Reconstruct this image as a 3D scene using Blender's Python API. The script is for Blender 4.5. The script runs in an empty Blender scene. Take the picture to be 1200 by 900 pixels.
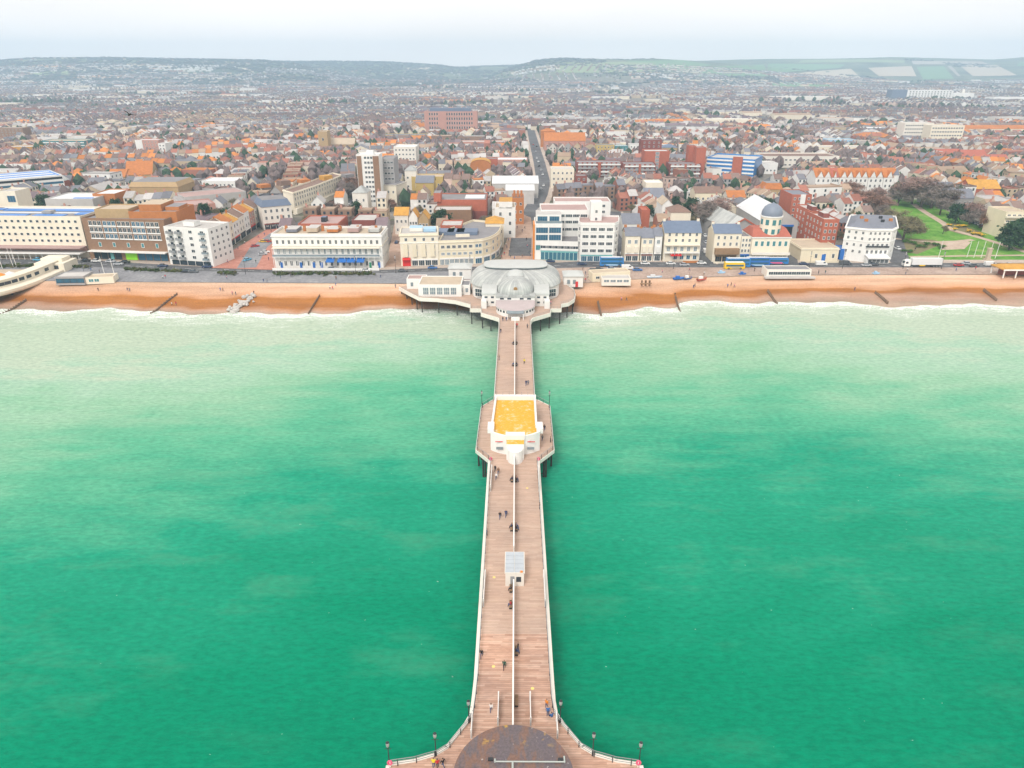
import bpy, math, random
import numpy as np
from math import radians as RAD, pi as PI, sin, cos, tan, atan, sqrt, hypot

SC = bpy.context.scene
COL = SC.collection
random.seed(7)
RNG = np.random.default_rng(11)

# ------------------------------------------------------------------ camera
PITCH = atan(370 / 832.0)
YAW = atan(5 * cos(PITCH) / 832)
CAM = np.array((0.4, 0.0, 88.0))
F0, CX, CY = 832.0, 600.0, 450.0
cam_d = bpy.data.cameras.new('camera')
cam = bpy.data.objects.new('camera', cam_d)
COL.objects.link(cam)
cam_d.sensor_width = 36.0
cam_d.lens = F0 / 1200 * 36
cam_d.clip_start = 0.5
cam_d.clip_end = 40000
cam.location = tuple(CAM)
cam.rotation_euler = (PI / 2 - PITCH, 0, YAW)
SC.camera = cam
SC.render.resolution_x, SC.render.resolution_y = 1024, 768

# ------------------------------------------------------------------ sky, sun, exposure
SUN_EL, SUN_AZ = RAD(46), RAD(200)          # azimuth clockwise from north (+Y): high, from the sea side
world = bpy.data.worlds.new('World')
SC.world = world
world.use_nodes = True
wn = world.node_tree
wn.nodes.clear()
w_out = wn.nodes.new('ShaderNodeOutputWorld')
w_bg = wn.nodes.new('ShaderNodeBackground')
w_sky = wn.nodes.new('ShaderNodeTexSky')
w_sky.sky_type = 'NISHITA'
w_sky.sun_disc = False
w_sky.sun_elevation = SUN_EL
w_sky.sun_rotation = SUN_AZ
w_sky.air_density = 1.0
w_sky.dust_density = 6.0
w_sky.ozone_density = 1.0
w_hsv = wn.nodes.new('ShaderNodeHueSaturation')   # a veil of high cloud greys the blue
w_hsv.inputs['Saturation'].default_value = 0.22
w_mix = wn.nodes.new('ShaderNodeMix')
w_mix.data_type = 'RGBA'
w_mix.inputs[0].default_value = 0.72
w_tc = wn.nodes.new('ShaderNodeTexCoord')
w_mp = wn.nodes.new('ShaderNodeMapping')
w_mp.inputs['Scale'].default_value = (1.2, 1.2, 7.0)
w_nz = wn.nodes.new('ShaderNodeTexNoise')
w_nz.inputs['Scale'].default_value = 2.2
w_nz.inputs['Detail'].default_value = 4
w_rp = wn.nodes.new('ShaderNodeValToRGB')          # overcast layer, thicker and thinner in places
w_rp.color_ramp.elements[0].position = .35
w_rp.color_ramp.elements[0].color = (10.6, 9.8, 9.15, 1)
w_rp.color_ramp.elements[1].position = .65
w_rp.color_ramp.elements[1].color = (11.6, 10.75, 10.1, 1)
wn.links.new(w_tc.outputs['Generated'], w_mp.inputs['Vector'])
wn.links.new(w_mp.outputs[0], w_nz.inputs['Vector'])
wn.links.new(w_nz.outputs[0], w_rp.inputs[0])
w_sz = wn.nodes.new('ShaderNodeSeparateXYZ')
wn.links.new(w_tc.outputs['Generated'], w_sz.inputs[0])
w_hz = wn.nodes.new('ShaderNodeMapRange')          # the cloud layer brightens towards the horizon
w_hz.inputs['From Min'].default_value = 0.0
w_hz.inputs['From Max'].default_value = 0.35
w_hz.inputs['To Min'].default_value = 1.24
w_hz.inputs['To Max'].default_value = 1.0
wn.links.new(w_sz.outputs[2], w_hz.inputs['Value'])
w_vm = wn.nodes.new('ShaderNodeVectorMath')
w_vm.operation = 'SCALE'
wn.links.new(w_rp.outputs[0], w_vm.inputs[0])
wn.links.new(w_hz.outputs[0], w_vm.inputs['Scale'])
wn.links.new(w_vm.outputs[0], w_mix.inputs[7])
w_bg.inputs['Strength'].default_value = 0.10
wn.links.new(w_sky.outputs[0], w_hsv.inputs['Color'])
wn.links.new(w_hsv.outputs[0], w_mix.inputs[6])
wn.links.new(w_mix.outputs[2], w_bg.inputs['Color'])
wn.links.new(w_bg.outputs[0], w_out.inputs['Surface'])

sun_d = bpy.data.lights.new('sun', 'SUN')
sun_d.energy = 1.5
sun_d.angle = RAD(14)
sun_d.color = (1.0, 0.95, 0.88)
sun = bpy.data.objects.new('sun', sun_d)
COL.objects.link(sun)
sun.rotation_euler = (PI / 2 - SUN_EL, 0, PI - SUN_AZ)
sun.location = (0, -50, 200)

SC.view_settings.view_transform = 'Standard'
SC.view_settings.look = 'None'
SC.view_settings.gamma = 1.0
SC.view_settings.use_curve_mapping = False
SC.view_settings.exposure = 0.42
cy = SC.cycles
cy.max_bounces = 5
cy.diffuse_bounces = 2
cy.glossy_bounces = 2
cy.transmission_bounces = 2
cy.transparent_max_bounces = 6
cy.volume_bounces = 2
cy.use_denoising = True

HAZE_DENSITY = 1.85e-4
HAZE_COLOR = (0.58, 0.79, 1.0, 1)

# ------------------------------------------------------------------ photogrammetry of the photograph
_F = np.array((-sin(YAW) * cos(PITCH), cos(YAW) * cos(PITCH), -sin(PITCH)))
_R = np.array((cos(YAW), sin(YAW), 0.0))
_U = np.cross(_R, _F)


def P(px, py, z=5.0):
    """point of the level z that the photo shows at pixel px, py"""
    d = _F + _R * (px - CX) / F0 - _U * (py - CY) / F0
    t = (z - CAM[2]) / d[2]
    q = CAM + d * t
    return (float(q[0]), float(q[1]))


def pix(x, y, z):
    v = np.array((x, y, z)) - CAM
    k = v @ _F
    return (CX + F0 * (v @ _R) / k, CY - F0 * (v @ _U) / k) if k > 1 else (1e6, 1e6)


def height_at(x, y, z0, py):
    lo, hi = 0.0, 120.0
    for _ in range(40):
        m = (lo + hi) / 2
        if pix(x, y, z0 + m)[1] > py:
            lo = m
        else:
            hi = m
    return lo


# ------------------------------------------------------------------ materials
def lin(r, g, b):
    def f(c):
        c /= 255.0
        return c / 12.92 if c <= 0.04045 else ((c + 0.055) / 1.055) ** 2.4
    return (f(r), f(g), f(b))


class NT:
    def __init__(self, name):
        self.m = bpy.data.materials.new(name)
        self.m.use_nodes = True
        self.t = self.m.node_tree
        self.b = self.t.nodes['Principled BSDF']

    def n(self, kind, **kw):
        k = self.t.nodes.new('ShaderNode' + kind)
        for a, v in kw.items():
            setattr(k, a, v)
        return k

    def l(self, a, b):
        self.t.links.new(a, b)

    def pos(self, sx=1, sy=1, sz=1):
        g = self.n('NewGeometry')
        mp = self.n('Mapping')
        mp.inputs['Scale'].default_value = (sx, sy, sz)
        self.l(g.outputs['Position'], mp.inputs['Vector'])
        return mp.outputs[0]

    def noise(self, vec, scale, detail=3, rough=.55):
        k = self.n('TexNoise')
        k.inputs['Scale'].default_value = scale
        k.inputs['Detail'].default_value = detail
        k.inputs['Roughness'].default_value = rough
        self.l(vec, k.inputs['Vector'])
        return k.outputs[0]

    def ramp(self, fac, stops, interp='LINEAR'):
        k = self.n('ValToRGB')
        cr = k.color_ramp
        cr.interpolation = interp
        while len(cr.elements) < len(stops):
            cr.elements.new(0.5)
        for e, (p, c) in zip(cr.elements, stops):
            e.position = p
            e.color = (*c, 1) if len(c) == 3 else c
        self.l(fac, k.inputs[0])
        return k.outputs[0]

    def mix(self, fac, a, b, mode='MIX'):
        k = self.n('Mix', data_type='RGBA', blend_type=mode)
        for s, v in ((0, fac), (6, a), (7, b)):
            if hasattr(v, 'is_linked') or hasattr(v, 'links'):
                self.l(v, k.inputs[s])
            elif s == 0:
                k.inputs[0].default_value = v
            else:
                k.inputs[s].default_value = (*v, 1) if len(v) == 3 else v
        return k.outputs[2]

    def math(self, op, a, b=None, c=None, clamp=False):
        k = self.n('Math', operation=op, use_clamp=clamp)
        for i, v in enumerate((a, b, c)):
            if v is None:
                continue
            if hasattr(v, 'links'):
                self.l(v, k.inputs[i])
            else:
                k.inputs[i].default_value = v
        return k.outputs[0]

    def out(self, color=None, rough=None, metal=0, bump=None, bstr=.3, bdist=.1, spec=None):
        if color is not None:
            if hasattr(color, 'links'):
                self.l(color, self.b.inputs['Base Color'])
            else:
                self.b.inputs['Base Color'].default_value = (*color, 1)
        if rough is not None:
            if hasattr(rough, 'links'):
                self.l(rough, self.b.inputs['Roughness'])
            else:
                self.b.inputs['Roughness'].default_value = rough
        self.b.inputs['Metallic'].default_value = metal
        if spec is not None:
            self.b.inputs['Specular IOR Level'].default_value = spec
        if bump is not None:
            k = self.n('Bump')
            k.inputs['Strength'].default_value = bstr
            k.inputs['Distance'].default_value = bdist
            self.l(bump, k.inputs['Height'])
            self.l(k.outputs[0], self.b.inputs['Normal'])
        return self.m


MATS = {}


def pm(name, color, rough=.8, var=.16, scale=.5, streak=False, metal=0, spec=.3, src=None, big=.12):
    """weathered surface: patches, fine grain, optional rain streaks; src 'object' or 'tint' reads the thing's own paint colour"""
    if name in MATS:
        return MATS[name]
    m = NT(name)
    v1 = m.noise(m.pos(1, 1, .35 if streak else 1), scale, 4, .6)
    v2 = m.noise(m.pos(), scale * .13, 2)
    a = m.math('MULTIPLY_ADD', v1, var * 2, 1 - var)
    b = m.math('MULTIPLY_ADD', v2, big * 2, 1 - big)
    ab = m.math('MULTIPLY', a, b)
    if src == 'object':
        oi = m.n('ObjectInfo')
        base = oi.outputs['Color']
    elif src == 'tint':
        at = m.n('Attribute', attribute_name='tint')
        base = at.outputs['Color']
    else:
        base = color
    cc = m.n('CombineColor')
    for i in range(3):
        m.l(ab, cc.inputs[i])
    MATS[name] = m.out(m.mix(1.0, base, cc.outputs[0], 'MULTIPLY'), rough, metal, spec=spec)
    return MATS[name]


WHITE = (.80, .79, .76)
pm('white_render', (.78, .77, .74), .75, .10, .6, True)
pm('white_paint', (.82, .81, .78), .6, .08, .8)
pm('cream_render', (.74, .66, .50), .75, .10, .6, True)
pm('pale_cream', (.78, .71, .58), .75, .10, .6, True)
pm('warm_white', (.76, .72, .65), .75, .10, .6, True)
pm('tan_brick', (.44, .31, .17), .85, .18, .9)
pm('brown_brick', (.27, .16, .10), .85, .2, .9)
pm('red_brick', (.43, .13, .08), .85, .2, .9)
pm('dark_red_brick', (.24, .075, .06), .85, .2, .9)
pm('orange_brick', (.47, .18, .06), .85, .2, .9)
pm('pink_brick', (.50, .27, .22), .85, .16, .9)
pm('yellow_brick', (.52, .38, .14), .85, .16, .9)
pm('grey_concrete', (.36, .35, .35), .85, .15, .6)
pm('slate', (.20, .21, .25), .7, .25, .7)
pm('blue_slate', (.15, .19, .27), .65, .2, .7)
pm('brown_tile', (.23, .15, .12), .85, .25, .7)
pm('red_tile', (.42, .13, .09), .85, .22, .8)
pm('orange_tile', (.47, .175, .055), .85, .35, .5, big=.22)
pm('gold_tile', (.55, .29, .06), .85, .4, .5, big=.22)
pm('roof_felt', (.25, .24, .25), .9, .25, .25, big=.25)
pm('roof_pale', (.50, .48, .46), .9, .2, .25, big=.2)
pm('roof_pink', (.42, .29, .27), .9, .2, .25, big=.2)
pm('roof_tan', (.50, .41, .31), .9, .22, .3, big=.2)
pm('roof_white', (.68, .69, .70), .6, .12, .2, big=.12)
pm('lead_roof', (.40, .415, .41), .55, .10, .4, spec=.4)
pm('blue_panel', (.05, .22, .62), .4, .15, .4)
pm('blue_paint', (.03, .15, .48), .45, .12, .8)
pm('bus_blue', (.03, .20, .52), .3, .06, .8, spec=.5)
pm('teal_paint', (.16, .42, .42), .5, .12, .8)
pm('pale_blue', (.36, .55, .72), .5, .12, .8)
pm('red_paint', (.62, .03, .03), .45, .12, .8)
pm('pink_paint', (.75, .12, .22), .5, .1, .8)
pm('orange_paint', (.75, .25, .03), .5, .12, .8)
pm('pale_yellow', (.80, .66, .22), .6, .12, .8)
pm('yellow_paint', (.80, .52, .03), .5, .12, .8)
pm('lime_paint', (.28, .75, .03), .5, .1, .8)
pm('green_paint', (.03, .25, .14), .5, .12, .8)
pm('dark_metal', (.035, .038, .042), .5, .15, 2)
pm('grey_metal', (.28, .29, .30), .45, .12, 2)
pm('pile_wood', (.05, .045, .04), .9, .3, 1)
pm('groyne_wood', (.19, .125, .085), .9, .3, 1)
pm('timber', (.30, .19, .11), .85, .25, 1.2)
pm('tyre', (.02, .02, .02), .9, .1, 5)
pm('glass', (.035, .05, .065), .12, .2, .35, spec=.6)
pm('glass_blue', (.03, .12, .20), .12, .25, .3, spec=.6)
pm('glass_teal', (.06, .22, .24), .15, .25, .3, spec=.6)
pm('glass_pale', (.22, .27, .30), .2, .25, .3, spec=.6)
pm('dark_void', (.02, .022, .028), .9, .1, 1)  # near-black colour stands for the shade inside openings and under the lido
pm('house_wall', WHITE, .8, .14, .8, True, src='object')
pm('house_roof', WHITE, .85, .25, .7, src='object')
pm('coat', WHITE, .85, .1, 4, src='object')
pm('car_paint', WHITE, .3, .05, 1, src='object', spec=.5)
pm('bark', (.10, .075, .06), .95, .3, 2)
pm('far_paint', WHITE, .85, .12, .3, src='tint')
pm('skin', (.50, .30, .21), .6, .05, 5)
pm('rock', (.50, .47, .44), .9, .25, .8)


# ------------------------------------------------------------------ mesh helpers
class MB:
    """collects shapes and links them as ONE mesh object"""

    def __init__(self):
        self.v, self.f, self.mi, self.mats = [], [], [], []

    def m(self, name):
        if name not in self.mats:
            self.mats.append(name)
        return self.mats.index(name)

    def add(self, vs, fs, mat):
        o = len(self.v)
        k = self.m(mat)
        self.v += [tuple(map(float, q)) for q in vs]
        self.f += [tuple(o + i for i in f) for f in fs]
        self.mi += [k] * len(fs)

    def quad(self, a, b, c, d, mat):
        self.add((a, b, c, d), ((0, 1, 2, 3),), mat)

    def box(self, x0, x1, y0, y1, z0, z1, mat, rot=0, cx=0, cy=0, bottom=True):
        vs = [(x, y, z) for z in (z0, z1) for (x, y) in ((x0, y0), (x1, y0), (x1, y1), (x0, y1))]
        if rot:
            c, s = cos(rot), sin(rot)
            vs = [(cx + (x - cx) * c - (y - cy) * s, cy + (x - cx) * s + (y - cy) * c, z) for x, y, z in vs]
        fs = [(4, 5, 6, 7), (0, 1, 5, 4), (1, 2, 6, 5), (2, 3, 7, 6), (3, 0, 4, 7)]
        if bottom:
            fs.append((3, 2, 1, 0))
        self.add(vs, fs, mat)

    def prism(self, poly, z0, z1, mat, top=None, cap=True, bottom=False):
        n = len(poly)
        vs = [(x, y, z0) for x, y in poly] + [(x, y, z1) for x, y in poly]
        self.add(vs, [(i, (i + 1) % n, n + (i + 1) % n, n + i) for i in range(n)], mat)
        if cap:
            self.add([(x, y, z1) for x, y in poly], [tuple(range(n))], top or mat)
        if bottom:
            self.add([(x, y, z0) for x, y in poly], [tuple(range(n))[::-1]], mat)

    def tube(self, a, b, r, mat, n=6, r2=None, cap=True):
        a, b = np.array(a, float), np.array(b, float)
        d = b - a
        d /= (np.linalg.norm(d) + 1e-9)
        u = np.cross(d, (0, 0, 1) if abs(d[2]) < .9 else (1, 0, 0))
        u /= np.linalg.norm(u)
        w = np.cross(d, u)
        r2 = r if r2 is None else r2
        vs = [a + (u * cos(t) + w * sin(t)) * r for t in np.arange(n) * 2 * PI / n] + \
             [b + (u * cos(t) + w * sin(t)) * r2 for t in np.arange(n) * 2 * PI / n]
        fs = [(i, n + i, n + (i + 1) % n, (i + 1) % n) for i in range(n)]
        if cap:
            fs += [tuple(range(n)), tuple(range(2 * n - 1, n - 1, -1))]
        self.add(vs, fs, mat)

    def loft(self, rings, mat, closed=True, cap0=False, cap1=False):
        n = len(rings[0])
        vs = [q for r in rings for q in r]
        fs = []
        for k in range(len(rings) - 1):
            for i in range(n if closed else n - 1):
                j = (i + 1) % n
                fs.append((k * n + i, k * n + j, (k + 1) * n + j, (k + 1) * n + i))
        if cap0:
            fs.append(tuple(range(n))[::-1])
        if cap1:
            fs.append(tuple(range((len(rings) - 1) * n, len(rings) * n)))
        self.add(vs, fs, mat)

    def mesh(self, name, smooth=False):
        me = bpy.data.meshes.new(name)
        me.from_pydata(self.v, [], self.f)
        for k in self.mats:
            me.materials.append(MATS[k])
        me.polygons.foreach_set('material_index', self.mi)
        if smooth:
            me.polygons.foreach_set('use_smooth', [True] * len(self.f))
        me.update()
        return me

    def build(self, name, parent=None, loc=None, rz=0, smooth=False):
        return put(name, self.mesh(name, smooth), parent, loc, rz)


def put(name, me, parent=None, loc=None, rz=0, color=None):
    o = bpy.data.objects.new(name, me)
    COL.objects.link(o)
    if parent is not None:
        o.parent = parent
    if loc is not None:
        o.location = loc
    if rz:
        o.rotation_euler = (0, 0, rz)
    if color is not None:
        o.color = (*color[:3], 1)
    return o


def tag(o, label=None, cat=None, group=None, kind=None):
    if label:
        o['label'] = label
    if cat:
        o['category'] = cat
    if group:
        o['group'] = group
    if kind:
        o['kind'] = kind
    return o


def thing(name, label, cat, loc=(0, 0, 0), rz=0, group=None):
    return tag(put(name, None, None, loc, rz), label, cat, group)


def dup(root, loc=None, rz=0, label=None, scale=None, group=None):
    """a copy of a thing with copies of its parts and sub-parts"""
    def cp(o, par):
        c = o.copy()
        COL.objects.link(c)
        c.parent = par
        for ch in (KIDS[o.name] if o.name in KIDS else list(o.children)):
            cp(ch, c)
        return c
    c = cp(root, None)
    if loc is not None:
        c.location = loc
    c.rotation_euler = (0, 0, rz)
    if scale is not None:
        c.scale = scale
    if label:
        c['label'] = label
    if group:
        c['group'] = group
    return c


KIDS = {}


def remember(root):
    """children lists of a prototype are read once: scanning is slow in a big scene"""
    def rec(o):
        KIDS[o.name] = list(o.children)
        for c in KIDS[o.name]:
            rec(c)
    rec(root)
    return root


def structure(name, mb, smooth=False):
    return tag(mb.build(name, smooth=smooth), kind='structure')


def lerp(a, b, t):
    return a + (b - a) * t


def interp(x, pts):
    return float(np.interp(x, [p[0] for p in pts], [p[1] for p in pts]))


# occupancy of the town's ground, 2 m cells
OX0, OY0, OW, OH = -1000, 250, 1000, 600
OCC = np.zeros((OH, OW), bool)


def occ_poly(poly, margin=0.0, test=False):
    px = np.array([p[0] for p in poly])
    py = np.array([p[1] for p in poly])
    x0, x1 = int((px.min() - margin - OX0) / 2), int((px.max() + margin - OX0) / 2) + 1
    y0, y1 = int((py.min() - margin - OY0) / 2), int((py.max() + margin - OY0) / 2) + 1
    x0, y0, x1, y1 = max(x0, 0), max(y0, 0), min(x1, OW), min(y1, OH)
    if x1 <= x0 or y1 <= y0:
        return False
    gx, gy = np.meshgrid(OX0 + (np.arange(x0, x1) + .5) * 2, OY0 + (np.arange(y0, y1) + .5) * 2)
    ins = np.zeros(gx.shape, bool)
    n = len(poly)
    near = np.full(gx.shape, 1e9)
    for i in range(n):
        ax, ay, bx, by = px[i], py[i], px[(i + 1) % n], py[(i + 1) % n]
        c = ((ay > gy) != (by > gy)) & (gx < (bx - ax) * (gy - ay) / (by - ay + 1e-12) + ax)
        ins ^= c
        if margin > 0:
            t = np.clip(((gx - ax) * (bx - ax) + (gy - ay) * (by - ay)) / ((bx - ax) ** 2 + (by - ay) ** 2 + 1e-9), 0, 1)
            near = np.minimum(near, np.hypot(gx - ax - t * (bx - ax), gy - ay - t * (by - ay)))
    ins |= near < margin
    if test:
        return bool((OCC[y0:y1, x0:x1] & ins).any())
    OCC[y0:y1, x0:x1] |= ins
    return True


def occ_line(pts, w):
    for (a, b), (c, d) in zip(pts[:-1], pts[1:]):
        L = hypot(c - a, d - b) + 1e-6
        nx, ny = -(d - b) / L * w / 2, (c - a) / L * w / 2
        occ_poly([(a - nx, b - ny), (c - nx, d - ny), (c + nx, d + ny), (a + nx, b + ny)])
# ================================================================== SETTING
def W(pts, z=5.0):
    return [P(a, b, z) for a, b in pts]


SHORE = W([(-260, 361), (0, 362), (120, 363), (250, 367), (350, 369), (364, 367), (470, 363), (560, 363), (690, 368.5),
           (703, 369), (708, 365), (760, 360), (792, 363), (797, 354), (905, 353.5), (1000, 356), (1050, 358.5),
           (1120, 357), (1170, 359), (1200, 357), (1460, 356)], 0)
CREST = W([(-300, 325), (0, 328), (150, 330), (470, 332), (560, 333), (690, 331), (740, 327), (900, 322), (1200, 321), (1500, 320)])
ROAD_S = W([(-300, 311), (0, 311), (100, 312.5), (200, 317), (320, 319.8), (450, 320), (560, 317), (700, 313), (820, 313.5), (1500, 313.5)])
ROAD_N = W([(-300, 302.5), (0, 303), (110, 305), (200, 310.5), (323, 316), (450, 316), (585, 311.5), (680, 306), (820, 307.5), (1045, 308), (1500, 308)])
BLINE = W([(-300, 300), (0, 300.5), (110, 302.5), (200, 308), (323, 314), (450, 314), (585, 309), (680, 304), (820, 305), (1045, 306), (1500, 306)])


def wiggle(x):
    return 1.3 * np.sin(x * .11) + .9 * np.sin(x * .23 + 1.7) + .5 * np.sin(x * .61 + .4)


def shore_y(x):
    return np.interp(x, [p[0] for p in SHORE], [p[1] for p in SHORE]) + wiggle(x) * 1.25


def crest_y(x):
    return np.interp(x, [p[0] for p in CREST], [p[1] for p in CREST])


def line_y(L, x):
    return float(np.interp(x, [p[0] for p in L], [p[1] for p in L]))


def grid_mesh(name, X, Y, Z, mat, attrs=None, smooth=True):
    """sheet from 2-D arrays (rows, columns)"""
    r, c = X.shape
    me = bpy.data.meshes.new(name)
    v = np.stack([X, Y, Z], -1).reshape(-1, 3)
    i = np.arange((r - 1) * c).reshape(r - 1, c)[:, :-1].ravel()
    f = np.stack([i, i + 1, i + 1 + c, i + c], -1)
    me.vertices.add(len(v))
    me.vertices.foreach_set('co', v.ravel())
    me.loops.add(f.size)
    me.loops.foreach_set('vertex_index', f.ravel())
    me.polygons.add(len(f))
    me.polygons.foreach_set('loop_start', np.arange(len(f)) * 4)
    if smooth:
        me.polygons.foreach_set('use_smooth', np.ones(len(f), bool))
    for k, a in (attrs or {}).items():
        at = me.attributes.new(k, 'FLOAT', 'POINT')
        at.data.foreach_set('value', np.asarray(a, float).ravel())
    me.materials.append(MATS[mat])
    me.update(calc_edges=True)
    me.validate()
    return me


# ---- sea
m = NT('sea_water')
sd = m.n('Attribute', attribute_name='seaward').outputs['Fac']
n_big = m.noise(m.pos(.6, 1.6, 1), .022, 3, .6)
n_mid = m.noise(m.pos(.5, 1.5, 1), .09, 4, .6)
sx_ = m.n('SeparateXYZ')
m.l(m.pos(), sx_.inputs[0])
side_ = m.math('MULTIPLY_ADD', m.math('ABSOLUTE', sx_.outputs[0]), -.30, m.math('MULTIPLY', sx_.outputs[0], .06))      # stirred-up silt hangs wider away from the pier
sdn = m.math('MULTIPLY_ADD', m.math('SUBTRACT', n_big, .5), 85, m.math('ADD', sd, m.math('MAXIMUM', side_, -75.0)))
sdn = m.math('MULTIPLY_ADD', m.math('SUBTRACT', n_mid, .5), 60, sdn)
fac = m.math('DIVIDE', sdn, 260.0, clamp=True)
sea_col = m.ramp(fac, [(0.0, (.40, .50, .385)), (.06, (.32, .49, .365)), (.16, (.24, .45, .30)), (.30, (.10, .385, .235)),
                       (.45, (.014, .285, .17)), (.66, (.001, .225, .122)), (1.0, (.0003, .158, .082))])
n_fine = m.noise(m.pos(1, 2.2, 1), .55, 4, .65)
sea_col = m.mix(1.0, sea_col, m.ramp(n_fine, [(.33, (.80, .83, .84)), (.67, (1.2, 1.16, 1.15))]), 'MULTIPLY')
mot = m.ramp(m.noise(m.pos(.55, 1.3, 1), .06, 5, .62), [(.53, (0, 0, 0)), (.70, (.42, .42, .42))])
mot = m.math('MULTIPLY', mot, m.ramp(m.math('DIVIDE', sdn, 260.0, clamp=True), [(.15, (.3, .3, .3)), (.4, (1, 1, 1)), (.8, (.04, .04, .04))]))
sea_col = m.mix(mot, sea_col, (.13, .35, .22))
# foam and swash
f1 = m.noise(m.pos(.35, 1, 1), .42, 5, .7)
f2 = m.noise(m.pos(1, 1, 1), 1.6, 3, .6)
fx = m.math('MULTIPLY_ADD', m.math('SUBTRACT', f1, .5), 30, m.math('MULTIPLY_ADD', m.math('SUBTRACT', n_mid, .5), 24, sd))
near = m.ramp(m.math('DIVIDE', fx, 26.0, clamp=True), [(0, (1, 1, 1)), (.13, (.95, .95, .95)), (.19, (.12, .12, .12)), (.26, (.6, .6, .6)), (.33, (.08, .08, .08)), (.43, (.28, .28, .28)), (.52, (.04, .04, .04)), (.75, (0, 0, 0))])
foam = m.math('MULTIPLY', near, m.ramp(f2, [(.40, (.03, .03, .03)), (.56, (1, 1, 1))]))
speck = m.noise(m.pos(.8, 1.6, 1), 1.1, 2, .5)
caps = m.ramp(speck, [(.765, (0, 0, 0)), (.79, (.35, .35, .35))])
foam = m.math('MAXIMUM', foam, caps, clamp=True)
sea_col = m.mix(foam, sea_col, (.88, .88, .86))
w1 = m.noise(m.pos(.45, 1.3, 1), .35, 4, .65)
w2 = m.noise(m.pos(.6, 1.4, 1), 1.7, 3, .6)
wv = m.math('MULTIPLY_ADD', w2, .35, w1)
rgh = m.math('MULTIPLY_ADD', foam, .6, .16)
MATS['sea_water'] = m.out(sea_col, rgh, 0, wv, .5, .6, spec=.02)

xs = np.concatenate([[-7400, -4000, -2000, -1200, -800, -560], np.arange(-440, 441, 2.5), [560, 800, 1200, 2000, 4000, 7400]])
srow = np.concatenate([[14, 7, 3], np.arange(1, -26, -1.0), np.arange(-28, -60, -4.0), [-75, -100, -130, -170, -220, -300, -500, -900, -1250]])[::-1]
X, S = np.meshgrid(xs, srow)
Y = shore_y(X) + S
Zs = np.zeros_like(X)
o = put('sea', grid_mesh('sea', X, Y, Zs, 'sea_water', {'seaward': -S}))
tag(o, kind='structure')

# ---- beach: shingle bank with a wet band, one sheet from below the water to the crest
m = NT('beach_shingle')
u = m.n('Attribute', attribute_name='band').outputs['Fac']
nb = m.noise(m.pos(.12, 1, 1), .35, 4, .6)
un = m.math('MULTIPLY_ADD', m.math('SUBTRACT', nb, .5), .16, u)
bc = m.ramp(un, [(.0, (.34, .25, .18)), (.12, (.44, .27, .19)), (.20, (.42, .22, .12)), (.26, (.34, .125, .022)), (.44, (.40, .155, .03)),
                 (.51, (.60, .31, .16)), (.70, (.67, .42, .28)), (.82, (.60, .37, .24)), (.9, (.69, .46, .32)), (1, (.62, .43, .30))])
g1 = m.noise(m.pos(), 2.2, 3, .7)
g2 = m.noise(m.pos(.2, 1, 1), .10, 3, .6)
bc = m.mix(1.0, bc, m.ramp(g1, [(.32, (.76, .76, .78)), (.68, (1.2, 1.2, 1.2))]), 'MULTIPLY')
bc = m.mix(1.0, bc, m.ramp(g2, [(.36, (.80, .77, .74)), (.64, (1.12, 1.12, 1.12))]), 'MULTIPLY')
wet = m.ramp(un, [(.0, (.35, .35, .35)), (.3, (.6, .6, .6)), (.5, (.95, .95, .95))])
MATS['beach_shingle'] = m.out(bc, wet, 0, g1, .5, .15, spec=.3)
T = np.concatenate([[-1.2, -.5, -.2, -.08], np.linspace(0, 1, 26), [1.12]])
X, TT = np.meshgrid(xs, T)
ys, yc = shore_y(X), crest_y(X)
Y = ys + (yc - ys) * TT
tp = np.interp(X, [-500, -215, -160, 70, 95, 125, 500], [.25, .22, .10, .08, .12, .34, .34])
tw = np.interp(X, [-500, -215, -160, -60, 40, 70, 95, 130, 500], [.40, .42, .46, .50, .50, .42, .38, .50, .50])
tp = tp + .03 * np.sin(X * .09) + .02 * np.sin(X * .31)
tw = tw + .03 * np.sin(X * .07 + 1) + .015 * np.sin(X * .27)
band = np.where(TT < tp, .2 * TT / tp, np.where(TT < tw, .2 + .28 * (TT - tp) / (tw - tp), .48 + .52 * (TT - tw) / (1 - tw)))
Z = np.where(TT < 0, TT * 3.5, np.minimum(4.85, 4.85 * np.minimum(TT, 1) ** .8)) + np.where((TT > .02) & (TT < .98), .09 * np.sin(X * .2 + TT * 9), 0)
Z = np.where(TT > 1.05, 4.70, Z)
o = put('beach', grid_mesh('beach', X, Y, Z, 'beach_shingle', {'band': np.clip(band, 0, 1)}))
tag(o, kind='structure')

# ---- terrain: one sheet from the beach crest to beyond the downs
FARTOP = [(-300, 72), (0, 74), (200, 72.5), (300, 72), (400, 72.5), (450, 73), (500, 75.5), (540, 78), (600, 77), (700, 73), (900, 70), (960, 69.5), (1040, 68), (1100, 70), (1160, 71.5), (1200, 68.5), (1500, 64)]
NEARTOP = [(-300, 74), (0, 73), (40, 70.5), (130, 69), (250, 71), (310, 72), (345, 75), (390, 84), (440, 93), (500, 100), (540, 100), (565, 93), (600, 80), (628, 71.5), (650, 69), (690, 68), (730, 70), (765, 68.5),
           (830, 73), (900, 79), (980, 86), (1060, 92), (1200, 95), (1500, 95)]


def smooth(t):
    t = np.clip(t, 0, 1)
    return t * t * (3 - 2 * t)


def ridge_h(px, pts, d):
    y = np.interp(px, [p[0] for p in pts], [p[1] for p in pts])
    b = np.arctan((y - CY) / F0) + PITCH          # angle below the level of the eye
    return 88 - d * np.tan(b) / np.cos(np.arctan((px - 605) / 911))


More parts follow.
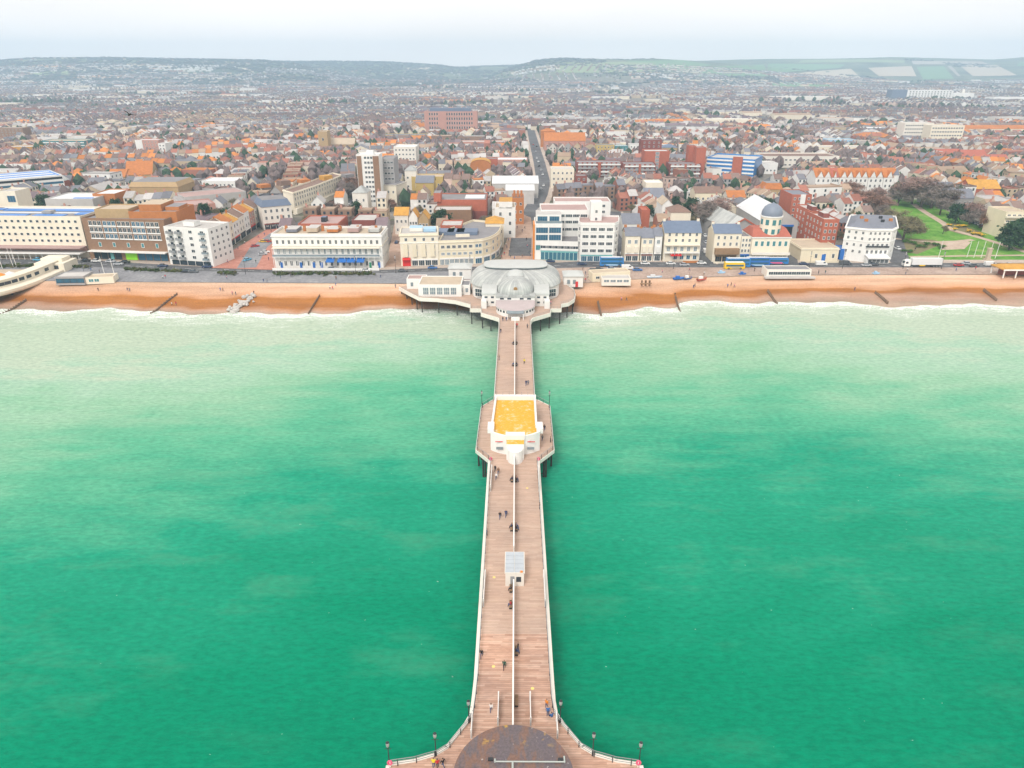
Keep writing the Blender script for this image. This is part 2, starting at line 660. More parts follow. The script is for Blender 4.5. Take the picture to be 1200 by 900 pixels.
def terrain_z(x, y):
    x, y = np.asarray(x, float), np.asarray(y, float)
    px = 605 + F0 * (x / np.maximum(y, 50)) / cos(PITCH)
    base = 4.9 + 14 * smooth((y - 2600) / 1800)
    hn = ridge_h(px, NEARTOP, 5000.0)
    hf = ridge_h(px, FARTOP, 6300.0)
    bump = 5 * np.sin(x * .004 + y * .003) * np.sin(y * .005 + 1.3) * smooth((y - 3600) / 800)
    a = np.maximum(hn - 19, 0) * smooth((y - 3500) / 1500)
    b = np.maximum(hf - 19, 0) * smooth((y - 4200) / 2100) ** 1.2
    a = a * (1 - .35 * smooth((y - 5000) / 1500))
    return base + np.maximum(a, b) + bump * .5


m = NT('town_ground')
g1 = m.noise(m.pos(), .05, 4, .65)
g2 = m.noise(m.pos(), .35, 3, .6)
g3 = m.noise(m.pos(), .0022, 4, .6)
tg = m.ramp(g1, [(.30, (.09, .105, .055)), (.45, (.20, .18, .15)), (.58, (.26, .235, .21)), (.72, (.15, .15, .09))])
tg = m.mix(1.0, tg, m.ramp(g2, [(.3, (.75, .75, .75)), (.7, (1.2, 1.2, 1.2))]), 'MULTIPLY')
hills = m.ramp(g3, [(.36, (.06, .085, .055)), (.46, (.10, .14, .075)), (.52, (.20, .21, .12)), (.56, (.075, .11, .065)), (.66, (.14, .17, .09))])
yy = m.n('SeparateXYZ')
m.l(m.pos(), yy.inputs[0])
hm = m.math('DIVIDE', m.math('SUBTRACT', yy.outputs[1], 3700.0), 500.0, clamp=True)
tg = m.mix(hm, tg, hills)
MATS['town_ground'] = m.out(tg, .95, 0, g2, .3, .3, spec=.1)
tt = np.concatenate([np.linspace(-2.2, -.95, 14), np.linspace(-.9, .9, 230), np.linspace(.95, 2.2, 14)])
dd = np.concatenate([np.linspace(0, 1, 4)[:-1] * 70, np.geomspace(70, 6850 - 290, 96)])
TA, DD = np.meshgrid(tt, dd)
# first row lies on the crest
xc = TA * 300
Y = crest_y(np.clip(xc, -900, 900)) - .3 + DD
X = TA * np.where(DD < 1, Y, Y)
X = np.clip(X, -7300, 7300)
Z = terrain_z(X, Y)
tag(put('ground', grid_mesh('ground', X, Y, Z, 'town_ground')), kind='structure')


# ---- roads, promenade, pavements, street surfaces
def surf(name, stops, scale=.4, rough=.9, grain=1.2):
    m = NT(name)
    a = m.noise(m.pos(), scale, 4, .65)
    b = m.noise(m.pos(), scale * 8, 2, .6)
    c = m.ramp(a, stops)
    c = m.mix(1.0, c, m.ramp(b, [(.3, (.88, .88, .88)), (.7, (grain, grain, grain))]), 'MULTIPLY')
    MATS[name] = m.out(c, rough, spec=.2)


surf('asphalt', [(.3, (.085, .085, .092)), (.5, (.12, .12, .128)), (.7, (.16, .16, .165))], .12)
surf('promenade_grey', [(.3, (.20, .20, .215)), (.55, (.25, .25, .265)), (.7, (.31, .31, .32))], .1)
surf('promenade_buff', [(.3, (.32, .235, .19)), (.55, (.40, .30, .25)), (.7, (.46, .36, .30))], .12)
surf('pavement_buff', [(.3, (.40, .33, .28)), (.55, (.47, .39, .33)), (.7, (.54, .46, .40))], .2)
surf('paving_pink', [(.3, (.40, .17, .125)), (.55, (.48, .22, .17)), (.7, (.52, .28, .22))], .3)
surf('paving_brown', [(.3, (.36, .24, .18)), (.55, (.43, .30, .23)), (.7, (.50, .37, .30))], .3)
surf('grass', [(.32, (.07, .19, .022)), (.46, (.10, .26, .03)), (.56, (.14, .30, .045)), (.68, (.22, .29, .085))], .09)
surf('earth', [(.3, (.13, .14, .06)), (.5, (.22, .19, .10)), (.7, (.16, .13, .09))], .3)
surf('path_stone', [(.3, (.40, .30, .23)), (.5, (.48, .37, .29)), (.7, (.55, .45, .37))], .3)
pm('white_line', (.72, .72, .70), .7, .2, .8)


def ribbon(name, L1, L2, z, mat, x0=-900, x1=900, kerb=0, step=6):
    """sheet between two lines given as y of x; kerb gives it a real edge"""
    b = MB()
    xs_ = sorted(set([x0, x1] + list(np.arange(x0, x1, step))))
    lo = [(x, line_y(L1, x), z) for x in xs_]
    hi = [(x, line_y(L2, x), z) for x in xs_]
    for i in range(len(xs_) - 1):
        b.quad(lo[i], lo[i + 1], hi[i + 1], hi[i], mat)
        if kerb:
            for e, s in ((lo, 1), (hi, -1)):
                p, q = e[i], e[i + 1]
                b.quad(*[(p[0], p[1], z - kerb), (q[0], q[1], z - kerb), q, p][::s], mat)
    return structure(name, b)


def off(L, dy):
    return [(x, y + dy) for x, y in L]


ribbon('promenade', CREST, ROAD_S, 5.04, 'promenade_grey', -900, 12, .3)
ribbon('promenade', CREST, ROAD_S, 5.04, 'promenade_buff', 12.02, 900, .3)
ribbon('seafront_road', off(ROAD_S, .02), off(ROAD_N, -.02), 4.93, 'asphalt')
ribbon('pavement', off(ROAD_N, 0), off(BLINE, 8), 5.05, 'pavement_buff', -900, 900, .13)
mid = [(x, (line_y(ROAD_S, x) + line_y(ROAD_N, x)) / 2) for x in np.arange(-600, 601, 6.0)]
b = MB()
for i in range(0, len(mid) - 1):
    (x0, y0), (x1, y1) = mid[i], mid[i + 1]
    b.quad((x0, y0 - .1, 4.94), (x0 + 3, y0 - .1 + (y1 - y0) / 2, 4.94), (x0 + 3, y0 + .1 + (y1 - y0) / 2, 4.94), (x0, y0 + .1, 4.94), 'white_line')
structure('lane_markings', b)


def strip_mesh(b, pts, w, z, mat):
    n = len(pts)
    L, R = [], []
    for i in range(n):
        a, c = pts[max(i - 1, 0)], pts[min(i + 1, n - 1)]
        k = hypot(c[0] - a[0], c[1] - a[1]) + 1e-9
        nx, ny = -(c[1] - a[1]) / k, (c[0] - a[0]) / k
        ww = (w[i] if isinstance(w, (list, tuple)) else w) / 2
        L.append((pts[i][0] + nx * ww, pts[i][1] + ny * ww, z))
        R.append((pts[i][0] - nx * ww, pts[i][1] - ny * ww, z))
    for i in range(n - 1):
        b.quad(R[i], R[i + 1], L[i + 1], L[i], mat)


def street(name, pxs, w, mat='asphalt', z=4.98, pave=0, occ=True, pmat='pavement_buff'):
    pts = W(pxs)
    if pave:
        b = MB()
        strip_mesh(b, pts, w + pave * 2, z - .03, pmat)
        structure('pavement', b)
    b = MB()
    strip_mesh(b, pts, w, z, mat)
    if occ:
        occ_line(pts, w + pave * 2 + 2)
    return structure(name, b)


def area(name, pxs, z, mat, occ=True):
    pts = W(pxs)
    if sum(a[0] * c[1] - c[0] * a[1] for a, c in zip(pts, pts[1:] + pts[:1])) < 0:
        pts = pts[::-1]
    b = MB()
    b.add([(x, y, z) for x, y in pts], [tuple(range(len(pts)))], mat)
    if occ:
        occ_poly(pts, 2)
    return structure(name, b)


# everything seaward of the building line is taken
occ_poly([(-990, 250)] + [(x, line_y(BLINE, x) + 2) for x in range(-990, 991, 20)] + [(990, 250)])

area('paved_street', [(586, 312), (630, 306), (626, 280), (622, 255), (610, 250), (603, 262), (590, 290)], 5.065, 'paving_brown')
street('street', [(609, 300), (611, 279)], 11, 'asphalt', 5.075)
street('long_street', [(618, 258), (633, 228), (637, 214), (632, 190), (627, 172), (622, 152), (619, 135), (616, 122)], 11, 'asphalt', 5.0, 3.5)
area('paved_square', [(245, 314), (325, 316.5), (324, 288), (345, 268), (322, 262), (300, 277), (262, 300)], 5.07, 'paving_pink')
street('street', [(289, 314), (303, 290), (325, 274), (352, 262), (398, 247)], 8.5, 'promenade_grey', 5.085, 0)
street('street', [(463, 313), (468, 285), (472, 258), (474, 243)], 9, 'paving_brown', 5.066)
street('street', [(726, 306), (724, 285), (722, 266), (719, 248)], 9, 'asphalt', 5.07, 1.5)
street('street', [(826, 309), (824, 285), (822, 266)], 10, 'asphalt', 5.066, 1)
area('yard', [(921, 309), (935, 309), (932, 283), (962, 281), (935, 256), (905, 258), (918, 285)], 5.075, 'asphalt')
street('street', [(1056, 309), (1050, 292), (1046, 276), (1030, 255), (1002, 232), (985, 215)], 9, 'asphalt', 5.07, 2)
street('street', [(410, 243), (430, 226), (442, 214), (455, 206)], 14, 'asphalt', 5.0)
street('street', [(690, 243), (760, 240), (815, 236)], 8, 'asphalt', 5.0)
street('street', [(640, 183), (680, 181), (760, 180), (826, 180)], 12, 'asphalt', 5.0)
street('street', [(880, 225), (915, 205), (940, 192), (960, 180)], 10, 'asphalt', 5.0)

area('lawn', [(1030, 234), (1082, 234), (1128, 256), (1240, 290), (1240, 304.5), (1064, 304.5), (1054, 276)], 5.055, 'grass')
area('flower_bed', [(1102, 262), (1124, 262), (1150, 272), (1152, 279), (1128, 275), (1110, 270)], 5.062, 'earth')
area('flower_bed', [(1056, 279), (1092, 281), (1110, 285), (1092, 291), (1075, 298), (1060, 295)], 5.062, 'earth')
area('rock_garden', [(1100, 285), (1128, 281), (1138, 284), (1130, 292), (1104, 293)], 5.064, 'path_stone')
street('path', [(1070, 239), (1083, 248), (1106, 262), (1114, 269), (1136, 275), (1160, 282), (1210, 298)], 4, 'path_stone', 5.07)
street('path', [(1036, 278), (1060, 281), (1092, 284), (1122, 283), (1140, 281)], 3.5, 'path_stone', 5.074)
street('path', [(1066, 301), (1130, 300), (1220, 299)], 2.5, 'path_stone', 5.074)


# ---- farmland on the downs, each field draped on the slope
def hit(px, py):
    d = _F + _R * (px - CX) / F0 - _U * (py - CY) / F0
    d = d / np.linalg.norm(d)
    ts = np.arange(2500.0, 6800.0, 5.0)
    q = CAM[None] + d[None] * ts[:, None]
    k = np.nonzero(q[:, 2] < terrain_z(q[:, 0], q[:, 1]))[0]
    return (float(q[k[0], 0]), float(q[k[0], 1])) if len(k) else None


pm('stubble', (.52, .44, .33), .95, .12, .01, spec=.1)
pm('winter_wheat', (.15, .28, .13), .95, .12, .01, spec=.1)
pm('pasture', (.26, .33, .16), .95, .15, .01, spec=.1)
pm('ploughed', (.42, .37, .31), .95, .15, .01, spec=.1)


def field(pxs, mat):
    b = MB()
    # sample the outline, fan into a fine draped grid between the two long edges
    n = len(pxs) // 2
    top, bot = pxs[:n], pxs[n:][::-1]
    R_, C_ = 7, 15
    rows = []
    for r in range(R_):
        row = []
        for c in range(C_):
            t = c / (C_ - 1) * (n - 1)
            i = min(int(t), n - 2)
            k = t - i
            a = (lerp(top[i][0], top[i + 1][0], k), lerp(top[i][1], top[i + 1][1], k))
            e = (lerp(bot[i][0], bot[i + 1][0], k), lerp(bot[i][1], bot[i + 1][1], k))
            row.append(hit(lerp(a[0], e[0], r / (R_ - 1)), lerp(a[1], e[1], r / (R_ - 1))))
        rows.append(row)
    for r in range(R_ - 1):
        for c in range(C_ - 1):
            q = [rows[r][c], rows[r][c + 1], rows[r + 1][c + 1], rows[r + 1][c]]
            if None in q:
                continue
            if max(p[1] for p in q) - min(p[1] for p in q) > 900:
                continue
            b.add([(x, y, float(terrain_z(x, y)) + 3) for x, y in q], [(3, 2, 1, 0)], mat)
    if b.f:
        structure('field', b, True)


field([(914, 89), (955, 84), (997, 81), (1012, 95), (960, 97), (918, 96)], 'stubble')
field([(1017, 80), (1068, 78), (1074, 90), (1030, 90)], 'stubble')
field([(1124, 77), (1168, 77), (1192, 89), (1140, 90)], 'stubble')
field([(1110, 78), (1115, 78), (1126, 90), (1122, 90)], 'ploughed')
field([(800, 92), (830, 92), (905, 94), (905, 98), (840, 98), (802, 95)], 'stubble')
field([(1074, 79), (1106, 78), (1118, 93), (1082, 94)], 'winter_wheat')
field([(900, 75), (990, 76), (985, 80), (900, 87)], 'winter_wheat')
field([(830, 79), (895, 76), (900, 90), (815, 91)], 'winter_wheat')
field([(660, 74), (730, 73), (790, 75), (790, 83), (730, 86), (650, 86)], 'pasture')
field([(732, 72), (800, 71), (835, 77), (800, 84)], 'winter_wheat')
field([(475, 80), (505, 79.5), (500, 82), (478, 82)], 'stubble')
field([(1068, 72), (1150, 72.5), (1160, 76), (1070, 76)], 'ploughed')
field([(940, 71), (1010, 70), (1060, 71), (1060, 74), (1010, 73.5), (935, 74)], 'pasture')
field([(10, 86), (80, 84), (80, 88), (10, 89)], 'pasture')
field([(905, 98), (1000, 96), (1020, 102), (905, 103)], 'winter_wheat')
field([(1196, 73), (1240, 70), (1240, 78), (1190, 78)], 'winter_wheat')
# ================================================================== PIER
DZ = 6.0
m = NT('pier_planks')
g = m.n('NewGeometry')
sp = m.n('SeparateXYZ')
m.l(g.outputs['Position'], sp.inputs[0])
row = m.math('FLOOR', m.math('MULTIPLY', sp.outputs[1], 1 / .36))
cell = m.math('FLOOR', m.math('MULTIPLY', m.math('ADD', sp.outputs[0], m.math('MULTIPLY', row, 1.7)), 1 / 3.6))
wn_ = m.n('TexWhiteNoise', noise_dimensions='2D')
cb = m.n('CombineXYZ')
m.l(row, cb.inputs[0])
m.l(cell, cb.inputs[1])
m.l(cb.outputs[0], wn_.inputs['Vector'])
fr = m.math('FRACT', m.math('MULTIPLY', sp.outputs[1], 1 / .36))
gap = m.math('LESS_THAN', fr, .13)
big = m.noise(m.pos(), .12, 3, .6)
fine = m.noise(m.pos(.6, 2, 1), 1.4, 3, .6)
c = m.ramp(wn_.outputs[0], [(0, (.47, .29, .215)), (.5, (.55, .355, .27)), (1, (.62, .43, .335))])
c = m.mix(1.0, c, m.ramp(big, [(.3, (.80, .80, .82)), (.7, (1.14, 1.10, 1.06))]), 'MULTIPLY')
c = m.mix(1.0, c, m.ramp(fine, [(.3, (.86, .86, .86)), (.7, (1.1, 1.1, 1.1))]), 'MULTIPLY')
old = m.math('GREATER_THAN', sp.outputs[1], 86.8)
c = m.mix(m.math('MULTIPLY', old, .45), c, (.52, .42, .345))
c = m.mix(m.math('MULTIPLY', gap, .45), c, (.10, .07, .05))
MATS['pier_planks'] = m.out(c, .85, spec=.2)

m = NT('lichen_roof')
a = m.noise(m.pos(), .45, 5, .7)
a2 = m.noise(m.pos(), 2.5, 3, .7)
c = m.ramp(a, [(.30, (.76, .70, .60)), (.37, (.72, .50, .22)), (.44, (.70, .40, .06)), (.54, (.72, .36, .02)), (.61, (.70, .42, .10)), (.67, (.74, .56, .32)), (.74, (.80, .76, .70))])
c = m.mix(1.0, c, m.ramp(a2, [(.3, (.85, .85, .85)), (.7, (1.12, 1.12, 1.12))]), 'MULTIPLY')
MATS['lichen_roof'] = m.out(c, .9)

m = NT('stained_roof')
a = m.noise(m.pos(1, .35, 1), .42, 4, .65)
a2 = m.noise(m.pos(), 3.2, 4, .7)
a3 = m.noise(m.pos(), .62, 2, .5)
c = m.ramp(a, [(.34, (.115, .095, .11)), (.48, (.125, .10, .105)), (.56, (.19, .105, .075)), (.62, (.15, .105, .10)), (.70, (.09, .08, .095))])
c = m.mix(1.0, c, m.ramp(a2, [(.28, (.72, .72, .72)), (.7, (1.3, 1.3, 1.3))]), 'MULTIPLY')
spx = m.n('SeparateXYZ')
m.l(m.pos(), spx.inputs[0])
lich = m.math('MULTIPLY', m.ramp(a3, [(.60, (0, 0, 0)), (.66, (1, 1, 1))]), m.ramp(m.math('MULTIPLY_ADD', spx.outputs[1], .1, -6.0), [(.28, (0, 0, 0)), (.45, (1, 1, 1))]))
lich = m.math('MULTIPLY', lich, m.ramp(a2, [(.4, (0, 0, 0)), (.55, (1, 1, 1))]))
c = m.mix(m.math('MULTIPLY', lich, .8), c, (.55, .33, .04))
spots = m.ramp(m.noise(m.pos(), 2.1, 1, .5), [(.74, (0, 0, 0)), (.78, (1, 1, 1))])
c = m.mix(m.math('MULTIPLY', spots, .6), c, (.5, .47, .45))
MATS['stained_roof'] = m.out(c, .75, 0, a2, .4, .05)

HW = 5.35


def rail_line(side):
    """deck edge from the shore pavilion to the seaward flare"""
    if side < 0:
        f = [(559.2, 797), (556.5, 822), (554.2, 838), (547.5, 849.5), (525, 877.5), (511, 886), (485, 893.5), (457, 897.5)]
    else:
        f = [(645.2, 797), (647, 822), (649.6, 837), (658, 849.5), (681, 877), (696, 886), (722, 893.5), (749, 897.5)]
    return [P(a, b_, DZ) for a, b_ in f]


wingL = [P(a, b_, DZ) for a, b_ in ((577.5, 469), (564.4, 477), (558, 527.5), (573.6, 540))]
wingR = [P(a, b_, DZ) for a, b_ in ((630, 469), (644.2, 476), (649, 527.5), (632.2, 540))]
FL, FR = rail_line(-1), rail_line(1)
left_edge = [(-HW, 238.6), (-HW, wingL[0][1] + .1)] + wingL + [(-HW, wingL[3][1] - .4)] + FL + [(FL[-1][0], 34)]
right_edge = [(HW + .2, 238.6), (HW + .2, wingR[0][1] + .1)] + wingR + [(HW + .1, wingR[3][1] - .4)] + FR + [(FR[-1][0], 34)]

pier = thing('pier_deck', 'long plank pier deck running from the domed pavilion out over the green sea', 'pier', (0, 150, 0))


def loc(pts, o):
    return [(x - o[0], y - o[1]) for x, y in pts]


po = (0, 150)
le, re_ = loc(left_edge, po), loc(right_edge, po)
b = MB()
ysamp = sorted(set([p[1] for p in le] + [p[1] for p in re_]), reverse=True)


def edge_x(E_, y):
    for (x0, y0), (x1, y1) in zip(E_[:-1], E_[1:]):
        if (y0 >= y >= y1) and y0 != y1:
            return x0 + (x1 - x0) * (y0 - y) / (y0 - y1)
    return E_[-1][0]


for y0, y1 in zip(ysamp[:-1], ysamp[1:]):
    if y0 - y1 < 1e-4:
        continue
    e = 1e-5
    q = [(edge_x(le, y1 + e), y1), (edge_x(re_, y1 + e), y1), (edge_x(re_, y0 - e), y0), (edge_x(le, y0 - e), y0)]
    for z, s in ((DZ, 1), (DZ - .5, -1)):
        b.quad(*[(x, y, z) for x, y in q][::s], 'pier_planks')
b.build('planks', pier)
for E_, s in ((le, 1), (re_, -1)):
    b = MB()
    for (x0, y0), (x1, y1) in zip(E_[:-1], E_[1:]):
        L = hypot(x1 - x0, y1 - y0)
        nx, ny = (y1 - y0) / L * s, -(x1 - x0) / L * s
        k = .5 if y1 < -68 else .17
        b.prism([(x0, y0), (x1, y1), (x1 + nx * k, y1 + ny * k), (x0 + nx * k, y0 + ny * k)], DZ - .75, DZ + .12, 'warm_white')
    b.build('edge_fascia', pier)
pile = MB()
pile.tube((0, 0, -4), (0, 0, DZ - .5), .22, 'pile_wood', 7)
pile_me = pile.mesh('pile')
for y in np.arange(232, 48, -8.0):
    xl, xr = edge_x(le, y - 150), edge_x(re_, y - 150)
    for x in ((xl + .8, 0, xr - .8) if xr - xl > 12 else (xl + .8, xr - .8)):
        put('pile', pile_me, pier, (x, y - 150, 0))
for wing in (wingL, wingR):                     # extra piles and dark beams added to deepen the shade under the bays
    for y in np.arange(144, 172, 5.0):
        xe = edge_x(le if wing is wingL else re_, y - 150)
        put('pile', pile_me, pier, (xe * .96, y - 150, 0))
for s, E_ in ((-1, le), (1, re_)):
    b = MB()
    for y in np.arange(143, 173, 3.0):
        xe = edge_x(E_, y - 150)
        b.box(min(s * 5, xe * .97), max(s * 5, xe * .97), y - 150.15, y - 149.85, 4.3, 5.48, 'pile_wood')
    b.box(min(s * 5.2, s * 5.6), max(s * 5.2, s * 5.6), -9, 23, 3.9, 5.48, 'pile_wood')
    b.build('joists', pier)
for y in np.arange(232, 48, -8.0):
    b = MB()
    xl, xr = edge_x(le, y - 150), edge_x(re_, y - 150)
    b.tube((xl + .8, y - 150, .8), (xr - .8, y - 150, 5.2), .09, 'dark_metal', 5)
    b.tube((xr - .8, y - 150, .8), (xl + .8, y - 150, 5.2), .09, 'dark_metal', 5)
    b.box(xl + .2, xr - .2, y - 150.2, y - 149.8, 5.05, 5.5, 'pile_wood')
    b.build('cross_bracing', pier)

# ---- railings
post = MB()
post.box(-.05, .05, -.05, .05, 0, 1.22, 'dark_metal')
post_me = post.mesh('post')


def railing(label, pts, step=2.4, inset=.05):
    o = thing('railing', label, 'railing', (pts[0][0], pts[0][1], DZ), group='railings along the pier deck')
    b = MB()
    carry = 0
    for (x0, y0), (x1, y1) in zip(pts[:-1], pts[1:]):
        p, q = (x0 - pts[0][0], y0 - pts[0][1]), (x1 - pts[0][0], y1 - pts[0][1])
        for z, r in ((1.2, .05), (.85, .025), (.5, .025)):
            b.tube((*p, z), (*q, z), r, 'grey_metal' if z > 1 else 'dark_metal', 5)
        L = hypot(x1 - x0, y1 - y0)
        t = carry
        while t < L:
            put('post', post_me, o, (lerp(p[0], q[0], t / L), lerp(p[1], q[1], t / L), 0))
            t += step
        carry = t - L
    b.build('rails', o)
    return o


def toward(pts, s):
    return [(x + s * .12, y) for x, y in pts]


railing('slim grey railing on the west edge between domed pavilion and yellow-roofed arcade', toward([left_edge[0], left_edge[1]], 1))
railing('slim grey railing on the east edge between domed pavilion and yellow-roofed arcade', toward([right_edge[0], right_edge[1]], -1))
railing('bent railing round the west deck bay beside the yellow-roofed arcade', toward(wingL, 1))
railing('bent railing round the east deck bay beside the yellow-roofed arcade', toward(wingR, -1))
railing('long west railing from the yellow-roofed arcade down to the flared pier end', toward([left_edge[6], FL[0]], 1))
railing('long east railing from the yellow-roofed arcade down to the flared pier end', toward([right_edge[6], FR[0]], -1))
railing('curved railing sweeping out to the west at the flared pier end', [(x + .1, y - .12) for x, y in FL])
railing('curved railing sweeping out to the east at the flared pier end', [(x - .1, y - .12) for x, y in FR])

# ---- central windbreak
sp_me = {}


def screen(label, x, y0, y1, h=2.3, group='windbreaks on the pier'):
    o = thing('windbreak_screen', label, 'windbreak', (x, y0, DZ), group=group)
    L = y1 - y0
    w_ = .11 if h > 2 else .05
    b = MB()
    b.box(-w_, w_, 0, L, h - .1, h, 'white_paint')
    b.build('top_rail', o)
    b = MB()
    b.box(-.05, .05, 0, L, .06, .95, 'white_paint')
    b.build('lower_panel', o)
    b = MB()
    b.box(-.02, .02, 0, L, .95, h - .1, 'glass_pale')
    b.build('glazing', o)
    n = max(2, int(L / 4.5) + 1)
    if 'p' not in sp_me:
        q = MB()
        q.box(-.1, .1, -.09, .09, 0, 1, 'white_paint')
        sp_me['p'] = q.mesh('post')
    for i in range(n):
        pp = put('post', sp_me['p'], o, (0, lerp(.09, L - .09, i / (n - 1)), 0))
        pp.scale = (1, 1, h - .1)
    return o


screen('white glazed windbreak down the middle of the deck between domed pavilion and arcade', .15, 171.5, 236.5)
screen('white glazed windbreak between the yellow-roofed arcade and the grey-roofed kiosk', .15, 106.4, 139.6)
screen('white glazed windbreak between the grey-roofed kiosk and the round brown roof', .15, 67.6, 97.2)
for lb, x, a, e in (('short white screen west of the central windbreak, pointing at the round brown roof', 583.5, 851, 820),
                    ('short white screen east of the central windbreak, pointing at the round brown roof', 621.8, 851, 820),
                    ('short white screen by the west curved railing beside the round brown roof', 552.3, 866, 844),
                    ('short white screen by the east curved railing beside the round brown roof', 653.2, 866, 844),
                    ('short white screen along the west railing just past the kiosk', 566.6, 711, 676),
                    ('short white screen along the east railing just past the kiosk', 638.8, 711, 676),
                    ('short white screen along the west railing just south of the arcade', 575.0, 576, 552),
                    ('short white screen along the east railing just south of the arcade', 631.6, 576, 552)):
    p, q = P(x, a, DZ), P(x, e, DZ)
    s_ = screen(lb, p[0], p[1], q[1], 1.7, 'short windbreaks on the pier')

# ---- benches
bench_me = {}


def bench(label, x, y, side, rz=0, dz=DZ, length=1.9):
    o = thing('bench', label, 'bench', (x, y, dz), rz, 'benches on the pier and promenade')
    if not bench_me:
        b = MB()
        for k in range(3):
            b.box(.08 + k * .15, .2 + k * .15, -.95, .95, .42, .46, 'timber')
        bench_me['seat'] = b.mesh('seat')
        b = MB()
        for k in range(3):
            b.box(.0, .04, -.95, .95, .52 + k * .14, .63 + k * .14, 'timber')
        bench_me['backrest'] = b.mesh('backrest')
        b = MB()
        b.box(0, .5, -.03, .03, .0, .42, 'dark_metal')
        b.box(-.02, .02, -.03, .03, .42, .95, 'dark_metal')
        bench_me['leg'] = b.mesh('leg')
    k = put('seat', bench_me['seat'], o)
    k2 = put('backrest', bench_me['backrest'], o)
    for yy_ in (-.8, .8):
        put('leg', bench_me['leg'], o, (0, yy_, 0))
    if side < 0:
        o.rotation_euler = (0, 0, rz + PI)
    return o


BENCHES = []
for lb, py, sd_ in (('dark bench on the west of the windbreak nearest the domed pavilion', 403, -1), ('dark bench on the east of the windbreak nearest the domed pavilion', 403, 1),
                    ('bench on the west of the windbreak just north of the arcade', 428, -1), ('bench on the east of the windbreak just north of the arcade', 428, 1),
                    ('bench on the west of the windbreak just south of the arcade porch', 563, -1), ('bench on the east of the windbreak just south of the arcade porch', 563, 1),
                    ('bench on the west of the windbreak halfway from arcade to kiosk', 620, -1), ('bench on the east of the windbreak halfway from arcade to kiosk', 620, 1),
                    ('bench on the west of the windbreak just seaward of the kiosk', 691, -1), ('red-backed bench on the west of the windbreak between kiosk and pier end', 710, -1),
                    ('bench on the east of the windbreak where a person in dark coat rests', 764, 1), ('empty long dark bench east of the windbreak nearest the round roof', 823, 1)):
    x, y = P(602, py, DZ)
    BENCHES.append(bench(lb, .15 + sd_ * .22, y, sd_))

# ---- lamps, lifebuoys, deck plates
lamp_parts = {}


def pier_lamp(label, px, py, h=4.2, z=DZ, group='lamp posts round the pier end', xy=None):
    x, y = xy or P(px, py, z)
    o = thing('lamp_post', label, 'street lamp', (x, y, z), group=group)
    if not lamp_parts:
        b = MB()
        b.tube((0, 0, 0), (0, 0, .9), .13, 'dark_metal', 8, .1)
        b.tube((0, 0, .9), (0, 0, 3.3), .075, 'dark_metal', 8, .06)
        b.box(-.45, .45, -.025, .025, 2.95, 3.0, 'dark_metal')
        lamp_parts['post'] = b.mesh('post')
        b = MB()
        rings = [[(r * cos(t), r * sin(t), z_) for t in np.arange(10) * PI / 5] for r, z_ in ((.1, 3.3), (.18, 3.4), (.23, 3.7), (.2, 3.95), (.1, 4.15))]
        b.loft(rings, 'lamp_glass', cap0=True, cap1=True)
        lamp_parts['lantern'] = b.mesh('lantern', True)
        b = MB()
        b.tube((0, 0, 4.08), (0, 0, 4.25), .24, 'dark_metal', 8, .05)
        lamp_parts['finial'] = b.mesh('finial')
    for k in ('post', 'lantern', 'finial'):
        put(k, lamp_parts[k], o)
    if h != 4.2:
        o.scale = (1, 1, h / 4.2)
    return o


pm('lamp_glass', (.36, .36, .35), .3, .05, 3)
for lb, px_, py_ in (('black lamp post with pale globe at the west tip of the flared pier end', 456.5, 896.5), ('black lamp post with pale globe midway along the west curved railing', 511, 885.6),
                     ('black lamp post with pale globe where the west railing starts to curve', 549.6, 847), ('black lamp post with pale globe where the east railing starts to curve', 656.3, 847),
                     ('black lamp post with pale globe midway along the east curved railing', 694.4, 885.4), ('black lamp post with pale globe at the east tip of the flared pier end', 748.6, 896.5)):
    pier_lamp(lb, px_, py_)
for lb, px_, py_ in (('thin lamp post at the north-west corner of the arcade deck bay', 564.8, 478), ('thin lamp post at the north-east corner of the arcade deck bay', 643.6, 478)):
    pier_lamp(lb, px_, py_, 5.0, group='lamp posts at the arcade')


def lifebuoy(label, px_, py_):
    x, y = P(px_, py_, DZ)
    o = thing('lifebuoy_stand', label, 'lifebuoy', (x, y, DZ), group='lifebuoys on the pier')
    b = MB()
    b.box(-.06, .06, -.05, .05, 0, 1.5, 'white_paint')
    b.build('post', o)
    b = MB()
    n = 14
    rings = []
    for i in range(n + 1):
        t = i * 2 * PI / n
        rings.append([((.38 + .12 * cos(u)) * cos(t), -.14 + .12 * sin(u), 1.15 + (.42 + .12 * cos(u)) * sin(t)) for u in np.arange(7) * 2 * PI / 7])
    b.loft(rings, 'pink_paint')
    b.build('ring', o, smooth=True)
    b = MB()
    b.box(-.3, .3, -.02, .03, .75, 1.55, 'pink_paint')
    b.build('back_board', o)
    o.scale = (.75, .75, .8)


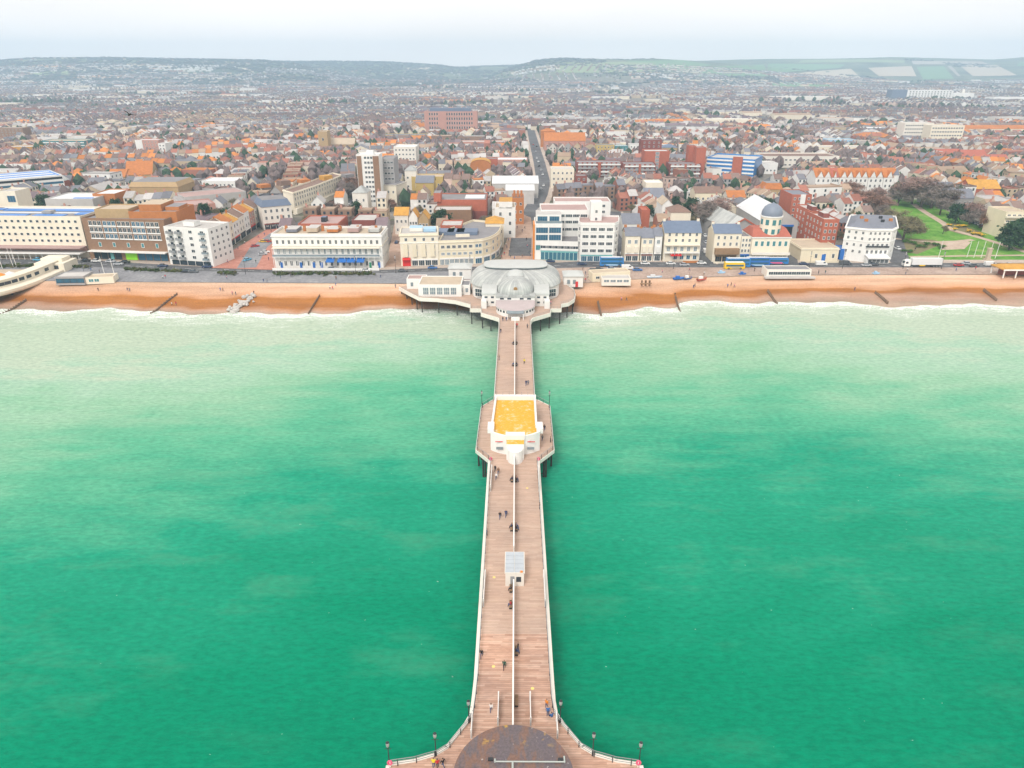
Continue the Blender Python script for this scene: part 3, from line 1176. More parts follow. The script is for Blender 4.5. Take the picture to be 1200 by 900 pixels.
for a in (('pink lifebuoy board at the west tip of the flared pier end', 457.5, 899), ('pink lifebuoy board at the east tip of the flared pier end', 747.5, 899),
          ('red lifebuoy board at the west corner south of the arcade', 575.2, 541.5), ('red lifebuoy board at the east corner south of the arcade', 631, 541.5)):
    lifebuoy(*a)
disc = MB()
disc.prism([(.26 * cos(t), .26 * sin(t)) for t in np.arange(12) * PI / 6], 0, .012, 'pale_yellow')
disc_me = disc.mesh('deck_plate')
for lb, px_, py_ in (('round yellow plate in the planks left of the windbreak, seaward of two people', 578.3, 781), ('round yellow plate in the planks right of the windbreak near the long bench', 624, 806.8),
                     ('round yellow plate in the planks beside the kiosk', 579, 676.5), ('pale yellow plate in the planks just seaward of the arcade bench', 617.8, 572)):
    x, y = P(px_, py_, DZ)
    tag(put('deck_plate', disc_me, None, (x, y, DZ + .004)), lb, 'hatch plate', 'round plates in the deck')

# ---- kiosk
kx0, ky0 = P(591.4, 671, 9.0)
kx1, ky1 = P(614.6, 646.3, 9.0)
kiosk = thing('kiosk', 'small white kiosk with grey panelled roof standing in the middle of the pier', 'kiosk', ((kx0 + kx1) / 2, (ky0 + ky1) / 2, DZ))
w2, d2 = (kx1 - kx0) / 2, (ky1 - ky0) / 2
b = MB()
b.box(-w2 + .12, w2 - .12, -d2 + .12, d2 - .12, 0, 2.75, 'warm_white', bottom=False)
b.build('wall', kiosk)
b = MB()
b.box(-w2, w2, -d2, d2, 2.75, 2.95, 'warm_white')
b.build('roof_edge', kiosk)
b = MB()
for i in range(2):
    for j in range(5):
        x0 = -w2 + .1 + i * (w2 - .08)
        y0 = -d2 + .12 + j * (2 * d2 - .2) / 5
        b.box(x0, x0 + w2 - .16, y0, y0 + (2 * d2 - .2) / 5 - .1, 2.953, 3.03, 'roof_panel')
pm('roof_panel', (.44, .48, .52), .35, .12, .8, spec=.5)
b.build('roof_panels', kiosk)
b = MB()
b.box(-.75, -.05, -d2 + .06, -d2 + .11, .05, 2.1, 'grey_metal')
b.build('door', kiosk)
b = MB()
b.box(.25, 1.1, -d2 + .06, -d2 + .11, .95, 2.0, 'glass')
b.build('window', kiosk)
b = MB()
b.box(w2 * .55, w2 * .8, -d2 + .05, -d2 + .3, 2.96, 3.2, 'orange_paint')
b.build('beacon', kiosk)

# ---- arcade (mid-pier amusement hall)
AX = .35
arc = thing('amusement_hall', 'white art deco hall with lichen-yellow flat roof halfway along the pier', 'pavilion', (AX, 157, DZ))


def wx(px_, py_, z):
    q = P(px_, py_, z)
    return (q[0] - AX, q[1] - 157)


RZ = 10.0
hx = 5.2
yb, yf, ybow = wx(604, 462, 11)[1], wx(604, 497, 10.8)[1], wx(604, 511.5, 10.9)[1]
bow = [(x * 5.75, yf - 4.0 + (-(1 - abs(x) ** 2.2)) * (yf - 4.0 - ybow)) for x in np.linspace(-1, 1, 17)]
body = [(-hx, yf)] + [(-5.75, yf), (-5.75, yf - 4.0)] + bow[1:-1] + [(5.75, yf - 4.0), (5.75, yf), (hx, yf), (hx, yb), (-hx, yb)]
body = body[1:]


def shell(b, poly, z0, z1, th, mat, zin=None):
    """outer wall face, parapet top and inner face of a closed CCW outline"""
    n = len(poly)
    ins = []
    for i in range(n):
        a, c, e = poly[i - 1], poly[i], poly[(i + 1) % n]
        d1 = np.array((c[0] - a[0], c[1] - a[1]), float)
        d2_ = np.array((e[0] - c[0], e[1] - c[1]), float)
        d1 /= np.linalg.norm(d1) + 1e-9
        d2_ /= np.linalg.norm(d2_) + 1e-9
        n1, n2 = np.array((-d1[1], d1[0])), np.array((-d2_[1], d2_[0]))
        k = n1 + n2
        k /= max(np.dot(k, n1), .35) if np.linalg.norm(k) > .05 else 1
        ins.append((c[0] + k[0] * th, c[1] + k[1] * th))
    zi = z1 - .8 if zin is None else zin
    A = [(x, y, z0) for x, y in poly] + [(x, y, z1) for x, y in poly] + [(x, y, z1) for x, y in ins] + [(x, y, zi) for x, y in ins]
    fs = []
    for k in range(3):
        for i in range(n):
            j = (i + 1) % n
            fs.append((k * n + i, k * n + j, (k + 1) * n + j, (k + 1) * n + i))
    b.add(A, fs, mat)
    return ins


b = MB()
ins = shell(b, body, 0, 4.9, .45, 'white_render', 3.95)
b.build('wall', arc)
b = MB()
b.add([(x, y, 4.0) for x, y in ins], [tuple(range(len(ins)))], 'lichen_roof')
b.build('roof', arc)
for s in (-1, 1):                    # curled parapet shoulders at the front corners
    b = MB()
    b.box(s * 5.72 - .75, s * 5.72 + .75, yf - 3.2, yf + .35, 4.0, 5.25, 'white_render')
    b.build('parapet', arc)
b = MB()
b.box(-5.3, 5.3, yb - 1.5, yb - .46, 4.0, 5.15, 'white_render')
b.build('parapet', arc)
b = MB()
yp = wx(604, 541, 6)[1]
ypb = ybow + 1.2
blockp = [(-2.0, ypb - 4.4), (2.0, ypb - 4.4), (2.0, ypb), (-2.0, ypb)]
b.prism([(-2.0, ybow - 2.2), (2.0, ybow - 2.2), (2.0, ybow + 1.4), (-2.0, ybow + 1.4)], 0, 4.1, 'white_render', 'lichen_roof')
b.prism([(-2.2, ybow - .2), (2.2, ybow - .2), (2.2, ybow + 1.5), (-2.2, ybow + 1.5)], 4.1, 5.3, 'white_render')
b.build('entrance_block', arc)
b = MB()
por = [(1.75 * cos(t), ybow - 2.2 - 2.2 * sin(t)) for t in np.linspace(PI, 0, 13)]
b.prism(por, 0, 3.1, 'white_render')
b.build('porch', arc)
for s in (-1, 1):
    b = MB()
    b.box(s * 3.7 - .9, s * 3.7 + .9, ybow + .40, ybow + .6, 3.2, 3.32, 'red_paint')
    b.build('lamp_strip', arc)
    b = MB()
    b.box(s * 3.6 - .8, s * 3.6 + .8, ybow + .12, ybow + .3, 1.4, 2.0, 'glass_pale')
    b.build('window', arc)
for s in (-1, 1):
    for k in range(6):
        b = MB()
        y0 = lerp(yf + 1.0, yb - 3, k / 5)
        b.box(s * hx - .05, s * hx + .05, y0, y0 + 1.8, 1.0, 3.0, 'glass')
        b.build('window', arc)
b = MB()
b.prism([(-2.6, yb), (2.6, yb), (2.0, yb + 2.2), (-2.0, yb + 2.2)], 0, 3.3, 'white_render', 'lichen_roof')
b.build('rear_porch', arc)
b = MB()
for k in range(7):
    b.tube((-4.8 + k * 1.6, yb - .9, 5.15), (-4.8 + k * 1.6, yb - .9, 6.1), .035, 'grey_metal', 5)
b.build('roof_rail', arc)
b = MB()
b.box(5.76, 5.86, yf - 2.9, yf - 1.9, .3, 2.2, 'orange_paint')
b.build('poster_board', arc)

# ---- round building at the pier head
ph = thing('round_pavilion', 'round pavilion at the pier head with flat stained brown roof', 'pavilion', (.25, 59.0, DZ))
R_ = 7.35
circ = [(R_ * cos(t), R_ * sin(t)) for t in np.linspace(0, PI, 33)] + [(-R_, -22), (R_, -22)]
b = MB()
b.prism([(x * .985, y * .985 if y > 0 else y) for x, y in circ], 0, 3.75, 'white_render', cap=False)
b.build('wall', ph)
b = MB()
b.prism(circ, 3.75, 4.0, 'dark_metal', 'stained_roof')
b.build('roof', ph)
b = MB()
yT = wx(604, 893.5, 10)[1] + 157 - 59
xT0, xT1 = P(580, 893, 10)[0] - .25, P(661.5, 893, 10)[0] - .25
b.tube((xT0, yT, 4.16), (xT1, yT, 4.16), .09, 'pipe_grey', 8)
b.tube((xT1, yT - .1, 4.16), (xT1, yT + .75, 4.16), .11, 'pipe_grey', 8)
b.tube((xT0, yT - .1, 4.16), (xT0, yT + .35, 4.16), .11, 'pipe_grey', 8)
b.tube((-.1, yT, 4.16), (-.1, -20, 4.16), .13, 'pipe_grey', 8)
pm('pipe_grey', (.42, .46, .43), .5, .1, 2)
b.build('roof_pipe', ph)
for x in (xT0 - .55, xT1 - .5):
    b = MB()
    b.box(x - .3, x + .3, yT + .15, yT + .5, 4.0, 4.25, 'dark_metal')
    b.build('vent', ph)
for k in range(9):
    t = PI * (k + .5) / 9
    b = MB()
    b.box(-.8, .8, -.06, .06, .7, 2.7, 'glass')
    b.build('window', ph, (R_ * .985 * cos(t), R_ * .985 * sin(t), 0), t + PI / 2)

# ================================================================== SHORE PAVILION
for nm, cx_, cy_, nn_ in (('lead_roof', .3, 278, 64), ('lead_front', .3, 259.8, 40)):      # lead laid in strips with standing seams
    m = NT(nm)
    g = m.n('SeparateXYZ')
    m.l(m.pos(), g.inputs[0])
    an = m.math('ARCTAN2', m.math('SUBTRACT', g.outputs[1], cy_), m.math('SUBTRACT', g.outputs[0], cx_))
    fr = m.math('FRACT', m.math('MULTIPLY', an, nn_ / 2 / PI))
    strip_ = m.math('FLOOR', m.math('MULTIPLY', an, nn_ / 2 / PI))
    wn_ = m.n('TexWhiteNoise', noise_dimensions='1D')
    m.l(strip_, wn_.inputs['W'])
    c = m.ramp(wn_.outputs[0], [(0, (.36, .375, .37)), (1, (.50, .515, .50))])
    c = m.mix(m.math('MULTIPLY', m.math('LESS_THAN', fr, .16), .45), c, (.22, .23, .23))
    c = m.mix(1.0, c, m.ramp(m.noise(m.pos(), .35, 4, .65), [(.3, (.85, .85, .86)), (.7, (1.14, 1.13, 1.1))]), 'MULTIPLY')
    MATS[nm] = m.out(c, .6, spec=.35)
pv = thing('domed_pavilion', 'white seafront pavilion with large grey lead dome at the landward end of the pier', 'pavilion', (.3, 278, DZ))


def sup(a, bb, cy_, z, e, n=56, cx_=0.0):
    q = []
    for t in np.arange(n) * 2 * PI / n - PI:
        c_, s_ = cos(t), sin(t)
        q.append((cx_ + a * np.sign(c_) * abs(c_) ** (2 / e), cy_ + bb * np.sign(s_) * abs(s_) ** (2 / e), z))
    return q


def flat(ring):
    return [(x, y) for x, y, z in ring]


b = MB()
b.prism(flat(sup(17.3, 14.6, 0, 0, 3.4)), 0, 5.0, 'white_render', cap=False)
b.build('wall', pv)
b = MB()
b.loft([sup(17.9, 15.2, 0, 4.95, 3.4), sup(18.0, 15.3, 0, 5.3, 3.3), sup(17.5, 14.6, 0, 6.6, 3.1), sup(16.3, 13.1, 0, 7.9, 3.0), sup(14.8, 10.8, 0, 8.9, 3.0), sup(13.0, 8.2, .6, 9.55, 3.2), sup(12.4, 6.3, 1.0, 9.75, 3.4)], 'lead_roof')
b.build('dome', pv)
b = MB()
b.prism(flat(sup(12.2, 6.0, 1.2, 0, 3.4)), 9.7, 10.35, 'glass_pale', cap=False)
b.build('clerestory', pv)
b = MB()
b.loft([sup(12.75, 6.6, 1.2, 10.35, 3.4), sup(12.75, 6.6, 1.2, 10.6, 3.4), sup(10.8, 4.6, 1.2, 11.0, 3.2), sup(6, 1.5, 1.2, 11.15, 3)], 'lead_pale', cap0=True, cap1=True)
pm('lead_pale', (.50, .515, .50), .55, .10, .4, spec=.4)
b.build('roof_cap', pv)
# front dome
b = MB()
fd = [sup(6.9 * c, 6.9 * c, -18.2 + 1.2 * (1 - c), 5.6 + 4.5 * s, 2.3, 40) for c, s in ((1, -.06), (1.0, 0.02), (.985, .2), (.93, .42), (.83, .62), (.68, .80), (.48, .93), (.25, .99), (.06, 1.0))]
b.loft(fd, 'lead_front', cap1=True)
b.build('front_dome', pv)
b = MB()
b.loft([sup(3.3, 4.2, -10.0, 8.2, 2.6, 24), sup(3.3, 4.2, -10.0, 9.3, 2.6, 24), sup(2.6, 3.3, -10.0, 10.3, 2.4, 24), sup(1.2, 1.6, -10.0, 10.8, 2.4, 24)], 'lead_pale', cap1=True)
b.build('lantern', pv)
b = MB()
b.loft([[(.75 * k * cos(t), -24.4 - .08 * q, 7.6 + .75 * k * sin(t)) for t in np.arange(12) * PI / 6] for k, q in ((1, 0), (1, 3.0), (.6, 3.2))], 'gilt', cap1=True)
pm('gilt', (.32, .18, .07), .5, .2, 3)
b.build('crest', pv)
# tiers under the front dome
b = MB()
b.box(-7.3, 7.3, -26.0, -14, 4.75, 5.35, 'lead_roof')
b.build('ledge_roof', pv)
b = MB()
b.box(-7.1, 7.1, -25.7, -14, 0, 4.75, 'white_render')
b.build('front_block', pv)
for x in (-5, -2.3, 2.3, 5):
    w_ = MB()
    w_.box(-.7, .7, -.05, .05, 0, .6, 'glass')
    w_.build('window', pv, (x, -25.73, 3.95))
apse = [(7.1 * cos(t), -27.5 - 7.3 * sin(t) * (1.0 if True else 1)) for t in np.linspace(PI, 0, 25)]
b = MB()
b.prism(apse + [(7.1, -25.75), (-7.1, -25.75)], 0, 2.6, 'white_render', cap=False)
b.build('apse_wall', pv)
b = MB()
rim = [(x * 1.03, -27.5 + (y + 27.5) * 1.03, 2.6) for x, y in apse]
up_ = [(x, -25.78, 3.7) for x, y in apse]
b.loft([rim, up_], 'apron_roof', closed=False)
pm('apron_roof', (.47, .40, .40), .7, .12, .5)
b.build('apse_roof', pv)
for t in np.linspace(PI * .9, PI * .1, 13):
    if abs(t - PI / 2) < .25:
        continue
    w_ = MB()
    w_.box(-.38, .38, -.05, .05, 0, .8, 'glass')
    w_.build('window', pv, (7.13 * cos(t), -27.5 - 7.33 * sin(t), 1.35), -(t) + PI / 2)
b = MB()
b.prism([(-3.0, -37.6), (3.0, -37.6), (3.0, -34.4), (-3.0, -34.4)], 2.35, 2.6, 'glass_pale', bottom=True)
b.build('entrance_canopy', pv)
for x in (-2.8, 2.8):
    for y in (-37.4, -34.9):
        b = MB()
        b.box(x - .12, x + .12, y - .12, y + .12, 0, 2.35, 'white_paint')
        b.build('canopy_post', pv)
b = MB()
b.box(-1.5, 1.5, -38.3, -37.7, 0, 1.3, 'white_paint')
b.build('notice_board', pv)
# side blocks
for s in (-1, 1):
    b = MB()
    b.box(s * 9.85 - 2.7, s * 9.85 + 2.7, -21.5, -12.5, 0, 4.6, 'white_render')
    b.build('side_block', pv)
    b = MB()
    b.loft([[(s * 9.85 - 2.85, y, z), (s * 9.85 + 2.85, y, z)] for y, z in ((-21.8, 4.6), (-21.6, 5.2), (-20.6, 5.9), (-18.5, 6.3), (-12, 6.4))], 'lead_pale', closed=False)
    b.prism([(s * 9.85 - 2.85, -21.8), (s * 9.85 + 2.85, -21.8), (s * 9.85 + 2.85, -12), (s * 9.85 - 2.85, -12)], 4.55, 4.6, 'lead_pale', cap=False)
    b.build('side_roof', pv)
    for x in (-1.2, 1.2):
        for z in (1.2, 3.2):
            w_ = MB()
            w_.box(-.55, .55, -.05, .05, 0, .7, 'glass')
            w_.build('window', pv, (s * 9.85 + x, -21.53, z))
# tall hall windows on the cut corners
for s in (-1, 1):
    w_ = MB()
    w_.box(-1.6, 1.6, -.09, .09, 0, 3.2, 'white_paint')
    for i in range(3):
        for j in range(2):
            w_.box(-1.45 + i * 1.0, -.55 + i * 1.0, -.13, -.09, .15 + j * 1.5, 1.5 + j * 1.5, 'glass')
    w_.build('window', pv, (s * 14.2, -12.95, 1.2), s * RAD(26))
    b = MB()
    b.box(s * 11.8 - 1.0, s * 11.8 + 1.0, -24.5, -21.6, 0, 2.9, 'white_render')
    b.build('porch', pv)

# promenade deck round the pavilion, on piles
pd = thing('pavilion_terrace', 'planked terrace on piles wrapping round the domed pavilion', 'deck', (0, 260, 0))
terr = [P(a, b_, DZ) for a, b_ in ((468, 337), (480, 343.5), (492, 349.5), (512, 350.5), (534, 353), (551.4, 357.5), (551.6, 362.5), (564.2, 362.5), (564.4, 367.5), (585, 373.5))] + [(-HW, 238.65), (HW + .2, 238.65)] + \
       [P(a, b_, DZ) for a, b_ in ((623.5, 373.5), (644.5, 367.5), (645, 362.5), (657.2, 362.5), (657.4, 357), (666, 355.5), (672.5, 351), (673.6, 346), (672, 340), (664, 334))]
back = [(27, 292.5), (0, 294), (-40, 292.5)]
poly = loc(terr + back, (0, 260))
b = MB()
b.add([(x, y, DZ - .01) for x, y in poly], [tuple(range(len(poly)))], 'pier_planks')
b.add([(x, y, DZ - .6) for x, y in poly], [tuple(range(len(poly)))[::-1]], 'pile_wood')
b.build('planks', pd)
b = MB()
tl = loc(terr, (0, 260))
for (x0, y0), (x1, y1) in zip(tl[:-1], tl[1:]):
    L = hypot(x1 - x0, y1 - y0)
    if abs(y0 + 21.35) < .1 and abs(y1 + 21.35) < .1:
        b.build('edge_fascia', pd)
        b = MB()
        continue
    nx, ny = (y1 - y0) / L, -(x1 - x0) / L
    b.prism([(x0 + nx * .3, y0 + ny * .3), (x1 + nx * .3, y1 + ny * .3), (x1, y1), (x0, y0)], DZ - 1.1, DZ + .35, 'warm_white')
b.build('edge_fascia', pd)
for (x0, y0), (x1, y1) in zip(tl[:-1], tl[1:]):
    n = max(1, int(hypot(x1 - x0, y1 - y0) / 4))
    for i in range(n):
        put('pile', pile_me, pd, (lerp(x0, x1, i / n) * .985, lerp(y0, y1, i / n) + .8, -.12))
rl = thing('railing', 'pale railing edging the terrace west of the domed pavilion', 'railing', (0, 260, DZ), group='railings along the pier deck')
b = MB()
for (x0, y0), (x1, y1) in zip(tl[:9], tl[1:10]):
    for z in (1.15, .75):
        b.tube((x0, y0, z), (x1, y1, z), .035, 'grey_metal', 5)
    for i in range(3):
        b.tube((lerp(x0, x1, i / 3), lerp(y0, y1, i / 3), 0), (lerp(x0, x1, i / 3), lerp(y0, y1, i / 3), 1.15), .04, 'grey_metal', 5)
b.build('rails', rl)
rl = thing('railing', 'pale railing edging the terrace east of the domed pavilion', 'railing', (0, 260, DZ), group='railings along the pier deck')
b = MB()
for (x0, y0), (x1, y1) in zip(tl[12:], tl[13:]):
    for z in (1.15, .75):
        b.tube((x0, y0, z), (x1, y1, z), .035, 'grey_metal', 5)
    for i in range(3):
        b.tube((lerp(x0, x1, i / 3), lerp(y0, y1, i / 3), 0), (lerp(x0, x1, i / 3), lerp(y0, y1, i / 3), 1.15), .04, 'grey_metal', 5)
b.build('rails', rl)

# west hall of the pavilion with five big windows, and its little blocks
wh = thing('tea_room', 'low white flat-roofed hall with five tall windows west of the domed pavilion', 'pavilion wing', (-27, 270, DZ))
xa, ya = P(490.5, 347.5, DZ)
xb, _ = P(541, 347.5, DZ)
dp = 13.0
b = MB()
fp = [(xa + 27, ya - 270), (xb + 27, ya - 270), (xb + 27, ya - 270 + dp), (xa + 27, ya - 270 + dp)]
shell(b, fp, 0, 4.8, .35, 'white_render', 4.5)
b.build('wall', wh)
b = MB()
b.add([(x, y, 4.55) for x, y in fp], [(0, 1, 2, 3)], 'roof_tan')
b.build('roof', wh)
for i in range(5):
    w_ = MB()
    w_.box(-1.2, 1.2, -.05, .05, 0, 3.0, 'white_paint')
    for k in range(3):
        for j in range(2):
            w_.box(-1.05 + k * .72, -.42 + k * .72, -.08, -.05, .15 + j * 1.42, 1.45 + j * 1.42, 'glass_pale')
    x, _ = P(499.5 + i * 8.1, 347, DZ)
    w_.build('window', wh, (x + 27, ya - 270 - .06, .75))
for px0, px1, py0, h_, mat, nm, lb, d_ in ((477, 499, 338.5, 4.2, 'roof_pink', 'entrance_lodge', 'small white lodge with brown flat roof at the west end of the pavilion hall', 6.5),
                                            (537, 551, 345.5, 4.0, 'roof_felt', 'link_block', 'little white block joining the low hall to the domed pavilion', 7.0)):
    xa2, ya2 = P(px0, py0, DZ)
    xb2, _ = P(px1, py0, DZ)
    o = thing(nm, lb, 'pavilion wing', ((xa2 + xb2) / 2, ya2, DZ))
    w_ = (xb2 - xa2) / 2
    fp = [(-w_, 0), (w_, 0), (w_, d_), (-w_, d_)]
    b = MB()
    shell(b, fp, 0, h_, .3, 'white_render', h_ - .3)
    b.build('wall', o)
    b = MB()
    b.add([(x, y, h_ - .25) for x, y in fp], [(0, 1, 2, 3)], mat)
    b.build('roof', o)
    for x in (-w_ * .45, w_ * .45):
        q = MB()
        q.box(-.5, .5, -.05, .05, 0, 1.6, 'glass_pale')
        q.build('window', o, (x, -.04, 1.1))
for px0, px1, py0, py1, lb in ((526, 552, 327, 315, 'square lodge with grey hipped glass roof on the west side of the pavilion front'), (660.5, 683, 336.5, 315, 'white square lodge with grey hipped roof and red sign east of the pavilion')):
    xa2, ya2 = P(px0, py0, 5.0)
    xb2, _ = P(px1, py0, 5.0)
    o = thing('entrance_lodge', lb, 'pavilion wing', ((xa2 + xb2) / 2, ya2, 5.0))
    w_ = (xb2 - xa2) / 2
    d_ = 8.5
    b = MB()
    b.box(-w_, w_, 0, d_, 0, 4.4, 'white_render', bottom=False)
    b.build('wall', o)
    b = MB()
    e = .35
    b.loft([[(-w_ - e, -e, 4.4), (w_ + e, -e, 4.4), (w_ + e, d_ + e, 4.4), (-w_ - e, d_ + e, 4.4)], [(-w_ - e, -e, 4.65), (w_ + e, -e, 4.65), (w_ + e, d_ + e, 4.65), (-w_ - e, d_ + e, 4.65)],
            [(-w_ * .55, d_ * .33, 5.7), (w_ * .55, d_ * .33, 5.7), (w_ * .55, d_ * .67, 5.7), (-w_ * .55, d_ * .67, 5.7)]], 'lead_pale', cap0=True, cap1=True)
    b.build('roof', o)
    for k in (-.5, .1):
        q = MB()
        q.box(-.6, .6, -.05, .05, 0, 1.7, 'glass_pale')
        q.build('window', o, (w_ * k, -.04, 1.4))
    if px0 > 600:
        q = MB()
        q.box(-.55, .55, -.1, 0, 0, 2.3, 'red_paint')
        q.build('door', o, (w_ * .35, -.02, .1))
# ================================================================== BUILDING KIT
WINS = {}


def window_mesh(w, h, glass='glass', frame='white_paint', bars=1):
    k = ('w', round(w, 2), round(h, 2), glass, frame, bars)
    if k not in WINS:
        b = MB()
        t = min(.12, w * .12)
        b.box(-w / 2, w / 2, -.06, .02, 0, t, frame)
        b.box(-w / 2, w / 2, -.06, .02, h - t, h, frame)
        b.box(-w / 2, -w / 2 + t, -.06, .02, t, h - t, frame)
        b.box(w / 2 - t, w / 2, -.06, .02, t, h - t, frame)
        for i in range(1, bars + 1):
            x = -w / 2 + w * i / (bars + 1)
            b.box(x - .04, x + .04, -.05, .02, t, h - t, frame)
        b.quad((-w / 2 + t, -.02, t), (w / 2 - t, -.02, t), (w / 2 - t, -.02, h - t), (-w / 2 + t, -.02, h - t), glass)
        WINS[k] = b.mesh('window')
    return WINS[k]


class Bld:
    def __init__(self, name, label, cat, foot, h, wall='white_render', roof='roof_felt', par=.6, z=5.0, group=None, plain=False, occ=True, margin=1.5):
        self.foot = [(float(x), float(y)) for x, y in foot]
        self.o = (sum(p[0] for p in foot) / len(foot), sum(p[1] for p in foot) / len(foot))
        self.root = thing(name, label, cat, (self.o[0], self.o[1], z), 0, group)
        self.p = loc(self.foot, self.o)
        self.h, self.z, self.wall = h, z, wall
        self.nw = {}
        if occ:
            occ_poly(self.foot, margin)
        if not plain:
            b = MB()
            if par > 0:
                ins = shell(b, self.p, -.3, h, .3, wall, h - par)
                r = MB()
                r.add([(x, y, h - par + .02) for x, y in ins], [tuple(range(len(ins)))], roof)
                b.build('wall', self.root)
                r.build('roof', self.root)
            else:
                b.prism(self.p, -.3, h, wall, cap=False)
                b.build('wall', self.root)

    def edge(self, e):
        n = len(self.p)
        a, c = self.p[e % n], self.p[(e + 1) % n]
        L = hypot(c[0] - a[0], c[1] - a[1])
        return a, c, L, math.atan2(c[1] - a[1], c[0] - a[0])

    def at(self, e, t, outw=0.0):
        a, c, L, r = self.edge(e)
        return (lerp(a[0], c[0], t) + sin(r) * outw, lerp(a[1], c[1], t) - cos(r) * outw, r)

    def win(self, e, n, zs, w=1.1, h=1.6, t0=0.03, t1=0.97, glass='glass', frame='white_paint', bars=1, name='window'):
        me = window_mesh(w, h, glass, frame, bars)
        for i in range(n):
            x, y, r = self.at(e, lerp(t0, t1, (i + .5) / n), .05)
            for z in zs:
                if self.nw.get(name, 0) >= 100:
                    return
                self.nw[name] = self.nw.get(name, 0) + 1
                put(name, me, self.root, (x, y, z), r)

    def slab(self, name, e, z0, z1, proj, mat, t0=0, t1=1, inset=.0):
        a, c, L, r = self.edge(e)
        b = MB()
        b.box(t0 * L, t1 * L, -proj, -.004 + inset, z0, z1, mat)
        return b.build(name, self.root, (a[0], a[1], 0), r)

    def ring(self, name, z0, z1, proj, mat):
        """cornice or string course all round"""
        P_ = [(x * 1.0, y * 1.0) for x, y in self.p]
        b = MB()
        n = len(P_)
        outp = []
        for i in range(n):
            a, c, e = P_[i - 1], P_[i], P_[(i + 1) % n]
            d1 = np.array((c[0] - a[0], c[1] - a[1]))
            d2_ = np.array((e[0] - c[0], e[1] - c[1]))
            d1 = d1 / (np.linalg.norm(d1) + 1e-9)
            d2_ = d2_ / (np.linalg.norm(d2_) + 1e-9)
            n1, n2 = np.array((d1[1], -d1[0])), np.array((d2_[1], -d2_[0]))
            k = n1 + n2
            k = k / max(np.dot(k, n1), .35)
            outp.append((c[0] + k[0] * proj, c[1] + k[1] * proj))
        for i in range(n):
            j = (i + 1) % n
            b.add([(*P_[i], z0), (*P_[j], z0), (*outp[j], z0), (*outp[i], z0), (*P_[i], z1), (*P_[j], z1), (*outp[j], z1), (*outp[i], z1)],
                  [(3, 2, 6, 7), (7, 6, 5, 4), (0, 1, 2, 3)], mat)
        return b.build(name, self.root)

    def awning(self, e, t0, t1, z, proj, mat, drop=.7):
        a, c, L, r = self.edge(e)
        b = MB()
        b.add([(t0 * L, -.06, z), (t1 * L, -.06, z), (t1 * L, -proj, z - drop), (t0 * L, -proj, z - drop), (t1 * L, -proj, z - drop - .3), (t0 * L, -proj, z - drop - .3)],
              [(3, 2, 1, 0), (5, 4, 2, 3)], mat)
        b.add([(t0 * L, -.06, z - .05), (t1 * L, -.06, z - .05), (t1 * L, -proj + .02, z - drop - .05), (t0 * L, -proj + .02, z - drop - .05)], [(0, 1, 2, 3)], mat)
        return b.build('awning', self.root, (a[0], a[1], 0), r)

    def shop(self, e, t0, t1, z0=.1, z1=3.0, mat='glass', frame='white_paint', n=3, fascia=None):
        a, c, L, r = self.edge(e)
        w = (t1 - t0) * L / n
        me = window_mesh(w * .92, z1 - z0 - .5, mat, frame, 2)
        for i in range(n):
            x, y, _ = self.at(e, t0 + (t1 - t0) * (i + .5) / n, .05)
            put('shop_window', me, self.root, (x, y, z0), r)
        if fascia:
            self.slab('fascia', e, z1 - .45, z1 + .15, .22, fascia, t0, t1)

    def balcony(self, e, t, z, w, proj=1.1, mat='white_paint', rail='glass_pale'):
        x, y, r = self.at(e, t, 0)
        k = ('b', round(w, 1), proj, mat, rail)
        if k not in WINS:
            b = MB()
            b.box(-w / 2, w / 2, -proj, -.005, -.15, 0, mat)
            b.box(-w / 2, w / 2, -proj, -proj + .06, 0, .95, rail)
            b.box(-w / 2, -w / 2 + .06, -proj + .06, -.005, 0, .95, rail)
            b.box(w / 2 - .06, w / 2, -proj + .06, -.005, 0, .95, rail)
            WINS[k] = b.mesh('balcony')
        put('balcony', WINS[k], self.root, (x, y, z), r)

    def frame4(self):
        """local frame of a four-cornered footprint: origin, width, depth, angle"""
        a, c, L, r = self.edge(0)
        q = self.p[3]
        D = -(q[0] - a[0]) * sin(r) + (q[1] - a[1]) * cos(r)
        return a, L, D, r

    def pitched(self, kind, rise, mat, z=None, over=.35, ridge='x', wall=None, name='roof'):
        a, L, D, r = self.frame4()
        z = self.h if z is None else z
        b = MB()
        x0, x1, y0, y1 = -over, L + over, -over, D + over
        if kind == 'gable':
            e = -over * rise / ((D if ridge == 'x' else L) / 2)
            if ridge == 'x':
                ym = D / 2
                b.loft([[(x0, y0, z + e), (x1, y0, z + e)], [(x0, ym, z + rise), (x1, ym, z + rise)], [(x0, y1, z + e), (x1, y1, z + e)]], mat, closed=False)
                for x in (0, L):
                    b.add([(x, 0, z), (x, D, z), (x, ym, z + rise - .02)], [(0, 1, 2) if x else (2, 1, 0)], wall or self.wall)
            else:
                xm = L / 2
                b.loft([[(x1, y0, z + e), (x1, y1, z + e)], [(xm, y0, z + rise), (xm, y1, z + rise)], [(x0, y0, z + e), (x0, y1, z + e)]], mat, closed=False)
                for y in (0, D):
                    b.add([(0, y, z), (L, y, z), (xm, y, z + rise - .02)], [(2, 1, 0) if y else (0, 1, 2)], wall or self.wall)
        elif kind == 'hip':
            k = min(L, D) / 2
            if L >= D:
                r0, r1 = (k, D / 2), (L - k, D / 2)
            else:
                r0, r1 = (L / 2, k), (L / 2, D - k)
            vs = [(x0, y0, z), (x1, y0, z), (x1, y1, z), (x0, y1, z), (*r0, z + rise), (*r1, z + rise)]
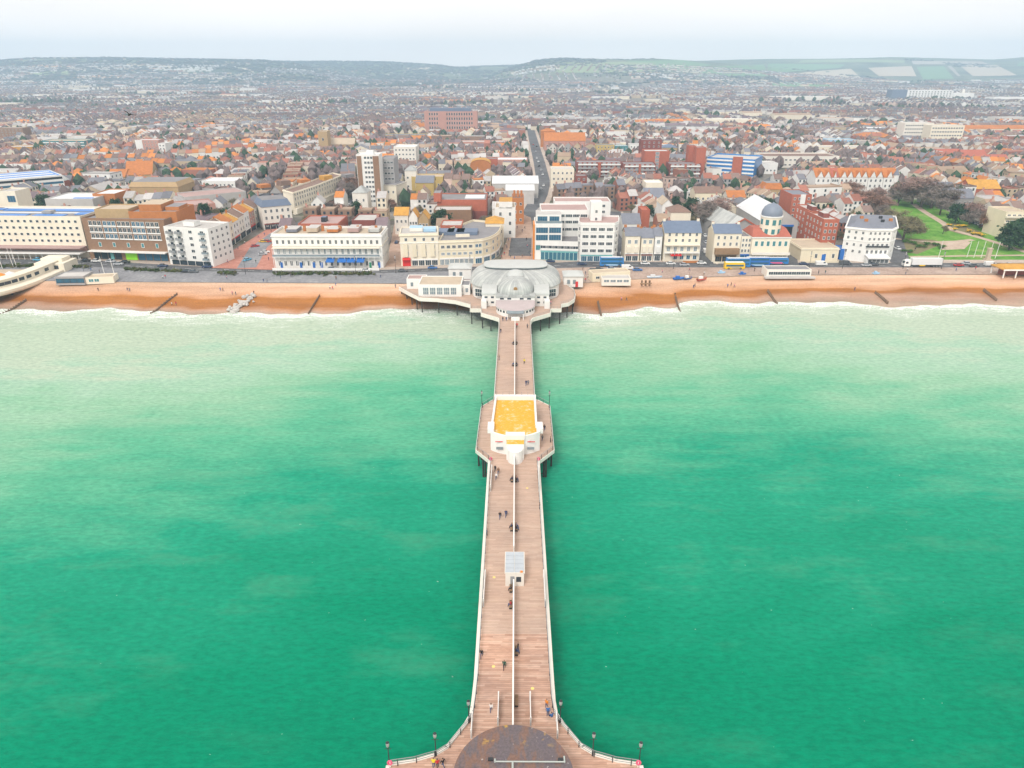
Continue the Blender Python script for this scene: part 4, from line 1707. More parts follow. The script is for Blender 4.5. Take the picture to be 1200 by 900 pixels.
            fs = [(0, 1, 5, 4), (1, 2, 5), (2, 3, 4, 5), (3, 0, 4)] if L >= D else [(0, 1, 4), (1, 2, 5, 4), (2, 3, 5), (3, 0, 4, 5)]
            b.add(vs, fs, mat)
            b.add(vs[:4], [(3, 2, 1, 0)], mat)
        elif kind == 'mansard':
            k = 1.4
            b.loft([[(x0, y0, z), (x1, y0, z), (x1, y1, z), (x0, y1, z)], [(k, k, z + rise), (L - k, k, z + rise), (L - k, D - k, z + rise), (k, D - k, z + rise)]], mat)
            b.add([(k, k, z + rise), (L - k, k, z + rise), (L - k, D - k, z + rise), (k, D - k, z + rise)], [(0, 1, 2, 3)], 'roof_felt')
        elif kind == 'vault':
            n = 10
            rings = []
            for i in range(n + 1):
                t = PI * i / n
                rings.append([(L / 2 + L / 2 * cos(t), y0, z + rise * sin(t)), (L / 2 + L / 2 * cos(t), y1, z + rise * sin(t))])
            b.loft(rings, mat, closed=False)
            for y in (0, D):
                b.add([(L / 2 + L / 2 * cos(PI * i / n), y, z + rise * sin(PI * i / n) - .02) for i in range(n + 1)], [tuple(range(n + 1))[::(1 if y else -1)]], wall or self.wall)
        b.build(name, self.root, (a[0], a[1], 0), r)
        return self

    def top(self, name, u0, u1, v0, v1, h, mat, roof=None, z=None):
        """plant room or other box on the roof; u, v are shares of the width and depth"""
        a, L, D, r = self.frame4()
        z = (self.h - .6) if z is None else z
        b = MB()
        b.prism([(u0 * L, v0 * D), (u1 * L, v0 * D), (u1 * L, v1 * D), (u0 * L, v1 * D)], z, z + h, mat, roof or mat)
        return b.build(name, self.root, (a[0], a[1], 0), r)

    def chimneys(self, us, v=.5, z=None, h=1.6, mat='orange_brick'):
        a, L, D, r = self.frame4()
        z = self.h if z is None else z
        for u in us:
            b = MB()
            b.box(-.6, .6, -.4, .4, -1, h, mat)
            for k in (-.3, .3):
                b.tube((k, 0, h), (k, 0, h + .45), .13, 'orange_tile', 6)
            b.build('chimney', self.root, (a[0] + cos(r) * u * L - sin(r) * v * D, a[1] + sin(r) * u * L + cos(r) * v * D, z), r)


def rect(px0, py0, px1, py1, depth, z=5.0):
    """footprint whose seaward edge stands between two ground points of the photo"""
    a, c = P(px0, py0, z), P(px1, py1, z)
    L = hypot(c[0] - a[0], c[1] - a[1])
    nx, ny = -(c[1] - a[1]) / L, (c[0] - a[0]) / L
    return [a, c, (c[0] + nx * depth, c[1] + ny * depth), (a[0] + nx * depth, a[1] + ny * depth)]


def rtop(px0, px1, ytop, h, depth, ytop1=None, z=5.0):
    """the same, known by the top edge of its seaward wall"""
    return rect(px0, ytop, px1, ytop if ytop1 is None else ytop1, depth, z + h) if True else None


def zs(n, z0, dz):
    return [z0 + i * dz for i in range(n)]
# ================================================================== SEAFRONT BUILDINGS, west to east
# lido: half-round building out over the beach
LC = P(-14, 316, 5.0)
ld = thing('lido', 'cream half-round seaside lido with curved window band built out over the beach', 'lido', (LC[0], LC[1], 5.0))
rx = P(79, 317, 5)[0] - LC[0]
rys = LC[1] - P(-14, 354, 5)[1]


def arcp(k, t0=-PI, t1=0, n=40, dy=0):
    return [(rx * k * np.sign(cos(t)) * abs(cos(t)) ** .55, rys * k * np.sign(sin(t)) * abs(sin(t)) ** .55 + dy) for t in np.linspace(t0, t1, n)]


o_, i_ = arcp(1.0), arcp(.80)
b = MB()
b.loft([[(x, y, z) for x, y in arcp(k)] for k, z in ((.985, -.8), (1.0, 0.0), (1.0, 1.0), (.975, 1.35))], 'pale_cream', closed=False)
b.loft([[(x, y, z) for x, y in arcp(k)] for k, z in ((.975, 1.35), (.90, 1.4))], 'pale_cream', closed=False)
b.build('parapet', ld)
b = MB()
b.loft([[(x, y, z) for x, y in arcp(k)] for k, z in ((.90, 1.4), (.90, 4.2), (.91, 4.2), (.91, 4.6), (.80, 4.8), (.78, 4.4), (.78, .1))], 'pale_cream', closed=False)
b.build('colonnade', ld)
for t in np.linspace(-PI * .98, -PI * .02, 31):
    q = MB()
    q.box(-1.3, 1.3, -.08, .05, 2.1, 3.4, 'glass')
    (xa, ya), (xb, yb_) = arcp(.902, t - .004, t + .004, 2)
    q.build('window', ld, ((xa + xb) / 2, (ya + yb_) / 2, 0), math.atan2(yb_ - ya, xb - xa))
b = MB()
b.add([(x, y, .12) for x, y in arcp(.79)], [tuple(range(40))], 'roof_tan')
b.build('deck', ld)
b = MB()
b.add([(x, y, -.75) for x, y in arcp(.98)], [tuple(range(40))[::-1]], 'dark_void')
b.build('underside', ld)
for t in np.linspace(-PI * .97, -PI * .03, 14):
    q = MB()
    x, y = arcp(.9, t, t, 1)[0]
    q.tube((x, y, -6), (x, y, -.75), .45, 'pile_wood', 7)
    q.build('pile', ld)
b = MB()
b.box(rx * .66, rx * 1.02, -4, 6.5, 0, 3.9, 'pale_cream')
b.box(rx * .70, rx * .96, -1, 5.5, 3.9, 5.4, 'pale_cream')
b.build('end_pavilion', ld)
for k in range(3):
    q = MB()
    q.box(-1.2, 1.2, -.06, .06, 1, 3, 'glass')
    q.build('window', ld, (rx * .72 + k * 3.6, -4.05, 0))
for nm, px_, py_, mat, lb in (('funfair_ride', 3, 332, 'orange_paint', 'orange and red roundabout ride on the lido deck'), ('funfair_ride', 14, 330, 'red_paint', 'red roundabout ride on the lido deck, nearer the curved wall')):
    x, y = P(px_, py_, 5.1)
    o = thing(nm, lb, 'funfair ride', (x, y, 5.13))
    q = MB()
    q.prism([(4 * cos(t), 4 * sin(t)) for t in np.arange(14) * PI / 7], 0, .5, mat)
    q.build('platform', o)
    q = MB()
    q.loft([[(3.4 * cos(t), 3.4 * sin(t), 2.7) for t in np.arange(14) * PI / 7], [(.3 * cos(t), .3 * sin(t), 4.4) for t in np.arange(14) * PI / 7]], 'roof_white' if mat == 'red_paint' else mat, cap1=True)
    q.build('canopy', o)
    q = MB()
    q.tube((0, 0, .5), (0, 0, 4), .35, 'yellow_paint', 8)
    q.build('pole', o)
    for t in np.arange(6) * PI / 3:
        q = MB()
        q.box(-.6, .6, -.4, .4, .55, 1.3, 'pale_blue' if int(t * 3) % 2 else 'yellow_paint')
        q.build('seat', o, (2.6 * cos(t), 2.6 * sin(t), 0), t)

# beach hotel
B = Bld('beach_hotel', 'long cream hotel with four rows of small square windows and blue roof strips', 'hotel', rect(-75, 299.5, 105, 301.5, 26), 19.5, 'pale_cream', 'roof_felt', .8)
B.win(0, 24, zs(4, 7.2, 3.05), 1.5, 1.35, .02, .985, 'glass', 'white_paint', 0)
B.slab('canopy', 0, 5.2, 5.6, 5.5, 'roof_pink')
B.slab('canopy_fascia', 0, 3.4, 5.2, .6, 'pink_brick')
B.slab('porch', 0, 2.9, 3.3, 6.5, 'white_paint')
for k in range(26):
    x, y, r = B.at(0, (k + .5) / 26, 5.8)
    q = MB()
    q.tube((0, 0, 0), (0, 0, 2.9), .12, 'white_paint', 6)
    q.build('porch_post', B.root, (x, y, 0))
for u0, u1, v0, v1 in ((.32, .62, .15, .3), (.66, .86, .15, .3), (.36, .99, .62, .8), (.2, .34, .7, .85), (.9, .99, .3, .5)):
    B.top('roof_light', u0, u1, v0, v1, .25, 'blue_panel', z=18.75)
B.top('plant_room', .68, .74, .35, .5, 1.2, 'grey_concrete')
B.top('roof_walk', .3, .999, .42, .5, .2, 'roof_white', z=18.74)
B.top('roof_walk', .3, .999, .86, .95, .2, 'roof_white', z=18.74)
B = Bld('lift_tower', 'cream tower with dark window rising at the back of the long hotel', 'tower', rtop(-6, 17, 224, 26, 12), 26, 'pale_cream', 'roof_pale', .6)
B.win(0, 1, [20.5], 4.0, 3.2, .5, .98, 'glass_blue', 'grey_metal', 2)

# brown office block
B = Bld('brown_office_block', 'brown brick block with three window bands above small square windows and green shopfront', 'office block', rect(107, 303.5, 201, 306.5, 20), 19.5, 'brown_brick', 'roof_felt', .7)
for i in range(5):
    for z in (10.2, 13.2, 16.1):
        t0, t1 = .07 + i * .176, .07 + (i + 1) * .176 - .012
        B.slab('sill_band', 0, z - .45, z, .3, 'white_paint', t0, t1)
    B.win(0, 3, [10.15, 13.15, 16.1], 1.8, 2.15, .07 + i * .176, .07 + (i + 1) * .176 - .014, 'glass_blue' if i % 2 else 'glass', 'white_paint', 1)
B.win(0, 5, [6.2], 1.4, 2.1, .07, .95, 'glass_teal', 'white_paint', 0)
B.slab('canopy', 0, 4.2, 4.6, 3.0, 'white_paint', .03, .985)
B.shop(0, .05, .4, .2, 4.0, 'glass', 'dark_metal', 4)
B.shop(0, .6, .97, .2, 4.0, 'glass_blue', 'dark_metal', 4)
B.slab('shop_sign', 0, .3, 3.4, .25, 'lime_paint', .45, .59)
B.slab('shop_sign', 0, .3, 3.2, .25, 'teal_paint', .26, .3)
Bld('roof_hall', 'tan brick hall with flat roof behind the brown office block', 'hall', rtop(110, 150, 245, 23, 14), 23, 'tan_brick', 'roof_tan', .5)
B = Bld('orange_brick_hall', 'stepped orange brick hall behind the brown office block', 'hall', rtop(150, 206, 248, 22, 20), 22, 'orange_brick', 'roof_felt', .6)
B.top('upper_block', .15, .62, .2, .9, 3.2, 'orange_brick', 'roof_tan')
B.top('upper_block', .66, .95, .3, .8, 1.8, 'orange_brick', 'roof_felt')

# white flats with balconies on the corner of the square
B = Bld('balconied_flats', 'white corner apartment block with stacked balconies beside the brick-paved square', 'apartment block', rect(200, 309.5, 251, 313, 16), 17.5, 'white_render', 'roof_pale', .8)
B.win(0, 2, zs(5, 3.2, 2.9), 1.9, 1.5, .46, .98, 'glass', 'white_paint', 1)
B.win(0, 2, zs(5, 3.2, 2.9), 1.5, 1.4, .04, .42, 'glass', 'dark_metal', 1)
for z in zs(5, 3.0, 2.9):
    for t in (.13, .33):
        B.balcony(0, t, z, 3.0, 1.3, 'grey_concrete', 'grey_metal')
    B.balcony(0, .86, z, 2.8, 1.1)
B.win(1, 4, zs(5, 3.2, 2.9), 1.4, 1.4)
B.shop(0, .05, .95, .1, 2.7, 'glass', 'dark_metal', 5)
B.top('plant_room', .3, .55, .3, .6, 2.2, 'white_render', 'roof_pale')

# white stucco terrace with verandahs
B = Bld('stucco_terrace', 'long white stucco terrace with verandahs and blue awnings facing the promenade', 'terrace', rect(323, 314, 449.5, 314, 17), 15.6, 'white_render', 'roof_tan', 1.0, margin=2)
B.win(0, 18, [10.9], 1.15, 1.9, .02, .985, 'glass', 'warm_white', 1)
B.win(0, 18, [6.3], 1.25, 2.5, .02, .985, 'glass_pale', 'white_paint', 1)
B.win(0, 18, [1.0], 1.3, 2.3, .02, .985, 'glass', 'white_paint', 1)
B.ring('cornice', 14.2, 14.6, .35, 'white_paint')
B.ring('string_course', 10.0, 10.3, .25, 'pale_cream')
B.slab('verandah_roof', 0, 9.3, 9.5, 2.0, 'pale_cream', 0, .98)
B.slab('verandah_floor', 0, 5.4, 5.7, 2.1, 'white_paint', 0, .98)
for k in range(19):
    t = .004 + k * .0545
    x, y, r = B.at(0, min(t, .98), 1.95)
    q = MB()
    q.box(-.07, .07, -.07, .07, 0, 9.3, 'white_paint')
    q.build('verandah_post', B.root, (x, y, 0), r)
a_, c_, L_, r_ = B.edge(0)
q = MB()
q.box(0, L_ * .98, -2.08, -2.03, 5.7, 6.6, 'glass_pale')
q.build('verandah_rail', B.root, (a_[0], a_[1], 0), r_)
for t0, t1 in ((.49, .565), (.595, .675), (.68, .76), (.77, .84)):
    B.awning(0, t0, t1, 5.3, 4.0, 'blue_paint', 1.5)
for t in (.06, .24, .36, .43, .88, .965):
    x, y, r = B.at(0, t, .05)
    q = MB()
    q.box(-.55, .55, -.09, 0, .1, 2.6, 'blue_paint' if t not in (.88,) else 'green_paint')
    q.build('door', B.root, (x, y, 0), r)
B.slab('garden_wall', 0, 0, 1.1, 4.6, 'white_paint', 0, .975, -4.3)
B.chimneys((.08, .25, .42, .58, .75, .92), .6, 15.0, 2.0)
B.win(1, 4, [4, 8, 12], 1.0, 1.6)
for k in range(5):
    B.top('dormer', .1 + k * .19, .2 + k * .19, .35, .85, 1.3 + .5 * (k % 2), ['slate', 'roof_tan', 'orange_tile', 'roof_pink', 'lead_roof'][k], 'roof_pale')

# cream hotel and curved arcade on the corner of the main street
B = Bld('cream_hotel', 'tall cream hotel with paired bay windows and a red awning beside the curved arcade', 'hotel', rect(470.5, 312, 514.5, 311, 16), 16.5, 'pale_cream', 'roof_pale', .8)
B.win(0, 4, [12.6], 1.3, 1.7, .04, .98, 'glass', 'white_paint', 1)
B.win(0, 4, [5.2, 8.6], 1.9, 2.3, .04, .98, 'glass_pale', 'white_paint', 2)
for k in range(4):
    B.slab('bay', 0, 4.8, 11.2, .75, 'cream_render', .085 + k * .235, .195 + k * .235)
B.ring('cornice', 15.2, 15.6, .4, 'cream_render')
B.ring('string_course', 11.6, 11.9, .25, 'white_paint')
B.shop(0, .28, .98, .1, 3.4, 'glass', 'white_paint', 4, 'white_paint')
B.slab('shop_front', 0, .1, 3.6, .4, 'red_paint', .04, .25)
B.awning(0, .04, .25, 4.4, 1.8, 'red_paint')
B.top('roof_room', .25, .6, .4, .8, 1.8, 'warm_white', 'pale_blue')
B.top('roof_room', .62, .95, .35, .7, 1.5, 'pale_blue', 'pale_blue')
B.win(3, 3, [4, 8, 12], 1.1, 1.7)
ap = [P(514.8, 311, 5), P(556, 309.5, 5)] + [P(x, y, 5) for x, y in ((566, 308.3), (575, 305.5), (581, 302), (585, 298), (587.5, 292), (588, 286))]
bk = P(555, 283, 5)
ap = ap + [bk, (ap[0][0] + 1.0, ap[0][1] + 24)]
B = Bld('curved_arcade', 'cream two-storey arcade curving round the corner into the main street', 'arcade', ap, 12.2, 'cream_render', 'roof_felt', 1.1)
B.win(0, 6, [8.2], 1.7, 1.6, .04, .98, 'glass', 'white_paint', 2)
B.win(0, 6, [4.9], 1.7, 1.4, .04, .98, 'glass_pale', 'white_paint', 2)
for e in range(1, 7):
    B.win(e, 1 if e > 1 else 2, [4.9, 8.2], 1.5, 1.7, 0.1, .9, 'glass_blue', 'white_paint', 1)
    B.shop(e, .08, .92, .1, 3.3, 'glass_blue', 'white_paint', 1, 'white_paint')
B.shop(0, .02, .98, .1, 3.4, 'glass_pale', 'white_paint', 7, 'white_paint')
B.ring('cornice', 11.0, 11.3, .3, 'pale_cream')
B.ring('string_course', 7.3, 7.5, .2, 'pale_cream')
q = MB()
q.prism([(x, y) for x, y in loc(rect(535, 306.5, 551, 306, .6), B.o)], 12.2, 13.6, 'pale_cream')
q.build('pediment', B.root)
for px_, w_, mat in ((522, 9, 'slate'), (535, 8, 'lead_roof'), (548, 10, 'roof_felt')):
    q = MB()
    c0 = loc([P(px_, 300, 5)], B.o)[0]
    q.box(c0[0] - w_ / 2, c0[0] + w_ / 2, c0[1] - 2, c0[1] + 7, 11.2, 12.8, 'blue_slate', bottom=False)
    q.build('roof_light', B.root)

# glass-fronted block and white deco flats east of the main street
B = Bld('teal_shop_parade', 'low white curved parade with teal shopfronts on the corner facing the pavilion', 'shops', [P(626.5, 297, 5), P(628, 301.5, 5), P(633, 304.2, 5), P(677, 305.5, 5), P(677, 292, 5), P(628, 286, 5)], 9.0, 'white_render', 'roof_felt', .7)
B.win(2, 6, [5.4], 3.6, 1.5, .02, .98, 'glass', 'white_paint', 2)
B.shop(2, .01, .99, .1, 4.2, 'glass_blue', 'teal_paint', 9, 'teal_paint')
for e in (0, 1):
    B.shop(e, .02, .98, .1, 4.2, 'glass_blue', 'teal_paint', 1, 'teal_paint')
    B.win(e, 1, [5.4], 1.8, 1.5, .1, .9)
B.ring('string_course', 4.8, 5.2, .3, 'white_paint')
B = Bld('glass_fronted_block', 'white block with wide blue glass bands and orange side wall on the main street corner', 'office block', rtop(627, 659, 262, 17, 16), 17, 'white_render', 'roof_pale', .5)
B.win(0, 2, [9.2, 12.6], 5.6, 2.6, .02, .98, 'glass_blue', 'grey_metal', 4)
B.win(0, 2, [4.6], 5.6, 2.4, .02, .98, 'glass_teal', 'grey_metal', 4)
B.top('upper_floor', .06, .98, .25, .98, 4.0, 'white_render', 'roof_pale')
a_, L_, D_, r_ = B.frame4()
for k in range(2):
    put('window', window_mesh(4.6, 2.2, 'glass_blue', 'grey_metal', 3), B.root, (a_[0] + cos(r_) * (L_ * .28 + k * L_ * .44), a_[1] + sin(r_) * L_ * .3 + D_ * .25 - .05, 17.4), r_)
B.top('roof_terrace_screen', .04, .98, .02, .04, 1.0, 'glass_pale', z=17.0)
B.top('side_fin', -.055, -.005, -.02, .6, 16.5, 'orange_paint', z=0)
fp = [P(x, y, 5) for x, y in ((676.5, 304.5), (679.5, 306.3), (718, 306.6), (722.5, 304), (723, 296), (677, 295))]
B = Bld('deco_flats', 'white art deco flats with rounded corners and long metal window bands', 'apartment block', fp, 20.5, 'white_render', 'roof_pink', .9)
B.win(1, 4, zs(4, 4.9, 3.75), 2.9, 1.75, .02, .98, 'glass', 'white_paint', 3)
for e in (0, 2, 3):
    B.win(e, 1, zs(4, 4.9, 3.75), 1.9, 1.75, .05, .95, 'glass', 'white_paint', 2)
B.shop(1, .02, .98, .1, 3.4, 'glass_blue', 'white_paint', 5, 'teal_paint')
for z in (4.2, 8.0, 11.7, 15.5, 19.2):
    B.ring('string_course', z, z + .25, .18, 'white_paint')
B = Bld('deco_rear_block', 'white rear block with pink flat roofs behind the deco flats', 'apartment block', rtop(634, 690, 246, 21, 18), 21, 'white_render', 'roof_pink', .6)
B.win(0, 4, [11, 14.5, 17.5], 3.4, 1.5, .35, .98, 'glass', 'white_paint', 3)
B = Bld('white_stair_tower', 'slim white stair tower rising above the deco flats', 'tower', rtop(693, 706, 237, 26, 7), 26, 'white_render', 'roof_white', .5)
B.win(0, 1, [14, 17.5, 21], 1.2, 1.5, .3, .7)
B = Bld('deco_rear_block', 'long white back block with red-pink roof next to the white stair tower', 'apartment block', rtop(650, 716, 236, 21, 14), 21, 'white_render', 'roof_pink', .6)
B.win(0, 5, [12, 15, 18], 1.6, 1.5)

# small Victorian houses and cream hotel
for lb, x0, x1, hh, wall, rise, shopm, nm in (
        ('narrow cream guest house with pink shopfront east of the deco flats', 731.5, 748.5, 12.0, 'pale_cream', 3, 'pink_brick', 2),
        ('cream guest house with dark red shopfront, middle one between deco flats and broad cream hotel', 750, 764.5, 11.2, 'pale_cream', 3.4, 'dark_red_brick', 2),
        ('slim white guest house with a low white garden wall tight against the wide cream hotel', 765.5, 774, 12.0, 'white_render', 3, 'dark_metal', 1)):
    B = Bld('guest_house', lb, 'guest house', rect(x0, 306, x1, 306, 11), hh, wall, 'slate', 0, group='guest houses on the seafront')
    B.pitched('gable', rise, 'slate')
    B.win(0, nm, [4.6, 8.2], 1.5, 1.9, .05, .95, 'glass_pale', 'white_paint', 1)
    B.shop(0, .06, .94, .1, 3.1, 'glass', 'white_paint', nm, shopm)
    B.slab('cornice', 0, 3.5, 3.8, .5, 'white_paint')
    B.chimneys((.06, .94), .5, hh + 1.6, 2.2)
    for k in range(nm):
        B.slab('bay', 0, 4.2, 7.0, .7, wall, (k + .25) / nm, (k + .75) / nm)
B = Bld('cream_seafront_hotel', 'broad cream hotel with blue slate roof, verandah and red awning', 'hotel', rect(776.5, 306, 818.5, 306, 13), 13.5, 'pale_cream', 'blue_slate', 0)
B.pitched('gable', 4.2, 'blue_slate')
B.win(0, 5, [9.0, 11.7], 1.2, 1.6, .04, .97, 'glass', 'white_paint', 1)
B.win(0, 5, [4.6], 1.6, 2.2, .04, .97, 'glass_pale', 'white_paint', 1)
B.win(0, 4, [.8], 1.8, 2.0, .25, .97, 'glass_blue', 'white_paint', 1)
B.slab('verandah_roof', 0, 7.7, 7.9, 1.8, 'pale_cream', .02, .98)
B.slab('verandah_floor', 0, 4.1, 4.3, 1.8, 'white_paint', .02, .98)
B.awning(0, .18, .48, 4.0, 2.6, 'red_paint')
B.slab('garden_wall', 0, 0, 1.0, 3.6, 'orange_brick', .52, .97, -3.3)
B.chimneys((.03, .97), .5, 16.2, 2.4, 'pale_cream')
for k in range(6):
    x, y, r = B.at(0, .02 + k * .192, 1.7)
    q = MB()
    q.box(-.07, .07, -.07, .07, 0, 7.7, 'white_paint')
    q.build('verandah_post', B.root, (x, y, 0), r)

# cream terrace and domed cinema
B = Bld('cream_terrace', 'cream four-storey house with slate roof left of the domed cinema', 'hotel', rect(834, 307, 865, 307, 12), 13.5, 'pale_cream', 'blue_slate', 0)
B.pitched('gable', 3.2, 'blue_slate')
B.win(0, 4, zs(2, 7.6, 3.0), 1.1, 1.7, .04, .97, 'glass', 'white_paint', 1)
B.shop(0, .1, .9, .1, 3.2, 'glass', 'timber', 3, 'timber')
B.slab('verandah', 0, 3.9, 6.6, 1.7, 'timber', .05, .95)
B.chimneys((.02, .98), .5, 15.4, 2.0, 'pale_cream')
B.slab('garden_wall', 0, 0, .9, 3.0, 'pale_cream', .0, 1.0, -2.7)
B = Bld('cream_terrace', 'lower cream house with blue shopfront squeezed between slate-roofed house and domed cinema', 'house', rect(865.5, 307, 877.5, 307, 12), 12.0, 'pale_cream', 'roof_felt', .6)
B.win(0, 3, [4.6, 7.2, 9.5], 1.0, 1.5, .03, .97)
B.shop(0, .05, .95, .1, 3.6, 'glass_blue', 'blue_paint', 2, 'blue_paint')
B = Bld('domed_cinema', 'cream cinema with red tiled roof and round corner tower under a grey dome', 'cinema', rect(878, 308, 922, 308, 15), 12.2, 'pale_cream', 'roof_felt', 0)
B.win(0, 6, [7.8], 1.5, 2.4, .04, .97, 'glass_teal', 'white_paint', 0)
B.shop(0, .03, .97, .1, 3.9, 'glass', 'pale_cream', 8, 'pale_cream')
B.slab('canopy', 0, 4.1, 4.5, 2.2, 'pale_cream')
B.slab('balcony', 0, 4.5, 5.4, 2.2, 'warm_white', 0, 1, -2.0)
B.ring('cornice', 11.6, 12.0, .4, 'white_paint')
a_, L_, D_, r_ = B.frame4()
q = MB()
x0, x1, y0, y1, k = -.3, L_ + .3, -.3, D_ + .3, 4.5
q.loft([[(x0, y0, 12.2), (x1, y0, 12.2), (x1, y1, 12.2), (x0, y1, 12.2)], [(1.2, k, 15.4), (L_ - 1.2, k, 15.4), (L_ - 1.2, D_ - k, 15.4), (1.2, D_ - k, 15.4)]], 'red_tile', cap1=True, cap0=True)
q.build('roof', B.root, (a_[0], a_[1], 0), r_)
q = MB()
tw = [(4.7 * cos(t), 4.7 * sin(t)) for t in np.arange(20) * PI / 10]
q.prism(tw, 11.0, 20.6, 'pale_cream', cap=False)
q.prism([(x * 1.08, y * 1.08) for x, y in tw], 20.6, 21.1, 'white_paint', bottom=True)
tower = q.build('tower', B.root, (a_[0] + L_ * .52, a_[1] + 5.2, 0))
q = MB()
q.loft([[(r * cos(t), r * sin(t), z) for t in np.arange(24) * PI / 12] for r, z in ((4.6, 21.1), (4.75, 21.8), (4.5, 23.2), (3.7, 24.8), (2.2, 26.0), (.6, 26.5), (.1, 27.1))], 'dome_grey', cap1=True)
pm('dome_grey', (.20, .23, .29), .5, .12, .5, spec=.5)
q.build('dome', tower, (0, 0, 0), smooth=True)
for t in np.linspace(PI * 1.08, PI * 1.92, 5):
    for z, h in ((13.2, 2.2), (17.2, 2.4)):
        q = MB()
        q.box(-.75, .75, -.06, .1, 0, h, 'glass_teal')
        q.build('window', tower, (4.7 * cos(t), 4.7 * sin(t), z), t + PI / 2)
# single-storey and bus garage
B = Bld('tan_lodge', 'single-storey tan stone building with flat roof and blue door by the bus yard', 'lodge', rect(937, 306, 981, 306, 20), 6.3, 'cream_render', 'roof_tan', .5)
B.win(0, 3, [1.4], 1.3, 2.2, .3, .98, 'glass', 'white_paint', 1)
q = MB()
x, y, r = B.at(0, .62, .05)
q.box(-.9, .9, -.08, 0, .1, 3.2, 'blue_paint')
q.build('door', B.root, (x, y, 0), r)
B.ring('cornice', 5.5, 5.8, .3, 'pale_cream')
B.slab('garden_wall', 0, 0, .9, 3.2, 'cream_render', 0, 1, -2.9)
B = Bld('blue_container', 'blue steel container with white panels standing between tan lodge and white hotel', 'container', rect(983, 304.5, 997, 304.5, 8), 5.2, 'blue_paint', 'blue_paint', .2)
B.slab('panel', 0, 1.0, 3.2, .06, 'pale_blue', .4, .6)
B = Bld('bus_garage', 'wide white-roofed bus garage with dark open doorway behind the domed cinema', 'garage', rtop(893, 936, 259, 9.5, 46, 259), 9.5, 'roof_pale', 'roof_white', 0)
B.pitched('gable', 6.5, 'roof_white', ridge='y', wall='roof_pale')
B.slab('doorway', 0, .1, 6.6, .12, 'dark_void', .42, .86)
B.slab('door_header', 0, 6.6, 7.6, .3, 'blue_paint', .40, .88)
B = Bld('grey_shed', 'grey corrugated shed with red-edged gable left of the bus garage', 'shed', rtop(852, 890, 268, 8.5, 36, 267), 8.5, 'grey_concrete', 'lead_roof', 0)
B.pitched('gable', 5.0, 'lead_roof', ridge='y', wall='grey_concrete')
a_, L_, D_, r_ = B.frame4()
q = MB()
q.loft([[(x, y, z) for y, z in ((-.5, zz), (-.1, zz), (-.1, zz - .9), (-.5, zz - .9))] for x, zz in ((-.4, 8.6), (L_ / 2, 13.8), (L_ + .4, 8.6))], 'red_tile', cap0=True, cap1=True)
q.build('barge_board', B.root, (a_[0], a_[1], 0), r_)
B = Bld('long_shed', 'long pale metal shed roof running back beside the bare tree', 'shed', rtop(838, 851, 256, 8, 52), 8, 'roof_pale', 'lead_roof', 0)
B.pitched('gable', 2.5, 'lead_pale', ridge='y')

# red brick mansion flats up the side street, and the white park hotel
for lb, x0, x1, yt, h, d in (('red brick flats with white windows directly behind the white park hotel', 966, 984, 257, 17, 22), ('orange-red brick flats beside the bus yard, stepped back from the park hotel', 954, 968, 249, 17, 24)):
    B = Bld('red_brick_flats', lb, 'apartment block', rtop(x0, x1, yt, h, d), h, 'red_brick', 'roof_pale', .6)
    B.win(0, 3, zs(4, 4.0, 3.2), 1.2, 1.6)
    B.win(3, 5, zs(4, 4.0, 3.2), 1.2, 1.6)
    B.top('lift_house', .3, .7, .3, .6, 2.2, 'dark_red_brick', 'roof_pale')
B = Bld('red_brick_flats', 'red and white banded brick flats between the orange dormer house and the brown-red bare trees', 'apartment block', rtop(929, 952, 228, 16, 20), 16, 'red_brick', 'slate', .5)
B.win(0, 4, zs(4, 3.2, 3.2), 1.2, 1.6)
B.slab('white_bay', 0, 0, 16, .7, 'white_render', .42, .66)
fp = [P(x, y, 5) for x, y in ((984, 304), (1010, 307.2), (1038, 307.4), (1044, 304), (1042, 289), (990, 287))]
B = Bld('park_hotel', 'white four-storey stucco hotel with grey mansard roof beside the park', 'hotel', fp, 19.0, 'white_render', 'slate', .8)
B.win(1, 5, [4.9, 8.6], 1.2, 2.1, .03, .98, 'glass', 'white_paint', 1)
B.win(1, 5, [12.4, 15.6], 1.1, 1.6, .03, .98, 'glass', 'white_paint', 1)
for e in (0, 2):
    B.win(e, 3 if e == 0 else 1, [4.9, 8.6, 12.4, 15.6], 1.1, 1.7, .04, .96)
B.win(5, 3, [4.9, 8.6, 12.4, 15.6], 1.1, 1.7)
for k in range(5):
    B.balcony(1, .03 + .95 * (k + .5) / 5, 8.5, 2.0, .8, 'white_paint', 'dark_metal')
B.slab('terrace_room', 1, .2, 3.4, 3.0, 'white_paint', .05, .98)
B.shop(1, .1, .95, .3, 3.0, 'glass', 'white_paint', 5)
for ch in list(B.root.children):
    if ch.name.startswith('shop_window'):
        ch.location.y -= 3.05
B.awning(1, .05, .98, 4.4, 4.6, 'white_paint', .8)
B.ring('cornice', 18.0, 18.4, .4, 'white_paint')
B.ring('string_course', 11.6, 11.9, .2, 'white_paint')
q = MB()
ctr = [(x * .86, y * .86) for x, y in B.p]
q.loft([[(x * .93, y * .93, 18.3) for x, y in B.p], [(x * .70, y * .66, 20.8) for x, y in B.p]], 'slate', cap1=True)
q.build('mansard_roof', B.root)
for k, (x, y) in enumerate(((-6, -3), (1, -4.5), (6, -2), (4, 4), (-5, 4))):
    q = MB()
    q.box(x - .7, x + .7, y - .5, y + .5, 18.4, 22.2, 'dark_metal' if k % 2 else 'orange_brick', bottom=False)
    q.build('chimney', B.root)

